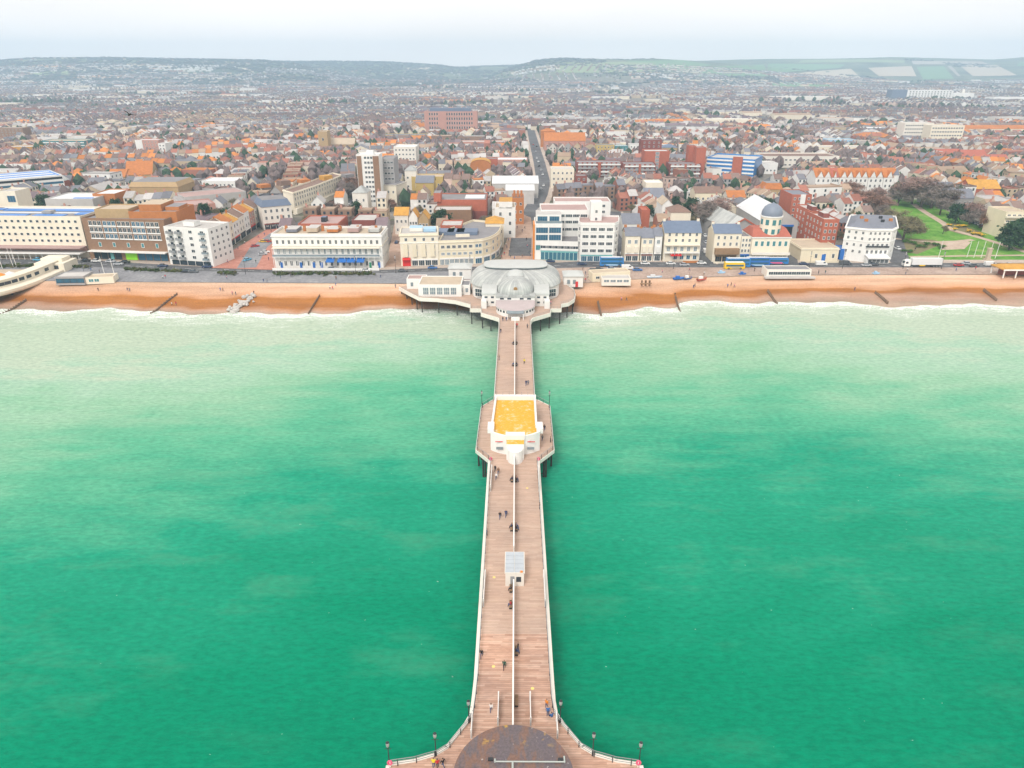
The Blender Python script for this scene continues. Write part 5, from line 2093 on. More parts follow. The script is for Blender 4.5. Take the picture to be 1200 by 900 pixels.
# beach buildings
B = Bld('promenade_shelter', 'long low white promenade shelter with flat roof on the beach edge below the domed cinema', 'shelter', rect(898, 324.5, 950, 324.5, 7), 3.3, 'warm_white', 'roof_felt', .3, occ=False)
B.win(0, 9, [.9], 2.1, 1.5, .04, .97, 'glass', 'white_paint', 1)
B.slab('apron', 0, -.2, .4, 2.4, 'roof_pale', -.06, 1.06)
B = Bld('beach_cafe', 'low white beach cafe with pale curved counter just east of the pavilion', 'cafe', rect(705, 334, 739, 334, 6), 2.8, 'warm_white', 'roof_pale', .3, occ=False)
B.win(0, 4, [1.1], 2.4, 1.3, .05, .95, 'glass_pale', 'white_paint', 1)
B = Bld('beach_cafe', 'tan flat-roofed beach kiosk joined behind the low white cafe', 'cafe', rect(694, 330.5, 738, 328, 6), 3.8, 'cream_render', 'roof_tan', .3, occ=False)
B.win(0, 5, [1.2], 1.8, 1.2, .05, .95)
B = Bld('beach_hut_cafe', 'grey-fronted lido annexe with dark openings on the shingle', 'cafe', rect(66, 333.5, 100, 333, 8), 3.4, 'grey_concrete', 'roof_pale', .3, occ=False)
B.win(0, 4, [.6], 3.2, 1.9, .05, .97, 'glass_blue', 'dark_metal', 2)
B = Bld('beach_hut_cafe', 'low cream kiosk at the end of the lido annexe under two leaning white poles', 'kiosk', rect(101, 332.5, 134, 331, 6), 2.6, 'pale_cream', 'roof_tan', .3, occ=False)
B.win(0, 2, [.6], 2.0, 1.4, .1, .5, 'glass_teal')
x, y = P(1196, 323, 5)
o = thing('orange_shelter', 'open seafront shelter with orange roof on white posts', 'shelter', (x, y, 5.04))
q = MB()
q.loft([[(-11, -4.5, 3.4), (11, -4.5, 3.4), (11, 5, 3.4), (-11, 5, 3.4)], [(-11, -4.5, 3.8), (11, -4.5, 3.8), (11, 5, 3.8), (-11, 5, 3.8)], [(-8.5, -1, 5.0), (8.5, -1, 5.0), (8.5, 1.6, 5.0), (-8.5, 1.6, 5.0)]], 'gold_tile', cap0=True, cap1=True)
q.build('roof', o)
q = MB()
q.box(-11.15, 11.15, -4.7, -4.5, 3.3, 3.9, 'white_paint')
q.build('roof_edge', o)
for px_ in (-10.3, -5, 0, 5, 10.3):
    for py_ in (-4, 4.5):
        q = MB()
        q.box(-.2, .2, -.2, .2, 0, 3.4, 'white_paint')
        q.build('post', o, (px_, py_, 0))
q = MB()
q.box(-8, 8, .5, 3.5, 0, 3.0, 'dark_red_brick')
q.build('inner_wall', o)
for n_, k in (('cream_hotel', .905), ('curved_arcade', .94), ('deco_flats', .885), ('park_hotel', .82)):     # storey heights as measured
    bpy.data.objects[n_].scale = (1, 1, k)
# ================================================================== BUILDINGS BEHIND THE SEAFRONT
def flats(name, label, cat, x0, x1, yt, h, d, wall, roof='roof_felt', nx=0, rows=0, w=1.4, hh=1.6, yt1=None, glass='glass', pitched=None, rise=3, pm_=None, side=None, ridge='x', par=.6, bars=1, z0=1.4):
    fp = rtop(x0, x1, yt, h, d, yt1)
    B = Bld(name, label, cat, fp, h, wall, roof, 0 if pitched else par)
    k = 5 + h * .4                       # a street or yard in front of each big building
    occ_poly([(fp[0][0], fp[0][1] - k), (fp[1][0], fp[1][1] - k), fp[1], fp[0]])
    if pitched:
        B.pitched(pitched, rise, pm_ or roof, ridge=ridge)
    if nx and rows:
        dz = (h - z0) / rows
        B.win(0, nx, [z0 + i * dz + dz * .08 for i in range(rows)], w, min(hh, dz * .62), glass=glass, bars=bars)
    if side:
        e, n = side
        dz = (h - z0) / max(rows, 1)
        B.win(e, n, [z0 + i * dz + dz * .08 for i in range(max(rows, 1))], w, min(hh, dz * .62), glass=glass, bars=bars)
    return B


# --- around the square and the cream curve (west of the main street)
B = flats('corner_block', 'white corner block with grey mansard roof at the far end of the paved square', 'shops', 306, 341, 243, 12.5, 18, 'warm_white', 'slate', 5, 3, 1.3, 1.9, 240)
B.pitched('mansard', 3.5, 'blue_slate')
B.win(1, 4, [5.4, 9.2], 1.2, 1.8)
B.shop(0, .03, .97, .1, 3.2, 'glass', 'dark_metal', 5, 'dark_red_brick')
fp = [P(x, y, 18.5) for x, y in ((343, 225.5), (372, 216), (401, 204.5))]
n1 = []
for (a, c), k in zip(fp, (1, 1, 1)):
    n1.append((a - 9.5, c + 11))
B = Bld('cream_crescent', 'long cream stucco crescent of tall houses running back from the square', 'terrace', fp + n1[::-1], 13.5, 'pale_cream', 'brown_tile', .9)
for e in (0, 1):
    B.win(e, 10, [4.8, 8.2, 11.0], 1.2, 1.9, .02, .98, 'glass', 'warm_white', 1)
    B.win(e, 10, [1.2], 1.3, 2.2, .02, .98, 'glass', 'warm_white', 1)
    B.slab('porch_row', e, .2, 3.6, 1.5, 'pale_cream')
B.ring('cornice', 12.6, 13.0, .4, 'pale_cream')
for k, (x, y) in enumerate(((-24, -20), (-14, -10), (-4, 2), (8, 14), (20, 28))):
    q = MB()
    q.box(-3.5, 3.5, -3, 3, 12.6, 14.6 + (k % 2), ['orange_tile', 'brown_tile', 'orange_tile', 'gold_tile', 'roof_felt'][k], rot=.8, bottom=False)
    q.build('roof_room', B.root, (x - 4, y + 3, 0))
B = flats('red_picture_house', 'red brick hall with white band and pink flat roof behind the stucco terrace', 'hall', 349, 396, 262, 13, 22, 'red_brick', 'roof_pink')
B.slab('white_band', 0, 6.6, 10.2, .15, 'warm_white', .0, .62)
B.slab('orange_panel', 0, 6.6, 10.4, .15, 'orange_brick', .63, .985)
B.top('plant_room', .5, .62, .3, .5, 2.4, 'dark_metal', 'blue_slate')
flats('brick_workshop', 'dark red brick block with felt roof right of the red picture hall', 'workshop', 412, 439, 258, 12, 18, 'dark_red_brick', 'roof_pale', 4, 2)
B = flats('pyramid_roof_tower', 'small square white house with grey pyramid roof beyond the picture hall', 'house', 412.5, 430, 226, 13, 12, 'warm_white', 'slate', 2, 2, 1.2, 1.8, pitched='hip', rise=3.6, pm_='lead_roof')
B = flats('cream_side_hall', 'cream hall with yellow brick side and grey roof in front of the tower block', 'hall', 440, 464, 216, 13, 18, 'pale_cream', 'roof_felt', 4, 2, 1.3, 1.7, 217)
B.pitched('hip', 2.0, 'roof_felt', z=12.6)
B = flats('tower_block', 'white and dark brown tower block rising behind the crescent', 'tower block', 417, 444, 181, 33, 12, 'white_render', 'roof_white', 0)
B.win(0, 3, zs(10, 3.2, 3.0), 1.6, 1.6, .32, .72, 'glass', 'white_paint', 1)
B.slab('dark_bay', 0, .3, 32, .3, 'brown_brick', .02, .22)
B.slab('dark_bay', 0, .3, 32, .3, 'brown_brick', .72, .98)
B.top('plant_room', .4, .7, .3, .7, 2.5, 'white_render', 'roof_white')
B = flats('tower_block', 'lower grey and white slab block joined to the right of the tower block', 'tower block', 445, 461, 186, 29, 20, 'grey_concrete', 'roof_felt', 4, 8, 1.8, 1.6)
flats('white_flats', 'white six-storey flats with stepped roof to the right behind the tower block', 'apartment block', 461, 487, 172, 20, 22, 'warm_white', 'roof_white', 6, 5, 1.5, 1.5, side=(1, 4))
B = flats('yellow_brick_hall', 'yellow brick hall with flat grey roof behind the gold-roofed shops', 'hall', 482, 519, 207, 10, 16, 'yellow_brick', 'roof_tan', 4, 1, 1.4, 3)
flats('pyramid_roof_tower', 'white chapel turret with grey pointed roof beside the yellow brick hall', 'turret', 474, 487, 200, 14, 9, 'warm_white', 'lead_roof', 2, 2, pitched='hip', rise=3.5, pm_='lead_roof')
flats('yellow_brick_hall', 'tan chapel hall with dark gabled roof between crescent tower block and red brick store', 'hall', 487, 508, 214, 9, 14, 'yellow_brick', 'slate', 0, 0, pitched='gable', rise=4, ridge='x')
B = flats('brick_department_store', 'long red brick store with grey roof and end tower west of the main street', 'store', 512, 570, 234, 13, 24, 'red_brick', 'roof_felt', 0)
B.top('end_tower', -.06, .08, -.05, .35, 5.0, 'red_brick', 'roof_felt', z=12)
B.top('roof_sheet', .55, .95, .3, .8, .4, 'roof_white')
B.slab('dark_base', 0, 0, 6.5, .4, 'dark_red_brick')
flats('brick_department_store', 'lower brown brick store with pale flat roof in front of the long red brick store', 'store', 508, 552, 246, 10, 14, 'brown_brick', 'roof_pale')
flats('red_shop_block', 'bright red brick box with small white windows behind the curved arcade', 'shops', 516, 541, 264, 12, 14, 'red_brick', 'roof_pale', 4, 2, 1.3, 1.6)
B = flats('art_deco_cinema', 'white stepped art deco front with rounded gable on the main street', 'shops', 580, 604, 243, 16, 16, 'white_render', 'roof_tan', 2, 3, 1.4, 2.0)
B.top('gable_block', .2, .85, .0, .9, 3.5, 'white_render', 'gold_tile', z=15.4)
B.win(1, 4, zs(3, 5, 3.6), 1.3, 2.2)
flats('orange_brick_shops', 'orange brick shop building with clustered chimneys behind the white art deco front', 'shops', 600, 614, 232, 15, 16, 'orange_brick', 'brown_tile', 2, 3).chimneys((.2, .5, .8), .5, 15, 3)
flats('corner_shops', 'cream corner shops with rust-coloured roof between art deco front and curved arcade', 'shops', 569, 590, 262, 12, 14, 'pale_cream', 'gold_tile', 4, 2, 1.3, 1.8, pitched='hip', rise=2.2, pm_='gold_tile')
for lb, x0, x1, yt, wall, roof in (('white gabled shop with gold lichen roof at the head of the brick lane', 462, 478, 252, 'warm_white', 'gold_tile'), ('white and teal shop with gold lichen roof, middle one of three in the lane', 479, 489, 254, 'white_render', 'gold_tile'),
                                   ('brown timbered shop with gold lichen roof next to the slate-roofed store', 490, 502, 256, 'tan_brick', 'gold_tile')):
    B = flats('lane_shop', lb, 'shop', x0, x1, yt, 10.5, 10, wall, roof, 3, 2, 1.1, 1.6, pitched='gable', rise=3.5, pm_=roof, ridge='y' if x0 > 470 else 'x')
B = flats('white_shed_store', 'wide white-roofed store on the west side of the long street', 'store', 577, 631, 215, 10, 34, 'roof_pale', 'roof_white', 0, 0, pitched='gable', rise=3, pm_='roof_white')
flats('white_shed_store', 'lower white ridge-roofed shed in front of the wide white store', 'store', 593, 626, 223, 9, 18, 'roof_pale', 'roof_white', 0, 0, pitched='gable', rise=2.5, pm_='roof_white')
flats('orange_chapel', 'orange rendered hall with rounded roof north of the red brick store', 'hall', 551, 575, 193, 10, 16, 'orange_brick', 'orange_tile', 0, 0, pitched='vault', rise=4, pm_='gold_tile')
flats('red_hall', 'small bright red brick hall beside the orange rounded hall', 'hall', 570, 583, 186, 12, 12, 'red_brick', 'roof_felt')
flats('pink_long_store', 'long pale and red banded store behind the orange rounded hall', 'store', 582, 618, 187, 9, 20, 'pink_brick', 'roof_white', 6, 1)
# --- west side
B = flats('multi_storey_car_park', 'white and blue multi-storey car park with striped decks west of the theatre', 'car park', -12, 73, 212, 13, 40, 'white_render', 'blue_panel', 0, yt1=205)
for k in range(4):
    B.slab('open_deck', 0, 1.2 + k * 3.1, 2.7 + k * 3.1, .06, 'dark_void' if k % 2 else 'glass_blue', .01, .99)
for k in range(3):
    B.top('roof_bay', .05, .95, .1 + k * .3, .22 + k * .3, .2, 'roof_white')
flats('brick_gabled_hall', 'red brick gabled hall with grey roof and skylights in front of the blue car park', 'hall', 29, 49, 218, 7, 34, 'red_brick', 'slate', 0, 0, pitched='gable', rise=4, pm_='lead_roof', ridge='y')
B = flats('shopping_hall', 'wide white-roofed shopping hall with orange brick corner behind the beach hotel', 'store', 52, 108, 233, 11, 24, 'roof_pale', 'roof_white')
B.top('roof_light', .5, .9, .2, .3, .3, 'blue_panel')
flats('shopping_hall', 'orange brick corner of the shopping hall roof with white top', 'store', 108, 134, 227, 12, 20, 'orange_brick', 'roof_white')
B = flats('theatre', 'large tan brick theatre with hipped fly tower west of the crescent', 'theatre', 151, 208, 218, 13, 26, 'tan_brick', 'roof_tan', 9, 1, 1.0, 2.2)
B.pitched('mansard', 3.0, 'tan_brick', z=12.4)
B = flats('arcade_mall', 'long low mall with pink-grey roof running back beside the square', 'store', 196, 252, 243, 9, 20, 'pink_brick', 'roof_pink', 8, 1, 1.2, 1.6, 238)
flats('arcade_mall', 'upper pale mall block with white roof edge behind the long pink-grey mall', 'store', 216, 288, 231, 9, 22, 'roof_pale', 'roof_pink', 0, yt1=224)
flats('white_shop_block', 'white flat-roofed shop block right of the tan theatre', 'shops', 236, 275, 212, 9, 18, 'white_render', 'roof_white', 8, 2, 1.2, 1.4)
flats('orange_barn_hall', 'hall with huge steep orange tiled roof behind the theatre', 'hall', 147, 178, 205, 6, 26, 'tan_brick', 'orange_tile', 0, 0, pitched='gable', rise=9, pm_='orange_tile', yt1=204, ridge='x')
flats('orange_barn_hall', 'lower wing with salmon tiled roof left of the steep orange roof', 'hall', 126, 146, 207, 5, 14, 'tan_brick', 'red_tile', 0, 0, pitched='gable', rise=5, pm_='orange_tile')
B = flats('pink_flats', 'pink brick flats with white end walls above the orange roofs', 'apartment block', 158, 185, 164, 16, 14, 'pink_brick', 'roof_white', 6, 5, 1.3, 1.4)
B.slab('white_end', 0, 0, 16, .3, 'white_render', 0, .3)
flats('pink_flats', 'small white and pink block set back right of the pink brick flats', 'apartment block', 185, 193, 168, 14, 16, 'white_render', 'roof_pale', 2, 4)
flats('striped_flats', 'white and brown striped flats at the west edge', 'apartment block', -6, 26, 150, 16, 16, 'brown_brick', 'roof_pale', 7, 5, 1.8, 1.2)
B = flats('teal_glass_school', 'long teal glazed block with orange flat roof near the west edge', 'school', 47, 98, 165, 9, 24, 'glass_teal', 'roof_tan', 0)
for k in range(3):
    B.slab('white_band', 0, .5 + k * 3, 1.6 + k * 3, .25, 'white_paint')
flats('gold_brick_block', 'low golden brick block in front of the striped flats', 'shops', 5, 37, 172, 7, 20, 'gold_tile', 'roof_pale', 6, 1)
flats('white_school', 'long low white block under the golden brick block', 'school', 8, 48, 184, 6, 18, 'white_render', 'roof_white', 10, 1)
for k, (x, y, s) in enumerate(((112, 144, 10), (124, 142, 11), (134, 145, 9), (120, 151, 10), (138, 151, 11))):
    flats('villa', ['cream villa with pale roof, leftmost of the pale cluster above the pink flats', 'tallest white villa of the pale cluster above the pink flats', 'white villa at the right end of the pale cluster',
                    'low cream villa at the front of the pale cluster', 'cream gabled villa in front of the right end of the pale cluster'][k], 'house', x, x + s, y, 9, 12, 'pale_cream' if k % 2 else 'warm_white', 'roof_tan', 3, 2, pitched='hip', rise=2.5, pm_='roof_tan')
flats('church_tower', 'square tan church tower in the middle distance', 'church tower', 372, 383, 154, 22, 14, 'tan_brick', 'roof_tan', 1, 2, 2, 3)
flats('church_nave', 'long grey-roofed church nave running east from the tan tower', 'church', 383, 415, 169, 8, 14, 'tan_brick', 'slate', 6, 1, 1.2, 3, pitched='gable', rise=6, pm_='roof_tan')
flats('yellow_low_school', 'low golden hall with blue flat roof centre beyond the white flats', 'school', 449, 499, 158, 7, 20, 'yellow_brick', 'blue_slate', 8, 1)
B = flats('pink_office_block', 'big pink and grey slab office block with dark blue roof storey standing alone far back', 'office block', 497, 559, 130.5, 30, 22, 'pink_brick', 'roof_felt', 20, 5, 2.0, 4.2, par=.4, bars=0)
B.slab('pink_end', 0, 0, 30.3, .6, 'pink_brick', 0, .08)
B.slab('pink_end', 0, 0, 30.3, .6, 'pink_brick', .93, 1)
B.slab('pink_bay', 0, 0, 30.2, .5, 'pink_brick', .27, .42)
B.top('roof_storey', .1, .88, .1, .9, 4.5, 'blue_slate', 'blue_slate')
flats('pink_low_block', 'low pink wing behind trees to the left of the orange-roofed church', 'office block', 540, 596, 166, 7, 18, 'pink_brick', 'roof_pale', 10, 1)
# --- east of the main street
B = flats('orange_roof_church', 'long church with bright orange roof beside the far end of the long street', 'church', 638, 686, 165, 10, 22, 'pink_brick', 'gold_tile', 12, 1, 1.4, 4, pitched='gable', rise=8, pm_='orange_tile')
flats('orange_roof_church', 'orange square tower block at the left end of the orange-roofed church', 'church tower', 634, 651, 154, 17, 12, 'orange_brick', 'orange_tile', 2, 2, pitched='hip', rise=3, pm_='orange_tile')
for lb, x0, x1, yt, h in (('red brick flats with white balconies, westmost of the long balconied row', 676, 729, 190, 12), ('red brick flats with white balconies, middle of the long balconied row', 731, 769, 192, 12),
                          ('red brick flats with white balconies, right of the tall red stair block', 785, 822, 192, 12)):
    B = flats('balconied_brick_flats', lb, 'apartment block', x0, x1, yt, h, 16, 'dark_red_brick', 'roof_felt', 0)
    n = int((x1 - x0) / 5.5)
    B.win(0, n, zs(4, 1.3, 2.9), 2.2, 1.7, .02, .98, 'glass_pale', 'white_paint', 1)
    for k in range(4):
        B.slab('balcony', 0, .9 + k * 2.9, 1.9 + k * 2.9, 1.2, 'white_paint' if k % 2 else 'grey_concrete', .03, .46)
        B.slab('balcony', 0, .9 + k * 2.9, 1.9 + k * 2.9, 1.2, 'white_paint' if k % 2 else 'grey_concrete', .54, .97)
    B.slab('brick_pier', 0, 0, h, 1.5, 'red_brick', .47, .53)
B = flats('red_stair_block', 'tall red brick block with white window strip and grey roof behind the balconied flats', 'apartment block', 756, 785, 177, 19, 16, 'red_brick', 'lead_pale', 0)
B.win(0, 1, zs(6, 1.5, 2.9), 3.2, 2.3, .4, .62, 'glass_pale', 'white_paint', 2)
flats('red_stair_block', 'dark red brick block peeping up behind the tall red stair block', 'apartment block', 752, 776, 164, 22, 14, 'dark_red_brick', 'roof_felt', 4, 6)
for lb, x0, x1, yt, h in (('slim red brick tower left of the blue car park', 808, 816, 171, 24), ('slightly lower red brick tower touching the blue car park', 817, 828, 173, 24)):
    flats('red_brick_tower', lb, 'tower', x0, x1, yt, h, 10, 'red_brick', 'roof_felt', 0)
B = flats('blue_car_park', 'blue and white striped multi-storey car park with red stair tower', 'car park', 829, 885, 184, 15.5, 34, 'bus_blue', 'roof_pale', 0, par=1.0, yt1=187)
for k in range(5):
    B.slab('white_deck', 0, .6 + k * 3.1, 1.9 + k * 3.1, .5, 'white_paint', .0, .54)
    B.slab('white_deck', 0, .6 + k * 3.1, 1.9 + k * 3.1, .5, 'white_paint', .76, 1)
    B.slab('white_deck', 3, .6 + k * 3.1, 1.9 + k * 3.1, .5, 'white_paint')
B.slab('stair_tower', 0, 0, 17, 1.2, 'red_brick', .55, .75)
flats('yellow_flats', 'yellow and cream flats with blue roof behind the balconied row', 'apartment block', 699, 720, 170, 11, 14, 'yellow_brick', 'blue_slate', 5, 3)
flats('teal_office', 'teal glazed office next to the yellow flats', 'office block', 721, 736, 171, 9, 12, 'glass_teal', 'roof_white', 4, 2, glass='glass_blue')
flats('oval_roof_hall', 'white hall with dark rounded roof right of the teal office', 'hall', 738, 753, 169, 9, 12, 'white_render', 'roof_felt', 4, 2)
flats('dark_oval_house', 'tan house with dark domed roof behind the slim red towers', 'house', 776, 794, 173, 9, 12, 'tan_brick', 'blue_slate', 4, 2, pitched='hip', rise=3, pm_='blue_slate')
flats('cream_villa_block', 'cream three-storey villa block standing east of the long street', 'apartment block', 646, 673, 198, 14, 16, 'pale_cream', 'roof_pale', 5, 3, 1.3, 1.7)
flats('brown_flats', 'dark red brick strip behind the cream villa block', 'apartment block', 675, 688, 206, 12, 12, 'dark_red_brick', 'roof_felt', 2, 3)
flats('grey_chapel', 'pale stone chapel with grey slate roof behind the guest houses', 'chapel', 756, 779, 231, 8, 18, 'warm_white', 'slate', 4, 1, 1.4, 2.6, pitched='gable', rise=4.5, pm_='slate')
flats('white_gable_row', 'white double-gabled house just behind the narrow guest house', 'house', 730, 751, 262, 8, 16, 'white_render', 'slate', 2, 1, pitched='gable', rise=4, pm_='slate', ridge='x')
flats('red_gable_block', 'bright red brick stub tower beside the white double-gabled house', 'house', 752, 762, 246, 13, 12, 'red_brick', 'red_brick', 1, 1)
flats('cream_plain_gable', 'tall blank cream house wall behind the broad cream hotel', 'house', 786, 810, 249, 13, 14, 'pale_cream', 'brown_tile', 0, 0, pitched='hip', rise=3, pm_='brown_tile')
flats('white_plain_house', 'white house with tan gable left of the blank cream house wall', 'house', 776, 789, 240, 13, 16, 'white_render', 'roof_tan', 2, 2, pitched='gable', rise=3, pm_='roof_tan', ridge='y')
flats('cream_long_block', 'long cream block with blue-grey roofs north of the bare tree', 'terrace', 815, 846, 226, 11, 14, 'cream_render', 'brown_tile', 5, 2, pitched='gable', rise=3, pm_='brown_tile')
flats('cream_top_block', 'plain pale cream block in the middle of the white houses', 'apartment block', 757, 777, 214, 12, 14, 'pale_cream', 'roof_white', 2, 2)
flats('orange_dormer_house', 'tan house with bright orange dormered roof behind the bus garage', 'house', 896, 917, 222, 9, 12, 'tan_brick', 'orange_tile', 4, 2, pitched='mansard', rise=4, pm_='orange_tile')
flats('orange_low_roof', 'low building with flat orange tiled roof left of the orange dormer house', 'workshop', 853, 874, 231, 6, 12, 'warm_white', 'orange_tile', 4, 1, pitched='gable', rise=3.5, pm_='orange_tile')
# orange gabled mansion terrace above the park
x_ = [956, 975, 984, 1001, 1018, 1036, 1053]
for k in range(6):
    lb = ['westmost gabled white mansion of the orange-roofed row above the park', 'white mansion with broad orange roof, second from the west in the row above the park', 'white twin-gabled mansion, third of the orange-roofed row above the park',
          'white twin-gabled mansion, fourth of the orange-roofed row above the park', 'white twin-gabled mansion, fifth of the orange-roofed row above the park', 'eastmost white mansion of the orange-roofed row, with a slate corner turret'][k]
    B = flats('gabled_mansion', lb, 'house', x_[k] + .3, x_[k + 1] - .3, 207.5, 12.5, 15, 'white_render', 'orange_tile', 3, 3, 1.4, 1.9)
    B.pitched('gable', 5.5, 'orange_tile' if k not in (1,) else 'red_tile')
    a_, L_, D_, r_ = B.frame4()
    for u in ((.28, .74) if k not in (1, 5) else (.4,)):
        q = MB()
        w_ = L_ * .2
        q.loft([[(u * L_ + w_ * 1.15, -.5, 12.2), (u * L_ + w_ * 1.15, D_ / 2, 12.2)], [(u * L_, -.5, 16.6), (u * L_, D_ / 2, 16.6)], [(u * L_ - w_ * 1.15, -.5, 12.2), (u * L_ - w_ * 1.15, D_ / 2, 12.2)]], 'orange_tile', closed=False)
        q.add([(u * L_ - w_, -.3, 12.2), (u * L_ + w_, -.3, 12.2), (u * L_, -.3, 16.3)], [(0, 1, 2)], 'white_render')
        q.build('gable', B.root, (a_[0], a_[1], 0), r_)
    if k == 5:
        q = MB()
        q.prism([(2 * cos(t), 2 * sin(t)) for t in np.arange(8) * PI / 4], 0, 14, 'white_render')
        q.loft([[(2.3 * cos(t), 2.3 * sin(t), 14) for t in np.arange(8) * PI / 4], [(.1 * cos(t), .1 * sin(t), 18.5) for t in np.arange(8) * PI / 4]], 'slate')
        q.build('turret', B.root, (a_[0] + L_ * .85, a_[1] + .5, 0))
    B.chimneys((.02, .98), .5, 17, 2, 'pink_brick')
# right-hand middle distance
B = flats('long_white_store', 'long white low store with dark brown roof band above the mansion row', 'store', 896, 984, 183, 10, 30, 'warm_white', 'brown_tile', 16, 2, 2.2, 1.4, par=1.0)
flats('white_step_store', 'white stepped wing left of the long white store', 'store', 884, 912, 191, 9, 16, 'white_render', 'roof_pale', 6, 1)
B = flats('white_office_slab', 'white office slab with strip windows and orange-roofed neighbour, upper right', 'office block', 1061, 1095, 144, 22, 18, 'warm_white', 'roof_pale', 12, 5, 2.0, 1.6)
B = flats('white_office_slab', 'wider white office slab just right of the first, with pale side wing', 'office block', 1092, 1131, 147, 22, 18, 'pale_cream', 'roof_pale', 12, 5, 2.2, 1.6)
flats('orange_roof_works', 'low works with long orange roof right of the white office slabs', 'works', 1127, 1207, 151, 9, 26, 'pale_cream', 'orange_tile', 14, 1, pitched='gable', rise=4, pm_='orange_tile')
flats('orange_hip_school', 'low pale school with wide orange-red hipped roof left of the white office slabs', 'school', 1004, 1050, 161, 6, 26, 'warm_white', 'red_tile', 12, 1, pitched='hip', rise=5, pm_='orange_tile')
flats('white_shed_works', 'long white-roofed shed behind the orange-red hipped school', 'works', 1012, 1060, 150, 7, 24, 'roof_pale', 'roof_white')
flats('blue_works', 'pale blue cladded works left of the orange-red hipped school', 'works', 971, 1006, 164, 7, 20, 'pale_blue', 'lead_roof', 6, 1)
flats('cream_wall_works', 'long cream wall and low works in front of the blue works', 'works', 955, 1020, 172, 6, 18, 'pale_cream', 'roof_pale', 10, 1)
for k, (x0, x1, yt) in enumerate(((1098, 1126, 180), (1128, 1156, 181), (1130, 1182, 187))):
    flats('red_roof_terrace', ['terrace with dull red tiled roof, left of two on the upper line at the right', 'terrace with dull red tiled roof, right of two on the upper line at the right', 'long terrace with pinkish red roof just below the two shorter red roofs'][k],
          'terrace', x0, x1, yt, 6, 12, 'pink_brick', 'red_tile', 8, 2, 1.2, 1.3, pitched='gable', rise=4, pm_='red_tile')
flats('red_orange_chapel', 'red brick chapel hall with bright orange roof right of the park trees', 'chapel', 1138, 1173, 221, 8, 16, 'red_brick', 'orange_tile', 6, 1, 1.2, 2, pitched='gable', rise=5, pm_='gold_tile')
flats('orange_roof_villa', 'low villa with orange tiled roof just left of the red brick chapel hall', 'house', 1124, 1140, 221, 6, 12, 'warm_white', 'orange_tile', 3, 1, pitched='hip', rise=4, pm_='orange_tile')
B = flats('stepped_cream_flats', 'cream stepped flats with balcony tiers at the right edge by the evergreen', 'apartment block', 1180, 1206, 248, 14, 16, 'cream_render', 'roof_tan', 4, 4, 1.8, 1.5)
for k in range(4):
    B.slab('balcony', 0, 1.2 + k * 3.2, 2.2 + k * 3.2, 1.3, 'pale_cream')
flats('stone_church', 'grey stone church with slate roof behind the bare park trees', 'church', 1090, 1120, 226, 8, 14, 'grey_concrete', 'slate', 5, 1, 1.4, 3, pitched='gable', rise=6, pm_='slate')
flats('stone_church', 'slate-roofed side aisle next to the grey stone church, lower and wider', 'church', 1110, 1142, 232, 6, 12, 'grey_concrete', 'slate', 5, 1, 1.2, 2, pitched='gable', rise=5, pm_='slate')
# far landmarks
B = flats('far_hospital', 'blue-white group of slabs far away below the fields, left block with dark blue wall', 'hospital', 1046, 1064, 105, 28, 30, 'blue_slate', 'roof_white', 0)
B = flats('far_hospital', 'long pale slab of the distant hospital group below the fields', 'hospital', 1064, 1118, 106, 24, 40, 'white_render', 'roof_white', 14, 4, 4, 3)
flats('far_hospital', 'low white wing at the right end of the distant hospital group', 'hospital', 1118, 1142, 109, 16, 30, 'white_render', 'roof_white')
flats('far_chimney', 'slim pale chimney beside the distant hospital group', 'chimney', 1129, 1131.5, 104.5, 26, 5, 'warm_white', 'roof_white')
flats('far_shed', 'long white shed in the far distance right of the hospital chimney', 'works', 1165, 1215, 114, 12, 40, 'white_render', 'roof_white')
flats('far_shed', 'long pale shed in the far distance left of the hospital group', 'works', 905, 976, 113, 10, 40, 'warm_white', 'roof_white')
flats('far_terrace', 'very long pale terrace in the distance above the blue car park', 'terrace', 815, 888, 139.5, 8, 20, 'pale_cream', 'roof_white')
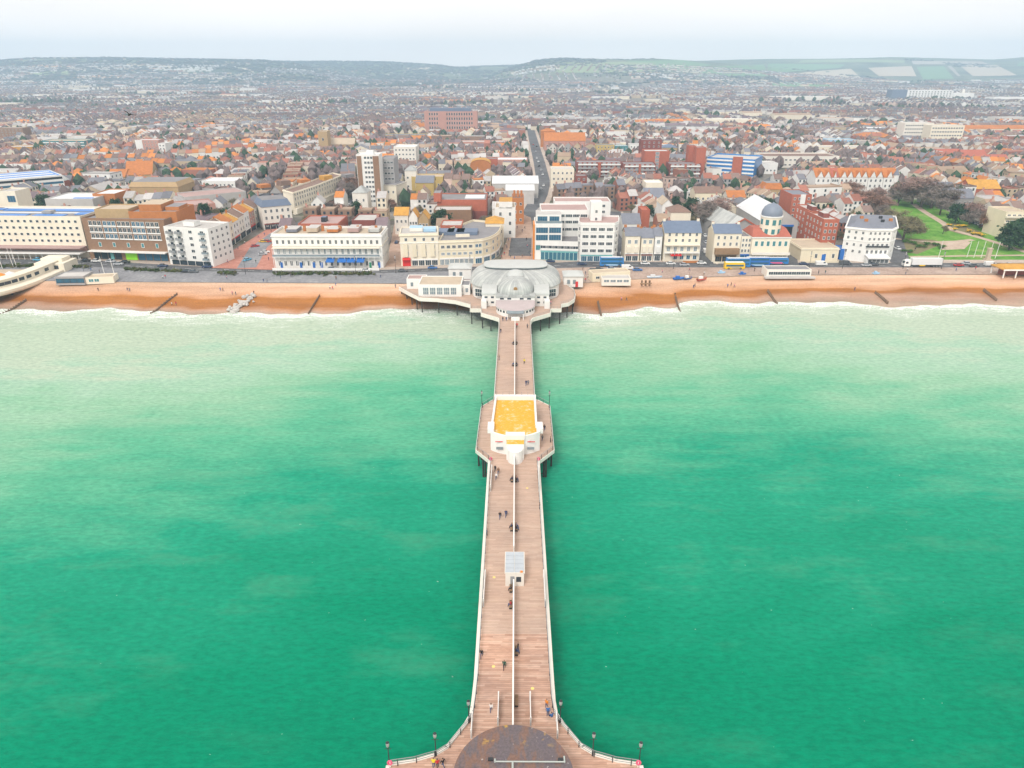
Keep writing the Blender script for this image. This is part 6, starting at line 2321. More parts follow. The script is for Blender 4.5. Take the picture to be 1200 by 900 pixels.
# terraces of the side street by the square: they face east, their end walls towards the sea
cols = ['white_render', 'white_render', 'pale_cream', 'white_render', 'warm_white', 'white_render', 'pink_brick', 'warm_white']
rf = ['orange_tile', 'brown_tile', 'orange_tile', 'gold_tile', 'brown_tile', 'orange_tile', 'gold_tile', 'brown_tile']
A0, A1 = np.array(P(254.5, 301, 5)), np.array(P(306, 264, 5))
dv = (A1 - A0) / np.linalg.norm(A1 - A0)
nv = np.array((-dv[1], dv[0]))
Lt = np.linalg.norm(A1 - A0) / 8
for k in range(8):
    a, c = A0 + dv * Lt * k, A0 + dv * Lt * (k + .985)
    w9 = 11.0
    lb = ['white terraced house with orange roof, nearest the balconied corner flats', 'white terraced house with brown roof, second up the side street from the balconied flats', 'cream terraced house with orange roof, third up the side street from the balconied flats',
          'white terraced house with gold lichen roof halfway up the side street by the square', 'off-white terraced house with brown roof just past the gold-roofed one', 'white terraced house with orange roof, sixth up the side street by the square',
          'pink brick terraced house with gold roof near the top of the side street', 'last off-white terraced house at the top of the side street by the square'][k]
    B = Bld('terraced_house', lb, 'house', [tuple(a), tuple(c), tuple(c + nv * w9), tuple(a + nv * w9)], 11.0 + (k % 3) * .7, cols[k], 'slate', 0, group='terraced houses by the square')
    B.pitched('gable', 3.2, rf[k])
    B.win(0, 2, [4.2, 7.6], 1.5, 1.9, .06, .94, 'glass', 'white_paint', 1)
    B.shop(0, .06, .94, .1, 3.0, 'glass', 'dark_metal', 2, ['blue_paint', 'white_paint', 'dark_red_brick', 'red_paint', 'dark_metal', 'white_paint', 'red_paint', 'pale_cream'][k])
    if k == 0:
        B.win(3, 3, [3.5, 7.0], 1.0, 1.5)
    B.chimneys((.03,), .5, 13.4, 2)
# ================================================================== TREES
def twig_crown(rng, tips, spread, n, size, mat, up=.25):
    """many thin twig and leaf faces round the branch tips"""
    b = MB()
    k = b.m(mat)
    tips = np.array(tips)
    for _ in range(n):
        c = tips[rng.integers(len(tips))] + rng.normal(0, spread, 3) * (1, 1, .8)
        d = rng.normal(0, 1, 3)
        d[2] += up
        d /= np.linalg.norm(d)
        e = np.cross(d, rng.normal(0, 1, 3))
        e /= np.linalg.norm(e) + 1e-9
        L, w_ = size[0] * rng.uniform(.6, 1.4), size[1] * rng.uniform(.6, 1.4)
        o = len(b.v)
        b.v += [tuple(c - d * L), tuple(c + e * w_), tuple(c + d * L), tuple(c - e * w_)]
        b.f.append((o, o + 1, o + 2, o + 3))
        b.mi.append(k)
    return b


def make_tree(seed, h, w, kind):
    rng = np.random.default_rng(seed)
    tr = MB()
    tips = []

    def grow(p, d, L, r, lev):
        q = p + d * L
        tr.tube(p, q, r, 'bark', 5 if lev < 2 else 3, r * .62, cap=False)
        if lev >= 1:
            tips.append(q)
            tips.append(p + d * L * .6)
        if lev == (3 if kind == 'bare' else 2):
            return
        for _ in range(4 if lev else 6):
            nd = d + rng.normal(0, .62, 3) * (1, 1, .55)
            nd[2] = max(nd[2], .05 if kind == 'bare' else -.05)
            nd /= np.linalg.norm(nd)
            grow(p + d * L * rng.uniform(.55, 1), nd * (w, w, 1), L * rng.uniform(.55, .78), r * .55, lev + 1)
    grow(np.zeros(3), np.array((0, 0, 1.0)), h * .34, h * .028, 0)
    if kind == 'bare':
        cr = twig_crown(rng, tips, h * .045, 2300, (h * .055, h * .006), 'twigs')
    elif kind == 'ever':
        pts = []
        for _ in range(46):
            t = rng.uniform(.08, 1)
            a, rr = rng.uniform(0, 2 * PI), w * h * .34 * sqrt(rng.uniform(.15, 1)) * (1.05 - t ** 2) ** .5
            pts.append((rr * cos(a), rr * sin(a), h * (.12 + .84 * t)))
        cr = twig_crown(rng, pts, h * .065, 1900, (h * .045, h * .03), 'evergreen', .1)
    else:
        cr = twig_crown(rng, tips, h * .06, 900, (h * .05, h * .035), 'leaf_green')
    return tr.mesh('trunk'), cr.mesh('crown')


m = NT('twigs')
oi = m.n('ObjectInfo')
nn = m.noise(m.pos(), .5, 3, .6)
MATS['twigs'] = m.out(m.mix(1.0, oi.outputs['Color'], m.ramp(nn, [(.3, (.7, .7, .7)), (.7, (1.3, 1.3, 1.3))]), 'MULTIPLY'), .95, spec=.1)
m = NT('evergreen')
nn = m.noise(m.pos(), .45, 3, .6)
MATS['evergreen'] = m.out(m.ramp(nn, [(.3, (.022, .05, .026)), (.5, (.035, .075, .034)), (.72, (.06, .105, .045))]), .9, spec=.15)
m = NT('leaf_green')
nn = m.noise(m.pos(), .6, 3, .6)
MATS['leaf_green'] = m.out(m.ramp(nn, [(.3, (.05, .12, .025)), (.5, (.08, .18, .035)), (.72, (.16, .24, .06))]), .9, spec=.15)

TREES = {}
for nm, seed, h, w, kind in (('bare0', 1, 12, 1.0, 'bare'), ('bare1', 2, 12, 1.15, 'bare'), ('bare2', 3, 12, .9, 'bare'), ('ever0', 4, 12, 1.2, 'ever'), ('ever1', 5, 12, .8, 'ever'), ('bush', 6, 3, 1.2, 'bush')):
    TREES[nm] = make_tree(seed, h, w, kind)
BARE_COL = {'reddish brown': (.27, .16, .12), 'greyish brown': (.22, .18, .16), 'pinkish brown': (.32, .21, .18), 'olive brown': (.22, .19, .11)}


def plant(name, label, cat, key, x, y, h, col=None, rz=0, wid=1.0, group=None, z=None):
    t = thing(name, label, cat, (x, y, 5.0 if z is None else z), rz, group)
    s = h / (12 if key != 'bush' else 3)
    t.scale = (s * wid, s * wid, s)
    tr, cr = TREES[key]
    put('trunk', tr, t)
    put('crown', cr, t, color=col or (.2, .16, .13))
    return t


def tree_h(px_, yb, hp):
    x, y = P(px_, yb, 5)
    return x, y, height_at(x, y, 5.0, yb - hp)


NTREE = 0
for px_, yb, hp, key, col, lb in (
        (820, 270, 40, 'bare0', 'greyish brown', 'tall bare tree behind the broad cream hotel, nearest the sea'), (833, 263, 40, 'bare1', 'pinkish brown', 'wide bare tree between broad cream hotel and grey shed'), (846, 256, 32, 'bare2', 'greyish brown', 'bare tree against the long pale shed roof'),
        (416, 229, 27, 'bare1', 'reddish brown', 'broad bare tree at the end of the cream crescent'), (406, 233, 22, 'bare0', 'greyish brown', 'bare tree half hidden by the cream crescent'), (430, 222, 22, 'bare2', 'greyish brown', 'bare tree at the foot of the tower block'),
        (988, 231, 26, 'bare0', 'reddish brown', 'reddish bare tree at the top end of the park row, below the westmost gabled mansion'), (1001, 240, 28, 'bare1', 'reddish brown', 'reddish bare tree, second from the top of the park row'), (1013, 251, 30, 'bare0', 'reddish brown', 'reddish bare tree halfway down the row beside the brick flats'),
        (1026, 262, 31, 'bare2', 'greyish brown', 'greyish bare tree low in the park row, just above the white park hotel'), (1038, 271, 34, 'bare1', 'olive brown', 'olive bare tree right behind the white park hotel'), (1049, 279, 33, 'bare0', 'olive brown', 'olive bare tree at the lower edge of the lawn by the park hotel'),
        (1014, 238, 26, 'bare2', 'pinkish brown', 'pinkish bare tree in the second row at the top of the park'), (1030, 250, 27, 'bare0', 'pinkish brown', 'pinkish bare tree at the west edge of the lawn'), (1043, 238, 24, 'bare1', 'greyish brown', 'greyish bare tree at the very top corner of the lawn'),
        (1068, 239, 34, 'bare1', 'pinkish brown', 'pinkish bare tree at the start of the park path'), (1079, 243, 42, 'bare0', 'pinkish brown', 'tallest pinkish bare tree above the lawn'), (1091, 244, 40, 'bare1', 'greyish brown', 'big greyish bare tree in front of the stone church'),
        (1101, 252, 26, 'bare2', 'greyish brown', 'small greyish bare tree on the church side of the park path'), (1136, 263, 30, 'bare0', 'pinkish brown', 'pinkish bare tree just right of the round evergreen in the park'), (1148, 267, 28, 'bare1', 'greyish brown', 'greyish bare tree above the yellow flower beds'),
        (1163, 272, 30, 'bare2', 'reddish brown', 'reddish bare tree at the right end of the flower beds'), (1175, 268, 24, 'bare0', 'greyish brown', 'greyish bare tree in front of the stepped cream flats'), (1108, 243, 24, 'bare1', 'reddish brown', 'reddish bare tree tight against the stone church'),
        (1119, 261, 22, 'ever0', None, 'round dark evergreen standing alone on the right side of the park'), (1129, 256, 14, 'ever1', None, 'smaller dark evergreen touching the round one in the park'), (1182, 293, 32, 'ever0', None, 'large dark evergreen at the right edge of the lawn'),
        (1197, 291, 35, 'ever1', None, 'tall dark evergreen at the very edge of the view behind the orange shelter'), (1191, 283, 26, 'ever0', None, 'dark evergreen between two larger ones at the right edge of the lawn'), (376, 243, 9, 'ever0', None, 'small round evergreen at the seaward end of the cream crescent')):
    x, y, h = tree_h(px_ + (9 if 985 < px_ < 1050 else 0), yb + (3 if 985 < px_ < 1050 else 0), hp)
    plant('tree', lb, 'tree', key, x, y, h * (1 if col is None else 1.12), BARE_COL.get(col), NTREE * 1.7, 1.15 if col is None else 1.5, 'trees in the park and streets')
    occ_poly([(x - 3, y - 3), (x + 3, y - 3), (x + 3, y + 3), (x - 3, y + 3)])
    NTREE += 1

# ================================================================== HOUSES
HOUSES = {}


def house_proto(key, w, d, h, rise, form, wins=True):
    b = MB()
    b.box(-w / 2, w / 2, 0, d, -.3, h, 'house_wall', bottom=False)
    if form == 'gx':
        b.add([(-w / 2, 0, h), (-w / 2, d, h), (-w / 2, d / 2, h + rise)], [(2, 1, 0)], 'house_wall')
        b.add([(w / 2, 0, h), (w / 2, d, h), (w / 2, d / 2, h + rise)], [(0, 1, 2)], 'house_wall')
    if form == 'gy':
        b.add([(-w / 2, 0, h), (w / 2, 0, h), (0, 0, h + rise)], [(0, 1, 2)], 'house_wall')
        b.add([(-w / 2, d, h), (w / 2, d, h), (0, d, h + rise)], [(2, 1, 0)], 'house_wall')
    b.box(-w / 2 + .3, w * .1, d, d + 4, -.3, h * .55, 'house_wall', bottom=False)
    if wins:
        n = 2 if w < 8 else 3
        for k in range(n):
            x = -w / 2 + w * (k + .5) / n
            for z in zs(int(h / 2.8), .9, 2.8):
                b.box(x - .65, x + .65, -.05, .02, z, z + 1.5, 'glass')
                if form != 'gx':
                    y = d * (k + .5) / n
                    for sx in (-w / 2, w / 2):
                        b.box(sx - .05, sx + .05, y - .5, y + .5, z, z + 1.4, 'glass')
    wall = b.mesh('wall')
    b = MB()
    e = .3
    if form == 'gx':
        s = rise / (d / 2)
        b.loft([[(-w / 2 - .05, -e, h - e * s), (w / 2 + .05, -e, h - e * s)], [(-w / 2 - .05, d / 2, h + rise), (w / 2 + .05, d / 2, h + rise)], [(-w / 2 - .05, d + e, h - e * s), (w / 2 + .05, d + e, h - e * s)]], 'house_roof', closed=False)
    elif form == 'gy':
        s = rise / (w / 2)
        b.loft([[(w / 2 + e, -e, h - e * s), (w / 2 + e, d + e, h - e * s)], [(0, -e, h + rise), (0, d + e, h + rise)], [(-w / 2 - e, -e, h - e * s), (-w / 2 - e, d + e, h - e * s)]], 'house_roof', closed=False)
    elif form == 'hip':
        k = min(w, d) / 2 * .9
        vs = [(-w / 2 - e, -e, h), (w / 2 + e, -e, h), (w / 2 + e, d + e, h), (-w / 2 - e, d + e, h), (-(w / 2 - k), d / 2, h + rise), ((w / 2 - k), d / 2, h + rise)]
        b.add(vs, [(0, 1, 5, 4), (1, 2, 5), (2, 3, 4, 5), (3, 0, 4)], 'house_roof')
    else:
        b.box(-w / 2 + .3, w / 2 - .3, .3, d - .3, h - .5, h + .02, 'house_roof')
        b.box(-w / 2, w / 2, 0, .3, h, h + .7, 'house_wall')
        b.box(-w / 2, -w / 2 + .3, .3, d - .3, h, h + .7, 'house_wall')
        b.box(w / 2 - .3, w / 2, .3, d - .3, h, h + .7, 'house_wall')
    roof = b.mesh('roof')
    b = MB()
    zt = h + (rise if form in ('gx', 'gy', 'hip') else .6)
    b.box(-.55, .55, -.3, .3, -1.6, 1.2, 'pink_brick', bottom=False)
    for q in (-.28, .28):
        b.tube((q, 0, 1.2), (q, 0, 1.6), .13, 'orange_tile', 5)
    HOUSES[key] = (wall, roof, b.mesh('chimney'), (-w / 2 + .6 if form != 'gy' else 0, d / 2 if form != 'gy' else d * .6, zt), w, d, h + rise)


house_proto('terraced_house', 6.2, 9.0, 5.8, 3.0, 'gx')
house_proto('tall_terraced_house', 6.0, 10.0, 8.6, 3.0, 'gx')
house_proto('gabled_house', 7.6, 11.0, 5.8, 3.8, 'gy')
house_proto('hipped_villa', 10.0, 9.5, 6.2, 3.2, 'hip')
house_proto('flat_roofed_house', 7.5, 11.0, 8.8, 0, 'flat')
house_proto('flat_roofed_shop', 13.0, 15.0, 6.2, 0, 'flat')
house_proto('flat_roofed_block', 24.0, 14.0, 9.0, 0, 'flat')
house_proto('gabled_workshop', 17.0, 24.0, 5.5, 4.0, 'gy')
WALLC = [('white', (.74, .73, .70)), ('cream', (.72, .65, .52)), ('off-white', (.66, .62, .57)), ('brick-red', (.33, .14, .10)), ('brown', (.28, .18, .13)), ('grey', (.38, .37, .37)), ('buff', (.50, .40, .28)), ('pink', (.58, .44, .38))]
WALLP = np.array([.26, .20, .16, .09, .08, .07, .09, .05])
ROOFC = [('brown', (.21, .145, .125)), ('slate', (.19, .19, .215)), ('purplish', (.20, .15, .165)), ('red', (.34, .14, .10)), ('orange', (.56, .21, .055)), ('grey', (.44, .42, .41)), ('tan', (.36, .26, .19))]
ROOFP = np.array([.25, .21, .13, .13, .08, .10, .10])


def warm(px_, py_):
    return (85 < px_ < 300 and 168 < py_ < 222) or (1085 < px_ < 1200 and 180 < py_ < 260)


cands = []
rng = np.random.default_rng(5)
keys = list(HOUSES)
for gy in np.arange(330, 1150, 88.0):
    for gx in np.arange(-900, 900, 104.0):
        if abs(gx) > .80 * gy + 130:
            continue
        ang = RAD(rng.choice([0, 4, -8, 12, 90, 84, -3, 0, 100]) + rng.normal(0, 2))
        c_, s_ = cos(ang), sin(ang)
        ox, oy = gx + rng.uniform(-10, 10), gy + rng.uniform(-8, 8)
        style = rng.choice(keys[:5], p=[.40, .16, .18, .16, .10])
        v, flip = -50.0, 0
        while v < 52:
            wi, ri = rng.choice(8, p=WALLP), rng.choice(7, p=ROOFP)
            u = -56.0 + rng.uniform(0, 6)
            st = style if rng.random() < .7 else rng.choice(keys[:5])
            while u < 56:
                if rng.random() < .15:
                    wi = rng.choice(8, p=WALLP)
                if rng.random() < .18:
                    ri = rng.choice(7, p=ROOFP)
                k = st
                if rng.random() < .10:
                    k = keys[5] if gy < 620 else keys[rng.integers(5)]
                if rng.random() < .055:
                    k = keys[6 + int(rng.random() < .5)]
                    ri = int(rng.choice([5, 5, 1, 6, 3]))
                if abs(gx) < 130 and gy < 520 and rng.random() < .3:
                    k = keys[rng.integers(4, 6)]
                w_, d_ = HOUSES[k][4], HOUSES[k][5]
                uu = u + w_ / 2
                x, y = ox + c_ * uu - s_ * v, oy + s_ * uu + c_ * v
                rz = ang + (PI if flip else 0)
                u += w_ + (0 if k in ('terraced_house', 'tall_terraced_house') and rng.random() < .93 else rng.uniform(1, 4))
                if rng.random() < .05:
                    u += rng.uniform(4, 12)
                cands.append((x, y, rz, k, wi, ri, rng.uniform(.9, 1.12)))
            flip ^= 1
            v += rng.uniform(15, 18) if flip else rng.uniform(25, 29)
placed = []
cands.sort(key=lambda c: c[1])
for x, y, rz, k, wi, ri, s in cands:
    if y < line_y(BLINE, x) + 20:
        continue
    w_, d_, hh = HOUSES[k][4:7]
    c_, s_ = cos(rz), sin(rz)
    cor = [(x + c_ * a - s_ * e, y + s_ * a + c_ * e) for a, e in ((-w_ / 2 + .6, .6), (w_ / 2 - .6, .6), (w_ / 2 - .6, d_ - .6), (-w_ / 2 + .6, d_ - .6))]
    qx, qy = pix(x, y, 9)
    if not (-25 < qx < 1225) or occ_poly(cor, 0, True):
        continue
    occ_poly(cor, .4)
    if warm(qx, qy) and rng.random() < .5:
        ri = int(rng.choice([3, 4, 4, 6]))
    placed.append((x, y, rz, k, wi, ri, s, qx))

# landmarks a house can be found by
LM = {}
for o in list(COL.objects):
    if o.parent is None and o.get('category') and o.get('label') and o.location.y > 310 and o.name.count('.') == 0:
        LM[o.name] = (o.location.x, o.location.y)
for n_ in [n for n in LM if n + '.001' in bpy.data.objects] + ['tree', 'pavement', 'entrance_lodge']:
    LM.pop(n_, None)
RANK = ['nearest', 'second nearest', 'third nearest', 'fourth nearest', 'fifth nearest', 'sixth nearest', 'seventh nearest', 'eighth nearest', 'ninth nearest', 'tenth nearest', 'eleventh nearest', 'twelfth nearest']


def relation(x, y):
    best = min(LM.items(), key=lambda kv: (kv[1][0] - x) ** 2 + ((kv[1][1] - y) * .8) ** 2)
    dx, dy = x - best[1][0], y - best[1][1]
    if abs(dx) > abs(dy):
        r = 'east of' if dx > 0 else 'west of'
    else:
        r = 'behind' if dy > 0 else 'before'
    return best[0].replace('_', ' '), r, hypot(dx, dy)


def finder(items, what):
    """labels for many alike things: look, relation to a landmark, rank by distance to it"""
    rec = []
    for i, (x, y, look) in enumerate(items):
        lm, r, d = relation(x, y)
        rec.append((look, r, lm, d, i))
    out = [None] * len(items)
    groups = {}
    for q in rec:
        groups.setdefault(q[:3], []).append(q)
    for (look, r, lm), qs in groups.items():
        qs.sort(key=lambda q: q[3])
        for j, q in enumerate(qs):
            out[q[4]] = look + (', ' + (RANK[j] if j < 12 else 'number %d' % (j + 1)) if len(qs) > 1 else ',') + ' ' + r + ' the ' + lm
    return [o_.replace(',,', ',') for o_ in out]


placed.sort(key=lambda c: c[1] + abs(c[7] - 600) * .02)
near_h, rest_h = placed[:300], placed[300:]
labs = finder([(c[0], c[1], '%s %s with %s roof' % (WALLC[c[4]][0], c[3].replace('_', ' ').replace('flat roofed', 'flat-topped').replace('tall terraced', 'town'), ROOFC[c[5]][0])) for c in near_h], 'house')
for c, lb in zip(near_h, labs):
    x, y, rz, k, wi, ri, s, _ = c
    wall, roof, chim, (cx_, cy_, cz_), w_, d_, hh = HOUSES[k]
    t = thing(k, lb, 'house' if not ('shop' in k or 'block' in k) else 'shop', (x, y, 5.0), rz, 'houses of the town behind the seafront')
    t.scale = (1, 1, s)
    j = rng.uniform(.9, 1.1)
    put('wall', wall, t, color=tuple(np.array(WALLC[wi][1]) * j))
    put('roof', roof, t, color=tuple(np.array(ROOFC[ri][1]) * rng.uniform(.8, 1.2)))
    if 'shop' not in k and 'block' not in k:
        put('chimney', chim, t, (cx_, cy_, cz_))

FROOF = [(.15, .105, .095), (.145, .15, .165), (.135, .105, .125), (.23, .105, .08), (.42, .17, .06), (.36, .35, .345), (.26, .19, .145)]
FROOFP = np.array([.31, .25, .22, .06, .022, .07, .068])
# ---- the rest of the town, thousands of houses reaching to the downs, as one mass
HV, HF, HT = [], [], []


def far_house(x, y, rz, w, d, h, rise, wc, rc, form, chim, z0, wins=False):
    c_, s_ = cos(rz), sin(rz)

    def T(a, e, z):
        return (x + c_ * a - s_ * e, y + s_ * a + c_ * e, z0 + z)
    o = len(HV)
    w2_, e = w / 2, .25
    HV.extend([T(-w2_, 0, -1), T(w2_, 0, -1), T(w2_, d, -1), T(-w2_, d, -1), T(-w2_, 0, h), T(w2_, 0, h), T(w2_, d, h), T(-w2_, d, h)])
    for f in ((0, 1, 5, 4), (1, 2, 6, 5), (2, 3, 7, 6), (3, 0, 4, 7)):
        HF.append(tuple(o + i for i in f))
        HT.append(wc)
    if form == 'flat':
        HF.append((o + 4, o + 5, o + 6, o + 7))
        HT.append(rc)
    elif form == 'gx':
        HV.extend([T(-w2_, d / 2, h + rise), T(w2_, d / 2, h + rise), T(-w2_, -e, h - .1), T(w2_, -e, h - .1), T(-w2_, d + e, h - .1), T(w2_, d + e, h - .1)])
        for f, q in (((10, 11, 9, 8), rc), ((13, 12, 8, 9), rc), ((4, 8, 7), wc), ((5, 6, 9), wc)):
            HF.append(tuple(o + i for i in f))
            HT.append(q)
    elif form == 'gy':
        HV.extend([T(0, -e, h + rise), T(0, d + e, h + rise), T(-w2_ - e, 0, h - .15), T(-w2_ - e, d, h - .15), T(w2_ + e, 0, h - .15), T(w2_ + e, d, h - .15)])
        for f, q in (((12, 13, 9, 8), rc), ((11, 10, 8, 9), rc), ((4, 5, 8), wc), ((6, 7, 9), wc)):
            HF.append(tuple(o + i for i in f))
            HT.append(q)
    else:
        k = min(w, d) / 2 * .9
        HV.extend([T(-(w2_ - k), d / 2, h + rise), T(w2_ - k, d / 2, h + rise)])
        for f in ((4, 5, 9, 8), (5, 6, 9), (6, 7, 8, 9), (7, 4, 8)):
            HF.append(tuple(o + i for i in f))
            HT.append(rc)
    if chim:
        o = len(HV)
        for z in (h + rise * .4, h + rise + 1.3):
            HV.extend([T(a - w2_ + .6, d / 2 + q, z) for a, q in ((-.5, -.35), (.5, -.35), (.5, .35), (-.5, .35))])
        for f in ((0, 1, 5, 4), (1, 2, 6, 5), (2, 3, 7, 6), (3, 0, 4, 7), (4, 5, 6, 7)):
            HF.append(tuple(o + i for i in f))
            HT.append((.40, .22, .17))
    if wins:
        for k in range(2):
            a = -w2_ + w * (k + .5) / 2
            for z in (1.0, 3.6):
                o = len(HV)
                HV.extend([T(a - .65, -.05, z), T(a + .65, -.05, z), T(a + .65, -.05, z + 1.4), T(a - .65, -.05, z + 1.4)])
                HF.append((o, o + 1, o + 2, o + 3))
                HT.append((.04, .05, .06))


def vary(c, lo=.8, hi=1.2):
    return tuple(np.array(c) * rng.uniform(lo, hi))


FORM = {'terraced_house': 'gx', 'tall_terraced_house': 'gx', 'gabled_house': 'gy', 'hipped_villa': 'hip', 'flat_roofed_house': 'flat', 'flat_roofed_shop': 'flat', 'flat_roofed_block': 'flat', 'gabled_workshop': 'gy'}
for x, y, rz, k, wi, ri, s, _ in rest_h:
    _, _, _, _, w_, d_, hh = HOUSES[k]
    rise = {'gx': 3.0, 'gy': 3.8, 'hip': 3.2, 'flat': 0}[FORM[k]]
    far_house(x, y, rz, w_, d_, (hh - rise) * s, rise, vary(WALLC[wi][1], .9, 1.1), vary(ROOFC[ri][1]), FORM[k], y < 900, 5.0, y < 850)
FARLM = [(o.location.x, o.location.y) for o in COL.objects if o.parent is None and o.get('category') and o.location.y > 1080]
TV = []      # places for trees
for gy in np.geomspace(1165, 4300, 19):
    cell = 80 + gy * .035
    gx = -gy * .86
    while gx < gy * .86:
        ang = RAD(rng.choice([0, 5, -8, 90, 80, 0, 15]) + rng.normal(0, 3))
        c_, s_ = cos(ang), sin(ang)
        kind = rng.random()
        if kind < .09:                      # school, works, depot
            if all(hypot(gx - a, (gy - e) * .6) > 80 for a, e in FARLM):
                w_ = rng.uniform(25, 70)
                far_house(gx, gy, ang * .1, w_, rng.uniform(15, 35), rng.uniform(5, 10), 2.0, vary(WALLC[rng.integers(3)][1], .9, 1.1), vary(ROOFC[rng.choice([5, 5, 6, 3, 1])][1], .9, 1.4), rng.choice(['flat', 'gx']), False, float(terrain_z(gx, gy)))
        elif kind < .20:                    # copse or sports ground
            for _ in range(int(26)):
                TV.append((gx + rng.normal(0, cell * .33), gy + rng.normal(0, cell * .25), rng.uniform(7, 13), 0 if rng.random() < .6 else 1))
        else:
            st = rng.choice(['gx', 'hip', 'gy'], p=[.5, .3, .2])
            wi, ri = rng.choice(8, p=WALLP), rng.choice(7, p=FROOFP)
            v, flip = -cell * .5, 0
            while v < cell * .5:
                u = -cell * .55
                while u < cell * .55:
                    if rng.random() < .12:
                        wi = rng.choice(8, p=WALLP)
                        ri = rng.choice(7, p=FROOFP)
                    w_ = rng.uniform(6.5, 11) * (1 + gy / 9000)
                    x, y = gx + c_ * u - s_ * v, gy + s_ * u + c_ * v
                    u += w_ * (1.02 if rng.random() < .6 else 1.5)
                    if rng.random() < .24:
                        TV.append((x, y, rng.uniform(5, 10), 0 if rng.random() < .8 else 1))
                        continue
                    if any(abs(x - a) < 45 and abs(y - e) < 50 for a, e in FARLM):
                        continue
                    far_house(x, y, ang + (PI if flip else 0), w_, 9, rng.uniform(5, 6.6), rng.uniform(2.4, 3.6), vary(WALLC[wi][1], .9, 1.1), vary(FROOF[ri]), st, gy < 1500 and rng.random() < .5, float(terrain_z(x, y)))
                v += (17 if flip else 29) * (1 + gy / 5000)
                flip ^= 1
        gx += cell * 1.18


def mass(name, V, Fc, tint, mat, smooth=False):
    me = bpy.data.meshes.new(name)
    me.from_pydata(V, [], Fc)
    at = me.attributes.new('tint', 'FLOAT_COLOR', 'FACE')
    a = np.ones((len(Fc), 4))
    a[:, :3] = np.array(tint)
    at.data.foreach_set('color', a.ravel())
    me.materials.append(MATS[mat])
    me.update()
    return tag(put(name, me), kind='stuff')


mass('distant_houses', HV, HF, HT, 'far_paint')

# ---- trees among the houses: the nearest as things, the rest as one mass
spots = []
for px_, py_ in ((106, 156), (113, 158), (168, 161), (244, 149), (265, 166), (290, 162), (215, 179), (207, 180), (222, 178), (83, 197), (76, 194), (4, 140), (22, 129), (75, 134), (140, 134), (310, 169), (320, 168), (326, 156), (365, 163), (400, 162), (396, 134), (460, 145),
                 (531, 182), (500, 188), (490, 187), (571, 140), (443, 121), (330, 124), (655, 137), (645, 137), (693, 160), (700, 161), (672, 121), (717, 121), (685, 128), (1004, 135), (978, 144), (1005, 152), (1071, 161), (1183, 178), (1195, 172), (1080, 188), (1085, 141), (950, 152), (925, 150), (880, 160), (1150, 160), (1120, 170)):
    x, y = P(px_, py_, 5)
    spots.append((x, y, rng.uniform(9, 13), 1))
for _ in range(70):
    x, y = P(rng.normal(112, 30), rng.uniform(134, 158), 5)
    spots.append((x, y, rng.uniform(8, 13), 0))
for _ in range(60):
    x, y = P(rng.normal(960, 40), rng.uniform(142, 165), 5)
    spots.append((x, y, rng.uniform(7, 12), 0))
tries = 0
while tries < 11000:
    tries += 1
    y = rng.uniform(350, 1150) if tries % 3 else rng.uniform(350, 700)
    x = rng.uniform(-.75, .75) * y
    spots.append((x, y, rng.uniform(6, 12), 0 if rng.random() < .8 else 1))
good = []
for x, y, h, ev in spots:
    if y < line_y(BLINE, x) + 22:
        continue
    r = h * .15
    sq = [(x - r, y - r), (x + r, y - r), (x + r, y + r), (x - r, y + r)]
    if y < 1440 and occ_poly(sq, 0, True):
        continue
    q = pix(x, y, 9)[0]
    if not -10 < q < 1210:
        continue
    if y < 600 and rng.random() < .72:
        continue
    occ_poly(sq)
    good.append((x, y, h, ev))
good.sort(key=lambda g: g[1])
ind, tail = good[:220], good[220:]
cn = list(BARE_COL)
looks = [int(rng.integers(4)) for _ in ind]
labs = finder([(g[0], g[1], ('small ' if g[2] < 7 else '') + ('dark green evergreen tree' if g[3] else cn[looks[i]] + ' leafless tree')) for i, g in enumerate(ind)], 'tree')
for i, (g, lb) in enumerate(zip(ind, labs)):
    x, y, h, ev = g
    plant('tree', lb, 'tree', ('ever%d' % (i % 2)) if ev else 'bare%d' % (i % 3), x, y, h, BARE_COL[cn[looks[i]]], i * 2.1, rng.uniform(.95, 1.3), 'trees among the houses')

CV, CF, CT = [], [], []


def blob(x, y, z, rx_, rz_, col):
    o = len(CV)
    n = 7
    for zz, rr in ((.05, .55), (.35, 1.0), (.7, .8)):
        a0 = rng.uniform(0, 1)
        for i in range(n):
            t = (i + a0) * 2 * PI / n
            k = rx_ * rr * rng.uniform(.7, 1.25)
            CV.append((x + k * cos(t), y + k * sin(t), z + rz_ * (zz + rng.uniform(-.08, .08))))
    CV.append((x, y, z + rz_ * rng.uniform(.9, 1.1)))
    for r in range(2):
        for i in range(n):
            j = (i + 1) % n
            CF.append((o + r * n + i, o + r * n + j, o + (r + 1) * n + j, o + (r + 1) * n + i))
            CT.append(vary(col, .7, 1.3))
    for i in range(n):
        CF.append((o + 2 * n + i, o + 2 * n + (i + 1) % n, o + 3 * n))
        CT.append(vary(col, .8, 1.35))


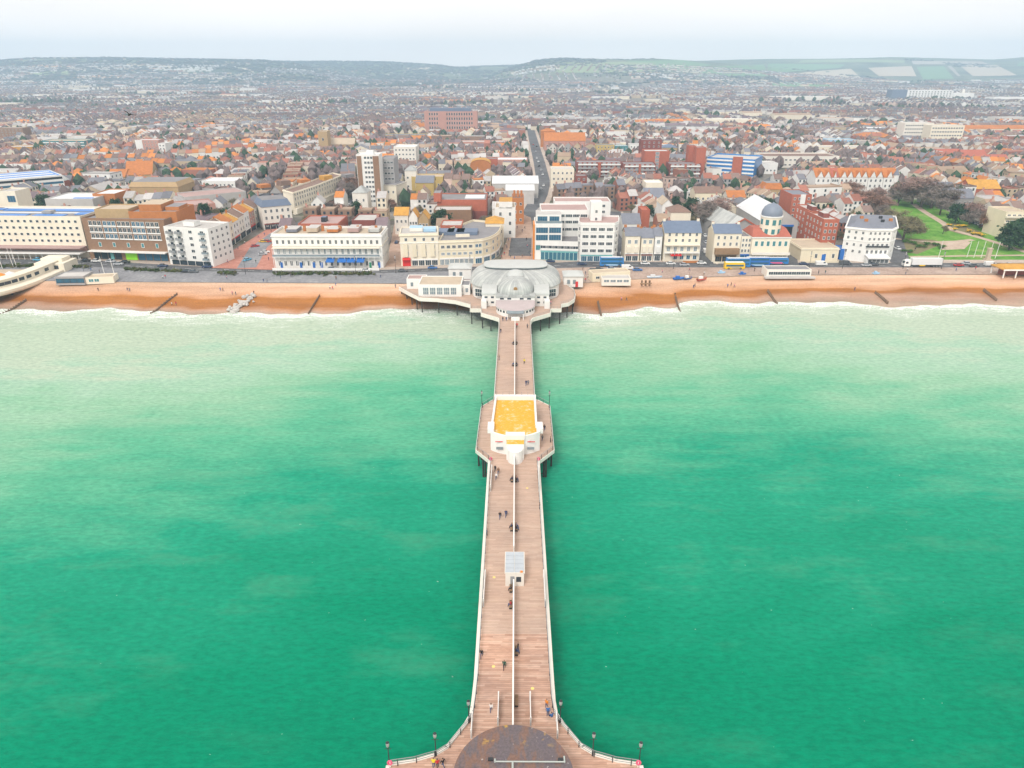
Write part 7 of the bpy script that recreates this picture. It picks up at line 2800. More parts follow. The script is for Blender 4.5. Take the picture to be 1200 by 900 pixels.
for x, y, h, ev in tail:
    blob(x, y, 5.0, h * .38, h, (.035, .07, .035) if ev else (.15, .115, .11))
for x, y, h, ev in TV:
    blob(x, y, float(terrain_z(x, y)), h * .5, h, (.035, .07, .035) if ev else (.13, .105, .105))
mass('distant_trees', CV, CF, CT, 'far_paint')
CV, CF, CT = [], [], []
n = 0
while n < 11000:
    y = rng.uniform(3500, 6500)
    x = rng.uniform(-.9, .9) * y
    px_ = 605 + 911 * x / y
    f = sin(x * .0031 + 1.1) * sin(y * .0042) + .6 * sin(x * .0071 + y * .0053) + .35 * sin(y * .013 - x * .004)
    west = 1.0 if px_ < 520 else (.15 if px_ > 620 and y > 4500 else .5)
    if f < .75 - west * 1.9 or (px_ > 780 and y > 4100 and f < 1.2):
        continue
    n += 1
    z = float(terrain_z(x, y))
    s = rng.uniform(8, 20)
    blob(x, y, z - 1, s, rng.uniform(6, 11), (.06, .07, .065) if rng.random() < .6 else (.03, .05, .045))
mass('hill_woods', CV, CF, CT, 'far_paint')
# houses creeping up the western slope
HV, HF, HT = [], [], []
for _ in range(800):
    y = rng.uniform(3700, 5300)
    x = rng.uniform(-.88, .25) * y
    px_ = 605 + 911 * x / y
    if px_ > 620 and y > 4500:
        continue
    far_house(x, y, rng.normal(0, .3), rng.uniform(10, 18), 10, 6, 3, vary(WALLC[rng.choice(8, p=WALLP)][1], .5, .8), vary(FROOF[rng.choice(7, p=FROOFP)], .6, .9), 'hip', False, float(terrain_z(x, y)))
mass('hillside_houses', HV, HF, HT, 'far_paint')
# ================================================================== VEHICLES
WH = MB()
WH.tube((-.11, 0, 0), (.11, 0, 0), .33, 'tyre', 10)
WH.tube((-.125, 0, 0), (.125, 0, 0), .18, 'grey_metal', 8)
WHEEL = WH.mesh('wheel')


def body_mesh(L, W_, prof, mat):
    """side profile (x along the length, z) drawn out to the width with tucked shoulders"""
    b = MB()
    rings = []
    for y, k, lo in ((-W_ / 2, .86, .08), (-W_ / 2, 1, 0), (W_ / 2, 1, 0), (W_ / 2, .86, .08)):
        pass
    n = len(prof)
    def ring(y, inset):
        return [(x * (1 - inset * .04), y, z - (inset * .08 if z > .8 else -inset * .03)) for x, z in prof]
    rs = [ring(-W_ / 2 + .0, 1.0), ring(-W_ / 2 + .07, 0), ring(W_ / 2 - .07, 0), ring(W_ / 2, 1.0)]
    b.loft(rs, mat, cap0=True, cap1=True)
    return b


CARM = {}
pb = [(-2.1, .32), (2.1, .32), (2.15, .6), (2.05, .82), (1.1, .95), (-1.75, .98), (-2.12, .88), (-2.15, .55)]
pg = [(1.05, .93), (.45, 1.42), (-1.0, 1.45), (-1.75, .96)]
b = body_mesh(4.3, 1.75, pb, 'car_paint')
b.loft([[(x, y, z) for x, z in [(.42, 1.40), (.40, 1.47), (-1.0, 1.5), (-1.1, 1.42)]] for y in (-.62, .62)], 'car_paint', cap0=True, cap1=True)
CARM['car'] = b.mesh('body')
b = MB()
b.loft([[(x, y * (1 if z < 1.2 else .84), z) for x, z in pg] for y in (-.78, .78)], 'glass', cap0=True, cap1=True)
CARM['car_w'] = b.mesh('window')
pv_ = [(-2.6, .35), (2.6, .35), (2.65, .7), (2.5, 1.15), (1.9, 1.25), (1.2, 2.05), (-2.5, 2.1), (-2.62, 1.9)]
CARM['van'] = body_mesh(5.2, 1.95, pv_, 'car_paint').mesh('body')
b = MB()
b.quad((1.28, -.8, 2.0), (1.28, .8, 2.0), (1.93, .85, 1.3), (1.93, -.85, 1.3), 'glass')
for s in (-1, 1):
    b.box(.6, 1.5, s * .985 - .01, s * .985 + .01, 1.25, 1.8, 'glass')
CARM['van_w'] = b.mesh('window')
CCOL = [('white', (.75, .75, .74)), ('black', (.02, .02, .022)), ('silver', (.45, .46, .48)), ('dark grey', (.10, .105, .115)), ('blue', (.04, .14, .38)), ('red', (.45, .03, .03)), ('pale blue', (.12, .42, .62)), ('yellow', (.75, .45, .02)), ('navy', (.03, .05, .12))]
CC = dict(CCOL)


def car(label, x, y, rz, col, kind='car', z=4.95, group='cars and vans on the seafront and in the streets'):
    o = thing('parked_' + kind if 'park' in label else kind, label, kind, (x, y, z), rz, group)
    put('body', CARM[kind], o, color=CC[col])
    put('window', CARM[kind + '_w'], o)
    wb = 1.35 if kind == 'car' else 1.65
    for sx in (-wb, wb):
        for sy in (-.78, .78):
            w_ = put('wheel', WHEEL, o, (sx, sy * (1 if kind == 'car' else 1.1), .33), PI / 2)
    return o


def carp(label, px_, py_, rz, col, kind='car', z=4.95):
    x, y = P(px_, py_, z)
    return car(label, x, y, rz, col, kind, z)


for a in (('pale blue car on the road in front of the beach hotel porch', 45, 305.5, .0, 'pale blue'), ('dark car following the pale blue car past the beach hotel', 61, 305.5, 0, 'black'), ('white van on the road near the east end of the beach hotel', 78, 305.5, 0, 'white', 'van'),
          ('black car by the brown office block entrance, first of the row from the west', 101, 306.5, 0, 'black'), ('white car by the brown office block, second of the row from the west', 113, 307, 0, 'white'), ('silver car by the green shopfront of the brown office block', 130, 307.5, .03, 'silver'),
          ('grey car passing the green shopfront on the far lane', 139, 310.5, .03, 'silver'), ('black car east of the green shopfront', 147, 308.5, .03, 'black'), ('navy car in front of the balconied corner flats', 191, 312.8, .08, 'navy'),
          ('black car where the promenade hedge starts, beside the square', 219, 319.5, .06, 'black'), ('black car just east of another black one by the hedge', 227, 319.5, .05, 'dark grey'), ('blue car at the mouth of the paved square', 243, 313.8, .05, 'navy'),
          ('white car waiting at the bend in the square, yellow light on its roof', 290, 305.5, 1.1, 'pale blue'), ('silver car parked on the square near the stucco terrace corner', 308, 299, .4, 'silver'), ('white car parked on the square behind the silver one', 311, 296.5, .4, 'white'),
          ('red car on the brick paving of the square', 299, 289.5, .5, 'red'), ('yellow car in the short row at the top of the square', 309, 284, 0, 'yellow'), ('red car in the short row at the top of the square', 314, 284, 0, 'red'), ('second yellow car in the short row, nearest the stucco terrace', 320, 283.5, 0, 'yellow'),
          ('grey car in front of the stucco terrace awnings', 389, 316, 0, 'silver'), ('white car in front of the east end of the stucco terrace', 429, 318, 0, 'white'), ('navy car in the brown lane beside the stucco terrace', 465, 285, 1.55, 'navy'),
          ('dark car on the road in front of the tall cream hotel', 472, 318.5, 0, 'dark grey'), ('bright blue car behind the west hall of the pavilion', 507, 315, -.05, 'blue'), ('navy car on the road at the end of the main street', 645, 307.5, -.05, 'navy'),
          ('black car in front of the deco flats', 682, 310.5, 0, 'navy'), ('white van near the beach cafe on the promenade edge', 735, 315.5, 0, 'white', 'van'), ('silver car left of the white van by the beach cafe', 717, 316.5, 0, 'silver'), ('blue car just right of the white van by the beach cafe', 747, 317.5, 0, 'blue'),
          ('black car parked on the promenade left of the silver car', 702, 317, .2, 'black'), ('black car beside another black one on the promenade near the east lodge', 695, 318, .2, 'dark grey'), ('white car on the road before the dark red guest house', 756, 310, 0, 'white'),
          ('white car on the road before the broad cream hotel', 786, 310, 0, 'white'), ('white car at the corner of the street by the cream four-storey house', 822, 309.5, 0, 'white'), ('silver car following the white one by the cream hotel', 802, 311.5, 0, 'silver'), ('white van in the side street between cream hotel and cream house', 826, 296, 1.5, 'white', 'van'),
          ('grey car in the side street behind the white van', 827, 285, 1.5, 'silver'), ('white car deep in the side street by the bare trees', 826, 277, 1.5, 'white'), ('black car on the road before the tan lodge', 942, 310.5, 0, 'navy'), ('white van on the road in front of the tan lodge', 962, 311, 0, 'white', 'van'),
          ('dark grey van by the blue container', 990, 310, 0, 'dark grey', 'van'), ('silver car before the white park hotel', 1015, 312, 0, 'silver'), ('black car before the white park hotel, behind the silver one', 1024, 311, 0, 'dark grey'), ('white car in the street beside the white park hotel', 1051, 292, 1.7, 'white'),
          ('red car on the road east of the long lorry', 1123, 312, 0, 'red'), ('silver car next to the red one on the seafront road', 1133, 310, 0, 'silver'), ('white van near the orange shelter', 1160, 311.5, 0, 'white', 'van'), ('dark car following the red one', 1141, 312.5, 0, 'dark grey'),
          ('grey car near the orange shelter', 1183, 311.5, 0, 'silver')):
    carp(*a)
# rows of parked cars in the bus yard and by the park
k = 0
names = ['first', 'second', 'third', 'fourth', 'fifth', 'sixth', 'seventh', 'eighth', 'ninth', 'tenth', 'eleventh', 'twelfth']
pc = ['white', 'silver', 'white', 'black', 'silver', 'navy', 'white', 'silver', 'black', 'white', 'blue', 'red']
for i in range(12):
    px_, py_ = lerp(936, 965, i / 11), lerp(259, 279, i / 11)
    carp('%s parked %s car of the yard row, counting from the bus garage' % (names[i], pc[i]), px_, py_, .5, pc[i], z=5.08)
for i in range(8):
    px_, py_ = lerp(930, 952, i / 7), lerp(263, 279, i / 7)
    carp('%s parked %s car of the inner yard row, counting from the bus garage' % (names[i], pc[11 - i]), px_, py_, .5, pc[11 - i], z=5.08)
for i in range(10):
    px_, py_ = lerp(1130, 1160, i / 9), lerp(258, 268, i / 9)
    carp('%s parked %s car beyond the park flower beds, counting from the church' % (names[i], pc[(i * 5) % 12]), px_, py_, -.4, pc[(i * 5) % 12], z=5.08)
ys_ = [(636, 205), (634, 200), (629, 186), (631, 190), (628, 178), (625, 170), (637, 218), (634, 222), (629, 172), (632, 195)]
for i, (px_, py_) in enumerate(ys_):
    carp('%s car on the long street, %s of the ten counted by nearness to the sea' % (pc[(i * 7) % 12], names[sorted(range(10), key=lambda q: -ys_[q][1]).index(i)]), px_, py_, 1.5, pc[(i * 7) % 12], z=5.02)
for i in range(9):
    px_, py_ = lerp(410, 450, i / 8), lerp(241, 211, i / 8)
    carp('%s parked %s car of the row below the tower block, counting from the sea' % (names[i], pc[(i * 3) % 12]), px_, py_, 1.1, pc[(i * 3) % 12], z=5.02)


def bus(label, px_, py_, rz, upper, stripe, decks=2, L=10.8):
    x, y = P(px_, py_, 4.95)
    o = thing('double_decker_bus' if decks == 2 else 'coach', label, 'bus', (x, y, 4.95), rz, 'buses on the seafront road')
    H = 4.25 if decks == 2 else 3.2
    b = MB()
    prof = [(-L / 2, .35), (L / 2, .35), (L / 2 + .05, 1.2), (L / 2 - .12, H - .25), (L / 2 - .4, H), (-L / 2 + .2, H), (-L / 2, H - .2)]
    b.loft([[(a, yy_, z) for a, z in prof] for yy_ in (-1.2, 1.2)], upper, cap0=True, cap1=True)
    b.build('body', o)
    for s in (-1, 1):
        for z in ((1.25, 2.95) if decks == 2 else (1.4,)):
            q = MB()
            q.box(-L / 2 + .5, L / 2 - .6, s * 1.215 - .012, s * 1.215 + .012, z, z + .85, 'glass_blue')
            q.build('window', o)
        q = MB()
        q.add([(-L * .1, s * 1.222, .5), (L * .35, s * 1.222, .5), (L * .22, s * 1.222, 1.15), (-L * .3, s * 1.222, 1.15)], [(0, 1, 2, 3)[::(1 if s < 0 else -1)]], stripe)
        q.build('livery_stripe', o)
        for sx in (-L * .3, L * .3):
            w_ = put('wheel', WHEEL, o, (sx, s * 1.1, .48), PI / 2)
            w_.scale = (1.2, 1.45, 1.45)
    q = MB()
    q.box(L / 2 - .06, L / 2 + .01, -1.0, 1.0, 1.3, 2.4, 'glass')
    q.build('windscreen', o)
    q = MB()
    q.box(-L / 2 + .4, L / 2 - .6, -1.1, 1.1, H, H + .05, 'roof_white' if decks == 2 else 'white_paint')
    q.build('roof', o)


bus('blue and white double-decker bus stopped in front of the deco flats', 716.5, 311.8, 0, 'bus_blue', 'pale_blue')
bus('blue double-decker bus with orange stripe, westmost of the three by the domed cinema', 864, 313, 0, 'bus_blue', 'orange_paint')
bus('deep blue double-decker bus between two others in front of the domed cinema', 887, 312, 0, 'blue_paint', 'pale_blue')
bus('blue single-deck coach, eastmost of the three before the domed cinema', 908, 309.3, 0, 'bus_blue', 'pink_paint', 1, 11.5)
bus('yellow and grey single-deck coach alongside the orange-striped blue bus', 860, 315.2, 0, 'yellow_paint', 'grey_metal', 1, 9)
x, y = P(1078, 312.5, 4.95)
o = thing('lorry', 'long white articulated lorry with white cab on the seafront road by the park', 'lorry', (x, y, 4.95), 0)
b = MB()
b.box(-4.6, 9.2, -1.25, 1.25, 1.15, 4.0, 'roof_white')
b.build('trailer', o)
b = MB()
b.loft([[(a, yy_, z) for a, z in [(-8.0, .5), (-5.1, .5), (-5.1, 3.3), (-6.2, 3.4), (-7.6, 2.9), (-8.1, 1.6)]] for yy_ in (-1.2, 1.2)], 'white_paint', cap0=True, cap1=True)
b.build('cab', o)
b = MB()
b.quad((-8.06, -1.0, 1.75), (-8.06, 1.0, 1.75), (-7.66, 1.0, 2.75), (-7.66, -1.0, 2.75), 'glass')
b.box(-7.4, -6.3, -1.215, -1.2, 1.7, 2.6, 'glass')
b.build('window', o)
b = MB()
b.box(-6, 9, -.9, .9, .75, 1.14, 'dark_metal')
b.build('chassis', o)
b = MB()
b.box(-1, 1.6, -1.3, -1.24, .6, 1.1, 'yellow_paint')
b.build('side_guard', o)
for a in (-7, -4.4, 5.5, 6.8, 8.1):
    for s in (-1, 1):
        w_ = put('wheel', WHEEL, o, (a, s * 1.05, .5), PI / 2)
        w_.scale = (1.3, 1.5, 1.5)

# ================================================================== BOATS AND BEACH THINGS
def boat(label, px_, py_, hull, rz=.3, L=5.0, cover=None):
    x, y = P(px_, py_, 4.4)
    o = thing('fishing_boat', label, 'boat', (x, y, 4.45), rz, 'boats drawn up on the shingle')
    b = MB()
    rings = []
    for t in np.linspace(-1, 1, 9):
        w_ = 1.0 * (1 - max(t, 0) ** 2.2) * (1 if t > -.9 else .85) + .03
        sh = .9 + .35 * max(t, 0) ** 2
        rings.append([(t * L / 2, -w_, sh), (t * L / 2, -w_ * .75, .35), (t * L / 2, 0, .1 + .3 * max(t, 0) ** 3), (t * L / 2, w_ * .75, .35), (t * L / 2, w_, sh)])
    b.loft(rings, hull, closed=False)
    b.build('hull', o)
    b = MB()
    b.loft([[(r[0][0], r[0][1] * .95, r[0][2] - .12), (r[4][0], r[4][1] * .95, r[4][2] - .12)] for r in rings], cover or 'timber', closed=False)
    b.build('cover' if cover else 'deck', o)
    b = MB()
    b.box(-L * .28, L * .02, -.6, .6, .8, 1.75, 'white_paint' if not cover else cover, bottom=False)
    b.build('cabin', o)
    if not cover:
        b = MB()
        b.tube((.6, 0, .8), (.6, 0, 3.2), .05, 'timber', 5)
        b.build('mast', o)


boat('blue covered boat on the shingle, westmost of three below the cream hotel', 795.5, 328, 'blue_paint', .2, 5, 'blue_paint')
boat('smaller blue boat between the covered boat and the red one', 806, 327.5, 'blue_paint', .4, 4.2)
boat('red-hulled boat on the shingle with little mast', 822.5, 328.5, 'red_paint', .5, 5.2)
boat('pale blue and white boat on the promenade edge east of the beach cafe', 767, 326.5, 'pale_blue', .05, 6.5, 'roof_white')
boat('small blue covered dinghy by itself under the yellow coach', 845.5, 321.5, 'pale_blue', .1, 3.4, 'pale_blue')
boat('small blue dinghy left of the promenade shelter', 870, 323, 'blue_paint', .1, 3.2, 'blue_paint')
boat('lone bright blue dinghy on the promenade before the white park hotel', 1026.5, 322.5, 'pale_blue', .1, 3.2, 'pale_blue')
for i, (px_, lb) in enumerate(((752, 'leftmost of three grey timber winch posts right of the beach cafe'), (756.5, 'middle one of three grey timber winch posts right of the beach cafe'), (761, 'rightmost of three grey timber winch posts right of the beach cafe'))):
    x, y = P(px_, 334, 4.6)
    o = thing('winch_post', lb, 'post', (x, y, 4.3), .4 * i, 'winch posts on the shingle')
    q = MB()
    q.box(-.3, .3, -.3, .3, 0, 2.3, 'groyne_wood')
    q.build('post', o)
    q = MB()
    q.tube((-.8, -.45, 1.0), (.8, -.45, 1.0), .3, 'timber', 8)
    q.build('drum', o)


def beach_z(x, y):
    t = (y - float(shore_y(x))) / (float(crest_y(x)) - float(shore_y(x)))
    return t * 3.5 if t < 0 else 4.85 * min(t, 1) ** .8


def groyne(label, a, c, zt=.8):
    p, q = P(*a, 0), P(*c, 3)
    for _ in range(12):
        q = P(*c, .5 * beach_z(*q) + .5 * beach_z(*P(*c, beach_z(*q))))
    o = thing('groyne', label, 'groyne', (p[0], p[1], 0), 0, 'timber groynes on the beach')
    d = np.array((q[0] - p[0], q[1] - p[1]))
    L = np.linalg.norm(d)
    r = math.atan2(d[1], d[0])
    z1 = beach_z(*q)
    b = MB()
    n = 10
    rings = []
    for i in range(n + 1):
        x = L * i / n
        z = beach_z(p[0] + d[0] * i / n, p[1] + d[1] * i / n)
        rings.append([(x, -.15, z - 1.2), (x, .15, z - 1.2), (x, .15, z + zt * (.6 + .4 * sin(i * 1.7) ** 2)), (x, -.15, z + zt * (.6 + .4 * sin(i * 1.7) ** 2))])
    b.loft(rings, 'groyne_wood', cap0=True, cap1=True)
    b.build('planking', o, None, r)
    for i in range(n + 1):
        x = L * i / n
        q_ = MB()
        z = beach_z(p[0] + d[0] * i / n, p[1] + d[1] * i / n)
        q_.box(-.2, .2, -.42, -.16, z - 1, z + zt + .35, 'groyne_wood')
        q_.build('pile', o, (x * cos(r), x * sin(r), 0), r)


for a in (('timber groyne running down to the surf beside the lido', (0, 368), (30, 353)), ('timber groyne between the lido and the white rock groyne', (176, 367.5), (207, 346)), ('timber groyne between the white rock groyne and the pier', (361, 368), (374, 348)),
          ('short timber groyne close to the east side of the pavilion', (704, 370.5), (700, 355)), ('timber groyne where the beach steps back east of the pavilion', (796.5, 365), (791, 349)), ('timber groyne below the promenade shelter', (910, 356), (899, 342)),
          ('timber groyne below the white park hotel', (1039, 358), (1025, 344)), ('timber groyne near the east edge of the view', (1166, 355), (1152, 341))):
    groyne(*a)
ROCKS = []
for s in range(3):
    r2 = np.random.default_rng(40 + s)
    b = MB()
    rings = []
    for z, k in ((0, .8), (.35, 1.05), (.75, .9), (1.05, .45)):
        rings.append([(k * cos(t) * r2.uniform(.75, 1.2), k * sin(t) * r2.uniform(.7, 1.15), z + r2.uniform(-.1, .1)) for t in np.arange(7) * 2 * PI / 7])
    b.loft(rings, 'rock', cap0=True, cap1=True)
    ROCKS.append(b.mesh('boulder'))
for i in range(60):
    t = rng.uniform(0, 1)
    px_, py_ = lerp(270, 297, t) + rng.normal(0, 3.2), lerp(367, 343.5, t) + rng.normal(0, 1.3)
    x, y = P(px_, py_, lerp(0, 4, t))
    o = tag(put('boulder', ROCKS[i % 3], None, (x, y, beach_z(x, y) - .1 + rng.uniform(0, .5)), rng.uniform(0, 6)), 'pale grey boulder in the rock groyne on the west beach', 'boulder', 'boulders of the rock groyne')
    s = rng.uniform(.5, 1.15)
    o.scale = (s, s, s)

# promenade hedges, lamp posts, flagpoles
def bed(label, x0, x1, py0, py1):
    a, c = P(x0, py0, 5.05), P(x1, py1, 5.05)
    L = hypot(c[0] - a[0], c[1] - a[1])
    o = thing('hedge_bed', label, 'hedge', (a[0], a[1], 5.04), math.atan2(c[1] - a[1], c[0] - a[0]), 'planted beds along the promenade')
    b = MB()
    b.box(0, L, -1.7, 1.7, 0, .35, 'promenade_grey')
    b.build('kerb', o)
    pts = [(rng.uniform(.5, L - .5), rng.normal(0, .8), rng.uniform(.4, 1.2)) for _ in range(int(L * 4))]
    cb_ = twig_crown(rng, pts, .25, int(L * 60), (.45, .25), 'hedge_leaf')
    cb_.build('foliage', o)


m = NT('hedge_leaf')
nn = m.noise(m.pos(), .3, 3, .6)
MATS['hedge_leaf'] = m.out(m.ramp(nn, [(.3, (.05, .08, .025)), (.45, (.09, .12, .04)), (.6, (.14, .12, .06)), (.72, (.20, .24, .03))]), .9, spec=.1)
bed('low planted bed on the promenade between two flagpole groups by the lido', -5, 40, 313.2, 313.2)
bed('low planted bed on the promenade in front of the brown office block', 66, 106, 313.5, 314.5)
bed('dark planted bed on the promenade between brown office block and square', 145, 214, 317.2, 319.5)
bed('short planted bed on the promenade at the mouth of the square', 254, 278, 321.4, 321.7)
bed('long green hedge on the promenade facing the stucco terrace', 320, 440, 322.3, 322.6)
for k, (lb, px_, py_) in enumerate((('street lamp at the west end of the promenade hedge by the square', 288, 321.5), ('street lamp in front of the stucco terrace awnings', 417, 321), ('street lamp on the pavement by the brown lane', 464, 320), ('street lamp west of the pavilion lodge', 551, 319.5),
                                     ('street lamp before the deco flats', 726, 314.5), ('street lamp before the broad cream hotel', 789, 315), ('street lamp by the tan lodge', 948, 315), ('street lamp before the white park hotel', 987, 315), ('street lamp by the lorry', 1058, 315),
                                     ('street lamp near the flagpole row', 1103, 315), ('street lamp near the lido annexe', 99, 322))):
    pier_lamp(lb, px_, py_, 8.0, 5.04, 'street lamps along the seafront')
POLE = MB()
POLE.tube((0, 0, 0), (0, 0, 1), .13, 'white_paint', 6, .08)
pole_me = POLE.mesh('flagpole')
for lb, px_, py_, h in (('white flagpole at the far west edge of the view', 3, 315, 9), ('white flagpole by the lido, left one of a leaning pair', 16, 314, 9), ('white flagpole by the lido, right one of a leaning pair', 20, 314, 9),
                        ('white pole on the lido annexe kiosk, left of two', 124, 326, 9.5), ('white pole on the lido annexe kiosk, right of two', 136, 328, 9.5),
                        ('white flagpole standing alone west of the flagpole row in the park', 1099, 304, 9), ('first of five white flagpoles in the park, counting from the west', 1133, 301.5, 8), ('second of five white flagpoles in the park, counting from the west', 1141, 302, 8),
                        ('third of five white flagpoles in the park, counting from the west', 1149.5, 302, 8), ('fourth of five white flagpoles in the park, a buff stone plinth beside it', 1158, 303.5, 8), ('last of five white flagpoles in the park, counting from the west', 1166, 303, 8)):
    x, y = P(px_, py_, 5.05)
    o = tag(put('flagpole', pole_me, None, (x, y, 5.05)), lb, 'flagpole', 'white flagpoles')
    o.scale = (1, 1, h)
    o.rotation_euler = (0, -.06 if px_ < 200 else .05, 0)
x, y = P(1157, 304.5, 5.05)
o = thing('stone_plinth', 'buff stone memorial column by the flagpole row in the park', 'memorial', (x, y, 5.05))
b = MB()
b.box(-1.4, 1.4, -1.4, 1.4, 0, .6, 'roof_tan')
b.build('base', o)
b = MB()
b.box(-.8, .8, -.8, .8, .6, 5.2, 'roof_tan')
b.box(-1.0, 1.0, -1.0, 1.0, 5.2, 5.6, 'roof_tan')
b.build('column', o)
for i in range(16):
    px_, py_ = [(1122, 266.5), (1127, 266), (1131, 266), (1140, 275), (1146, 275), (1112, 265), (1118, 270), (1150, 277), (1136, 272), (1062, 284), (1070, 286), (1078, 290), (1085, 287), (1096, 288), (1064, 296), (1105, 291)][i]
    x, y = P(px_, py_, 5.06)
    lb = ['yellow flowering bush in the park beds, %s along the path from the sea' % names[8 - i] if i < 9 else '%s green shrub below the lawn, counting from the park hotel' % names[i - 9]][0]
    o = plant('bush', lb, 'shrub', 'bush', x, y, 1.3 if i < 9 else 2.4, None, i, 2.2, 'shrubs in the park')
    if i < 9:
        q = twig_crown(rng, [(rng.normal(0, 1.0), rng.normal(0, .8), 2.2 + rng.uniform(0, 1)) for _ in range(14)], .3, 120, (.3, .25), 'yellow_paint')
        q.build('blossom', o)

# ================================================================== PEOPLE
def person_mesh(pose, seed):
    """one continuous skinned body; faces then take skin, hair, coat, trousers and shoes"""
    V, E, R = [], [], []

    def j(p, r, parent=None):
        V.append(p)
        R.append(r)
        if parent is not None:
            E.append((parent, len(V) - 1))
        return len(V) - 1
    st = {'walk': .26, 'stand': .05, 'sit': 0}[pose]
    hz = .95 if pose != 'sit' else .52
    pel = j((0, 0, hz), (.15, .12))
    bel = j((0, .01, hz + .17), (.15, .11), pel)
    che = j((0, .0, hz + .40), (.18, .12), bel)
    nek = j((0, .0, hz + .55), (.06, .06), che)
    hd = j((0, .02, hz + .65), (.095, .105), nek)
    j((0, .02, hz + .77), (.085, .095), hd)
    for s in (-1, 1):
        f = st * s
        sh = j((s * .20, 0, hz + .47), (.075, .075), che)
        if pose == 'sit':
            el = j((s * .26, .06, hz + .2), (.055, .055), sh)
            j((s * .16, .28, hz + .14), (.04, .04), el)
        else:
            el = j((s * .26, -f * .55, hz + .20), (.055, .055), sh)
            wr = j((s * .25, -f * .8 + .08, hz - .04), (.04, .04), el)
            j((s * .245, -f * .85 + .10, hz - .12), (.042, .03), wr)
        hp = j((s * .09, 0, hz - .06), (.105, .11), pel)
        if pose == 'sit':
            kn = j((s * .11, .42, hz - .04), (.075, .075), hp)
            an = j((s * .11, .44, .09), (.05, .05), kn)
        else:
            kn = j((s * .10, f * .7 + .03, .50), (.072, .072), hp)
            an = j((s * .10, f * 1.15 - (.04 if f < 0 else 0), .09), (.05, .05), kn)
        j((s * .11, V[an][1] + .15, .05), (.045, .035), an)
    me = bpy.data.meshes.new('person_rig')
    me.from_pydata(V, E, [])
    o = bpy.data.objects.new('person_rig', me)
    COL.objects.link(o)
    md = o.modifiers.new('skin', 'SKIN')
    md.use_smooth_shade = True
    sv = me.skin_vertices[0].data
    for i, r in enumerate(R):
        sv[i].radius = r
        sv[i].use_root = i == 0
    sub = o.modifiers.new('sub', 'SUBSURF')
    sub.levels = 1
    dg = bpy.context.evaluated_depsgraph_get()
    out = bpy.data.meshes.new_from_object(o.evaluated_get(dg))
    bpy.data.objects.remove(o)
    out.name = 'person'
    out.materials.clear()
    for k in ('coat', 'trousers' if seed % 2 else 'trousers_blue', 'skin', 'hair' if seed % 3 else 'hair_light', 'dark_metal'):
        out.materials.append(MATS[k])
    for p in out.polygons:
        c = p.center
        if c.z > hz + .57:
            p.material_index = 2 if (c.y > .07 and c.z < hz + .75) else 3
        elif c.z > hz + .52:
            p.material_index = 2
        elif c.z < .1:
            p.material_index = 4
        elif pose != 'sit' and c.z < hz - .02 and abs(c.x) > .2:
            p.material_index = 2 if c.z < hz - .06 else 0
        elif c.z < hz - .02 or (pose == 'sit' and c.z < hz + .06 and c.y > .1):
            p.material_index = 1
        else:
            p.material_index = 0
        p.use_smooth = True
    return out


pm('trousers', (.03, .03, .04), .9, .1, 4)
pm('trousers_blue', (.06, .09, .18), .9, .1, 4)
pm('hair', (.03, .02, .015), .7, .1, 6)
pm('hair_light', (.22, .15, .08), .7, .1, 6)
PP = {(po_, s): person_mesh(po_, s) for po_ in ('walk', 'stand', 'sit') for s in range(3)}
COAT = {'black': (.02, .02, .025), 'navy': (.03, .05, .13), 'grey': (.18, .18, .19), 'white': (.75, .74, .72), 'red': (.55, .03, .04), 'blue': (.05, .16, .42), 'orange': (.75, .25, .03), 'dark green': (.03, .09, .06), 'pink': (.70, .30, .34), 'yellow': (.75, .62, .03), 'brown': (.20, .11, .06)}
NPER = 0


def person(label, px_, py_, coat, pose='walk', rz=0.0, z=DZ, xy=None, dz=0.0):
    global NPER
    x, y = xy or P(px_, py_, z)
    o = tag(put('person', PP[(pose, NPER % 3)], None, (x, y, z + dz + .012), rz, COAT[coat]), label, 'person', 'people out walking and sitting')
    s = 1.0 + .06 * sin(NPER * 2.3)
    o.scale = (s, s, s)
    NPER += 1
    return o


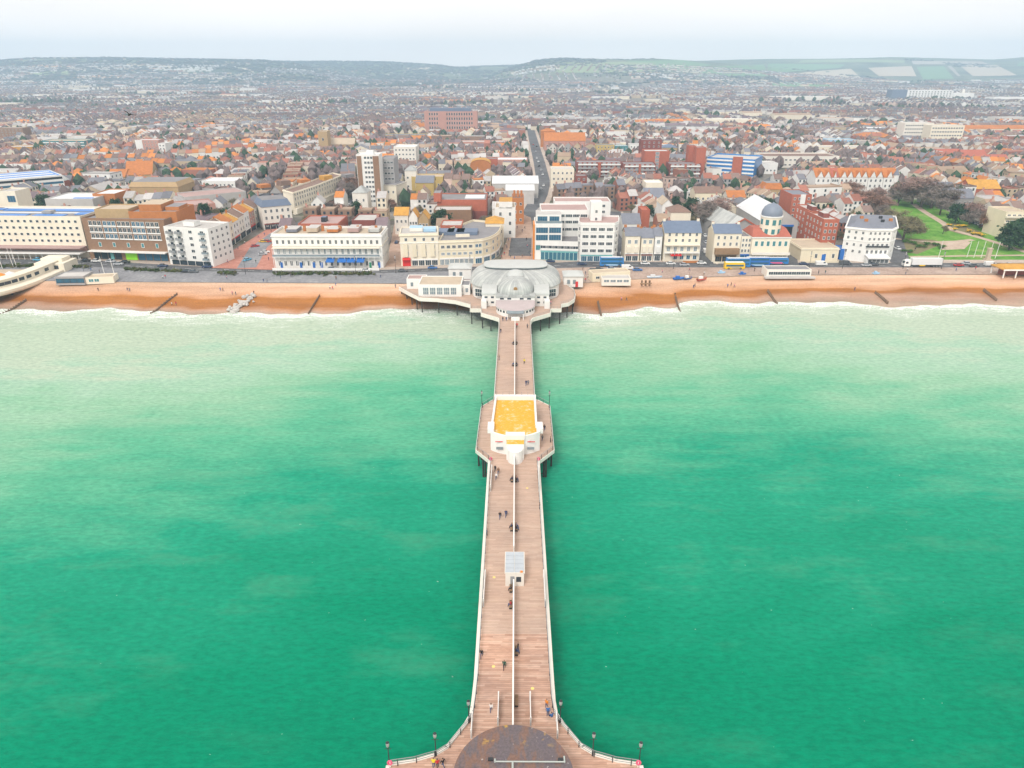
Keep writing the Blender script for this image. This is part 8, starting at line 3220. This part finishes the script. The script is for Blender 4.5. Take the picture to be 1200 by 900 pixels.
N_, S_, E_, W_x = 0.0, PI, -PI / 2, PI / 2
for a in (
        ('person in black coat walking near the west railing, level with the yellow plate', 564.3, 770.5, 'black', 'walk', S_), ('person in dark green coat walking towards the round roof', 591, 784, 'dark green', 'walk', S_),
        ('person in white top walking by the short west screen near the round roof', 575.5, 834, 'white', 'walk', N_), ('person in blue coat crouched over a pushchair near the east railing', 642, 838.5, 'blue', 'stand', S_),
        ('second person in blue close to the pushchair, nearer the railing', 646.5, 842.5, 'blue', 'sit', .5), ('person in orange top standing above the two in blue by the east railing', 640.5, 829, 'orange', 'stand', 2.5),
        ('person in yellow jacket on the west flare of the pier end', 508.5, 899.5, 'yellow', 'stand', 0), ('person in red jacket beside the one in yellow on the west flare', 513, 899.8, 'red', 'stand', .4), ('person in black beside the one in red on the west flare', 519.5, 899, 'black', 'walk', 1),
        ('person in black seated or leaning by the windbreak bench nearest the round roof', 607, 762, 'black', 'stand', E_),
        ('person in navy leaning on the west railing level with the kiosk bench', 570.8, 627.5, 'navy', 'stand', W_x), ('person in black coat west of a companion, halfway between arcade and kiosk', 586, 608, 'black', 'walk', S_), ('person in navy coat walking beside the one in black, nearer the windbreak', 593, 606, 'navy', 'walk', S_),
        ('person in black at the head of a group of three south of the arcade', 580.3, 552.5, 'black', 'walk', S_), ('person in brown jacket in the group of three south of the arcade', 584, 556, 'brown', 'walk', S_), ('person in white top at the tail of the group south of the arcade', 581.5, 562, 'white', 'walk', S_),
        ('person in black standing by the east railing south of the arcade', 632.4, 597, 'black', 'stand', E_),
        ('person in black coat walking on the east deck bay, further from the sea end', 638, 505, 'black', 'walk', N_), ('person in dark coat walking on the east deck bay, nearer the sea end', 635.5, 516.5, 'grey', 'walk', N_), ('person in black sitting against the railing of the east deck bay', 645.2, 518.5, 'black', 'stand', W_x),
        ('person in navy coat, left of a pair north of the arcade', 616.5, 452, 'navy', 'walk', S_), ('person in grey coat, right of a pair north of the arcade', 619, 451, 'grey', 'walk', S_), ('person in yellow top alone near the windbreak north of the arcade', 614.3, 426.5, 'yellow', 'walk', N_),
        ('person in black by the west railing north of the arcade', 585, 422, 'black', 'stand', W_x), ('person in black by the west railing nearest the domed pavilion', 586.8, 390, 'black', 'walk', S_), ('person in grey near the east railing by the domed pavilion', 618, 385, 'grey', 'walk', N_),
        ('person in black at the pavilion entrance, left one of two', 589.3, 376.5, 'black', 'stand', N_), ('person in dark coat at the pavilion entrance, right one of two', 593.3, 376.3, 'navy', 'stand', N_), ('person in red coat at the start of the pavilion windbreak', 605.8, 384, 'red', 'walk', S_),
        ('person in pink by the north-west corner of the pavilion terrace', 645.5, 357, 'pink', 'stand', S_)):
    person(*a)
for lb, py_, sd_, coat in (('person in black seated on the west windbreak bench nearest the domed pavilion', 403.3, -1, 'black'), ('person in grey seated on the east windbreak bench nearest the domed pavilion', 402.6, 1, 'grey'),
                           ('person in blue seated on the west bench just north of the arcade', 428.4, -1, 'blue'), ('person in black seated on the east bench just north of the arcade', 428.2, 1, 'black'),
                           ('person in navy seated on the west bench just south of the arcade porch', 563.5, -1, 'navy'), ('person in pink seated on the east bench just south of the arcade porch', 562.5, 1, 'pink'), ('person in black seated beside the one in pink on the bench south of the arcade', 564.8, 1, 'black'),
                           ('person in navy seated on the west bench halfway from arcade to kiosk', 619, -1, 'navy'), ('person in blue seated on the east bench halfway from arcade to kiosk', 618.5, 1, 'blue'), ('person in black seated beside the one in blue, east of the windbreak above the kiosk', 621.3, 1, 'black'),
                           ('person in black seated on the west bench just seaward of the kiosk', 692, -1, 'black'), ('person in red seated on the west bench between kiosk and pier end', 710.5, -1, 'red'), ('person in navy seated on the east bench nearer the round roof', 765.5, 1, 'navy')):
    _, y = P(602, py_, DZ)
    person(lb, 0, 0, coat, 'sit', -PI / 2 * sd_, DZ, (.15 + sd_ * .42, y), .02)
cl = ['black', 'navy', 'grey', 'white', 'red', 'blue', 'brown', 'pink', 'dark green']
pts = [(96, 'beach', 346.5), (97.5, 'beach', 347.5)]
gp = []
for px_, py_, z in [(116, 343.5, 2.5), (150, 342, 3), (152.5, 342.3, 3), (202, 360, .6), (207, 360, .6), (259, 344, 2.6), (262, 344.3, 2.6), (273, 348.5, 2), (277, 348.5, 2), (298, 347, 2.4), (309, 331, 5.05), (313.5, 331, 5.05), (387, 340.5, 3.4), (390, 341, 3.4), (393.5, 335, 4.6), (394, 328, 5.05), (266, 327, 5.05),
                    (329, 326, 5.05), (341, 324.5, 5.05), (446, 326, 5.05), (463.5, 336.5, 4.4), (191, 327, 5.05), (194, 326, 5.05), (107, 318, 5.05), (117, 320, 5.05), (445, 312, 5.1),
                    (255, 303, 5.1), (262, 300, 5.1), (271, 296, 5.1), (279, 292, 5.1), (287, 286, 5.1), (303, 279, 5.1), (310, 276, 5.1), (318, 272, 5.1), (267, 308, 5.1), (300, 308, 5.1), (315, 305, 5.1), (324, 276, 5.1),
                    (594, 291, 5.1), (597, 295, 5.1), (591, 299, 5.1), (596, 283, 5.1), (600, 276, 5.1), (618, 290, 5.1), (620, 297, 5.1), (617, 282, 5.1), (606, 268, 5.1), (615, 268, 5.1), (593, 288, 5.1), (588, 303, 5.1), (603, 304, 5.1), (612, 302, 5.1), (622, 300, 5.1), (598, 302, 5.1), (609, 262, 5.1), (612, 272, 5.1),
                    (686, 322, 5.1), (689, 326, 5.1), (686, 330, 5.1), (691, 321, 5.1), (683, 317, 5.1), (728, 353, 1.6), (734, 353, 1.6), (791, 345, 2.6), (813, 334, 4.2), (814.5, 333, 4.2), (825, 322, 5.05), (808, 318, 5.05), (853, 333.5, 4.2), (857, 332.5, 4.2), (861, 333.5, 4.2), (967, 320.5, 5.05), (959, 321, 5.05),
                    (1002, 337, 3.8), (1061, 322, 5.05), (1063, 318, 5.05), (1143, 316, 5.05), (1120, 318, 5.05), (884, 318, 5.05), (776, 320, 5.05), (1104, 305, 5.1), (1072, 294, 5.1)]:
    x, y = P(px_, py_, z)
    if z < 4.9:
        z = beach_z(x, y)
    gp.append((x, y, z))
BL = [('the domed pavilion', 0, 280), ('the lido', -222, 300), ('the brown office block', -188, 312), ('the paved square', -135, 325), ('the rock groyne', -120, 275), ('the stucco terrace', -84, 305), ('the tall cream hotel', -45, 305), ('the curved arcade', -20, 330), ('the teal shop parade', 16, 340),
      ('the beach cafe', 46, 292), ('the three fishing boats', 82, 300), ('the promenade shelter', 128, 300), ('the white park hotel', 160, 305), ('the flagpole row', 222, 320)]
pg_ = {}
for i, (x, y, z) in enumerate(gp):
    n_ = min(BL, key=lambda q: hypot(q[1] - x, q[2] - y))
    where = 'on the shingle' if z < 4.9 else ('on the promenade' if y < line_y(ROAD_S, x) else 'in the street')
    pg_.setdefault((cl[i % 9], where, n_[0]), []).append((hypot(n_[1] - x, n_[2] - y), i))
for (c_, where, n_), q in pg_.items():
    for j, (_, i) in enumerate(sorted(q)):
        lb = 'person in %s %s, %s %s' % (c_, where, (RANK[j] + ' to') if len(q) > 1 else 'near', n_)
        person(lb, 0, 0, c_, 'walk' if i % 4 else 'stand', i * 1.9, gp[i][2], gp[i][:2])

# ================================================================== BIRDS in flight above the roofs
def bird(label, px_, py_, dist, col, rz, flap, wing=1.0):
    d = _F + _R * (px_ - CX) / F0 - _U * (py_ - CY) / F0
    q = CAM + d / np.linalg.norm(d) * dist
    pm('plumage_' + col[0], col[1], .8, .2, 6)
    b = MB()
    mname = 'plumage_' + col[0]
    rings = []
    for x, r in ((-.32, .015), (-.22, .05), (-.05, .085), (.12, .075), (.22, .045), (.29, .05), (.35, .03), (.41, .008)):
        rings.append([(x, r * cos(t), r * .9 * sin(t) + (.02 if x > .2 else 0)) for t in np.arange(8) * PI / 4])
    b.loft(rings, mname, cap0=True, cap1=True)
    for s in (-1, 1):
        sec = []
        for k, (yy_, x0, c) in enumerate(((.05, .14, .26), (wing * .22, .2, .24), (wing * .38, .12, .17), (wing * .5, -.08, .03))):
            z = .03 + flap * (yy_ if k < 2 else wing * .22 + (yy_ - wing * .22) * (.2 if flap > 0 else 1.2))
            sec.append([(x0, s * yy_, z), (x0 - c * .5, s * yy_, z + .025), (x0 - c, s * yy_, z - .005), (x0 - c * .5, s * yy_, z - .012)])
        b.loft(sec if s > 0 else [r[::-1] for r in sec], mname, cap0=True, cap1=True)
    b.add([(-.24, -.05, .01), (-.46, -.11, .0), (-.48, .11, .0), (-.24, .05, .01), (-.35, 0, .03)], [(0, 1, 4), (1, 2, 4), (2, 3, 4), (3, 0, 4), (3, 2, 1, 0)], mname)
    o = tag(b.build('bird', None, tuple(q), rz, True), label, 'bird', 'birds in flight')
    o.rotation_euler = (.5, .2, rz)


bird('dark brown bird flying over the town, the left and darker of two', 151.5, 134.5, 75, ('dark', (.035, .028, .025)), 2.4, .55)
bird('grey bird with drooped wings flying over the town, right of the darker one', 250, 142.5, 80, ('grey', (.16, .15, .15)), 2.0, -.6)
# ================================================================== HAZE
hz = bpy.data.materials.new('haze')
hz.use_nodes = True
hz.node_tree.nodes.clear()
ho = hz.node_tree.nodes.new('ShaderNodeOutputMaterial')
hv = hz.node_tree.nodes.new('ShaderNodeVolumePrincipled')
hv.inputs['Color'].default_value = HAZE_COLOR
hv.inputs['Density'].default_value = HAZE_DENSITY
hv.inputs['Anisotropy'].default_value = 0.0
hz.node_tree.links.new(hv.outputs[0], ho.inputs['Volume'])
MATS['haze'] = hz
b = MB()
b.box(-7600, 7600, -1500, 7000, -9, 300, 'haze')
tag(b.build('haze'), kind='stuff')
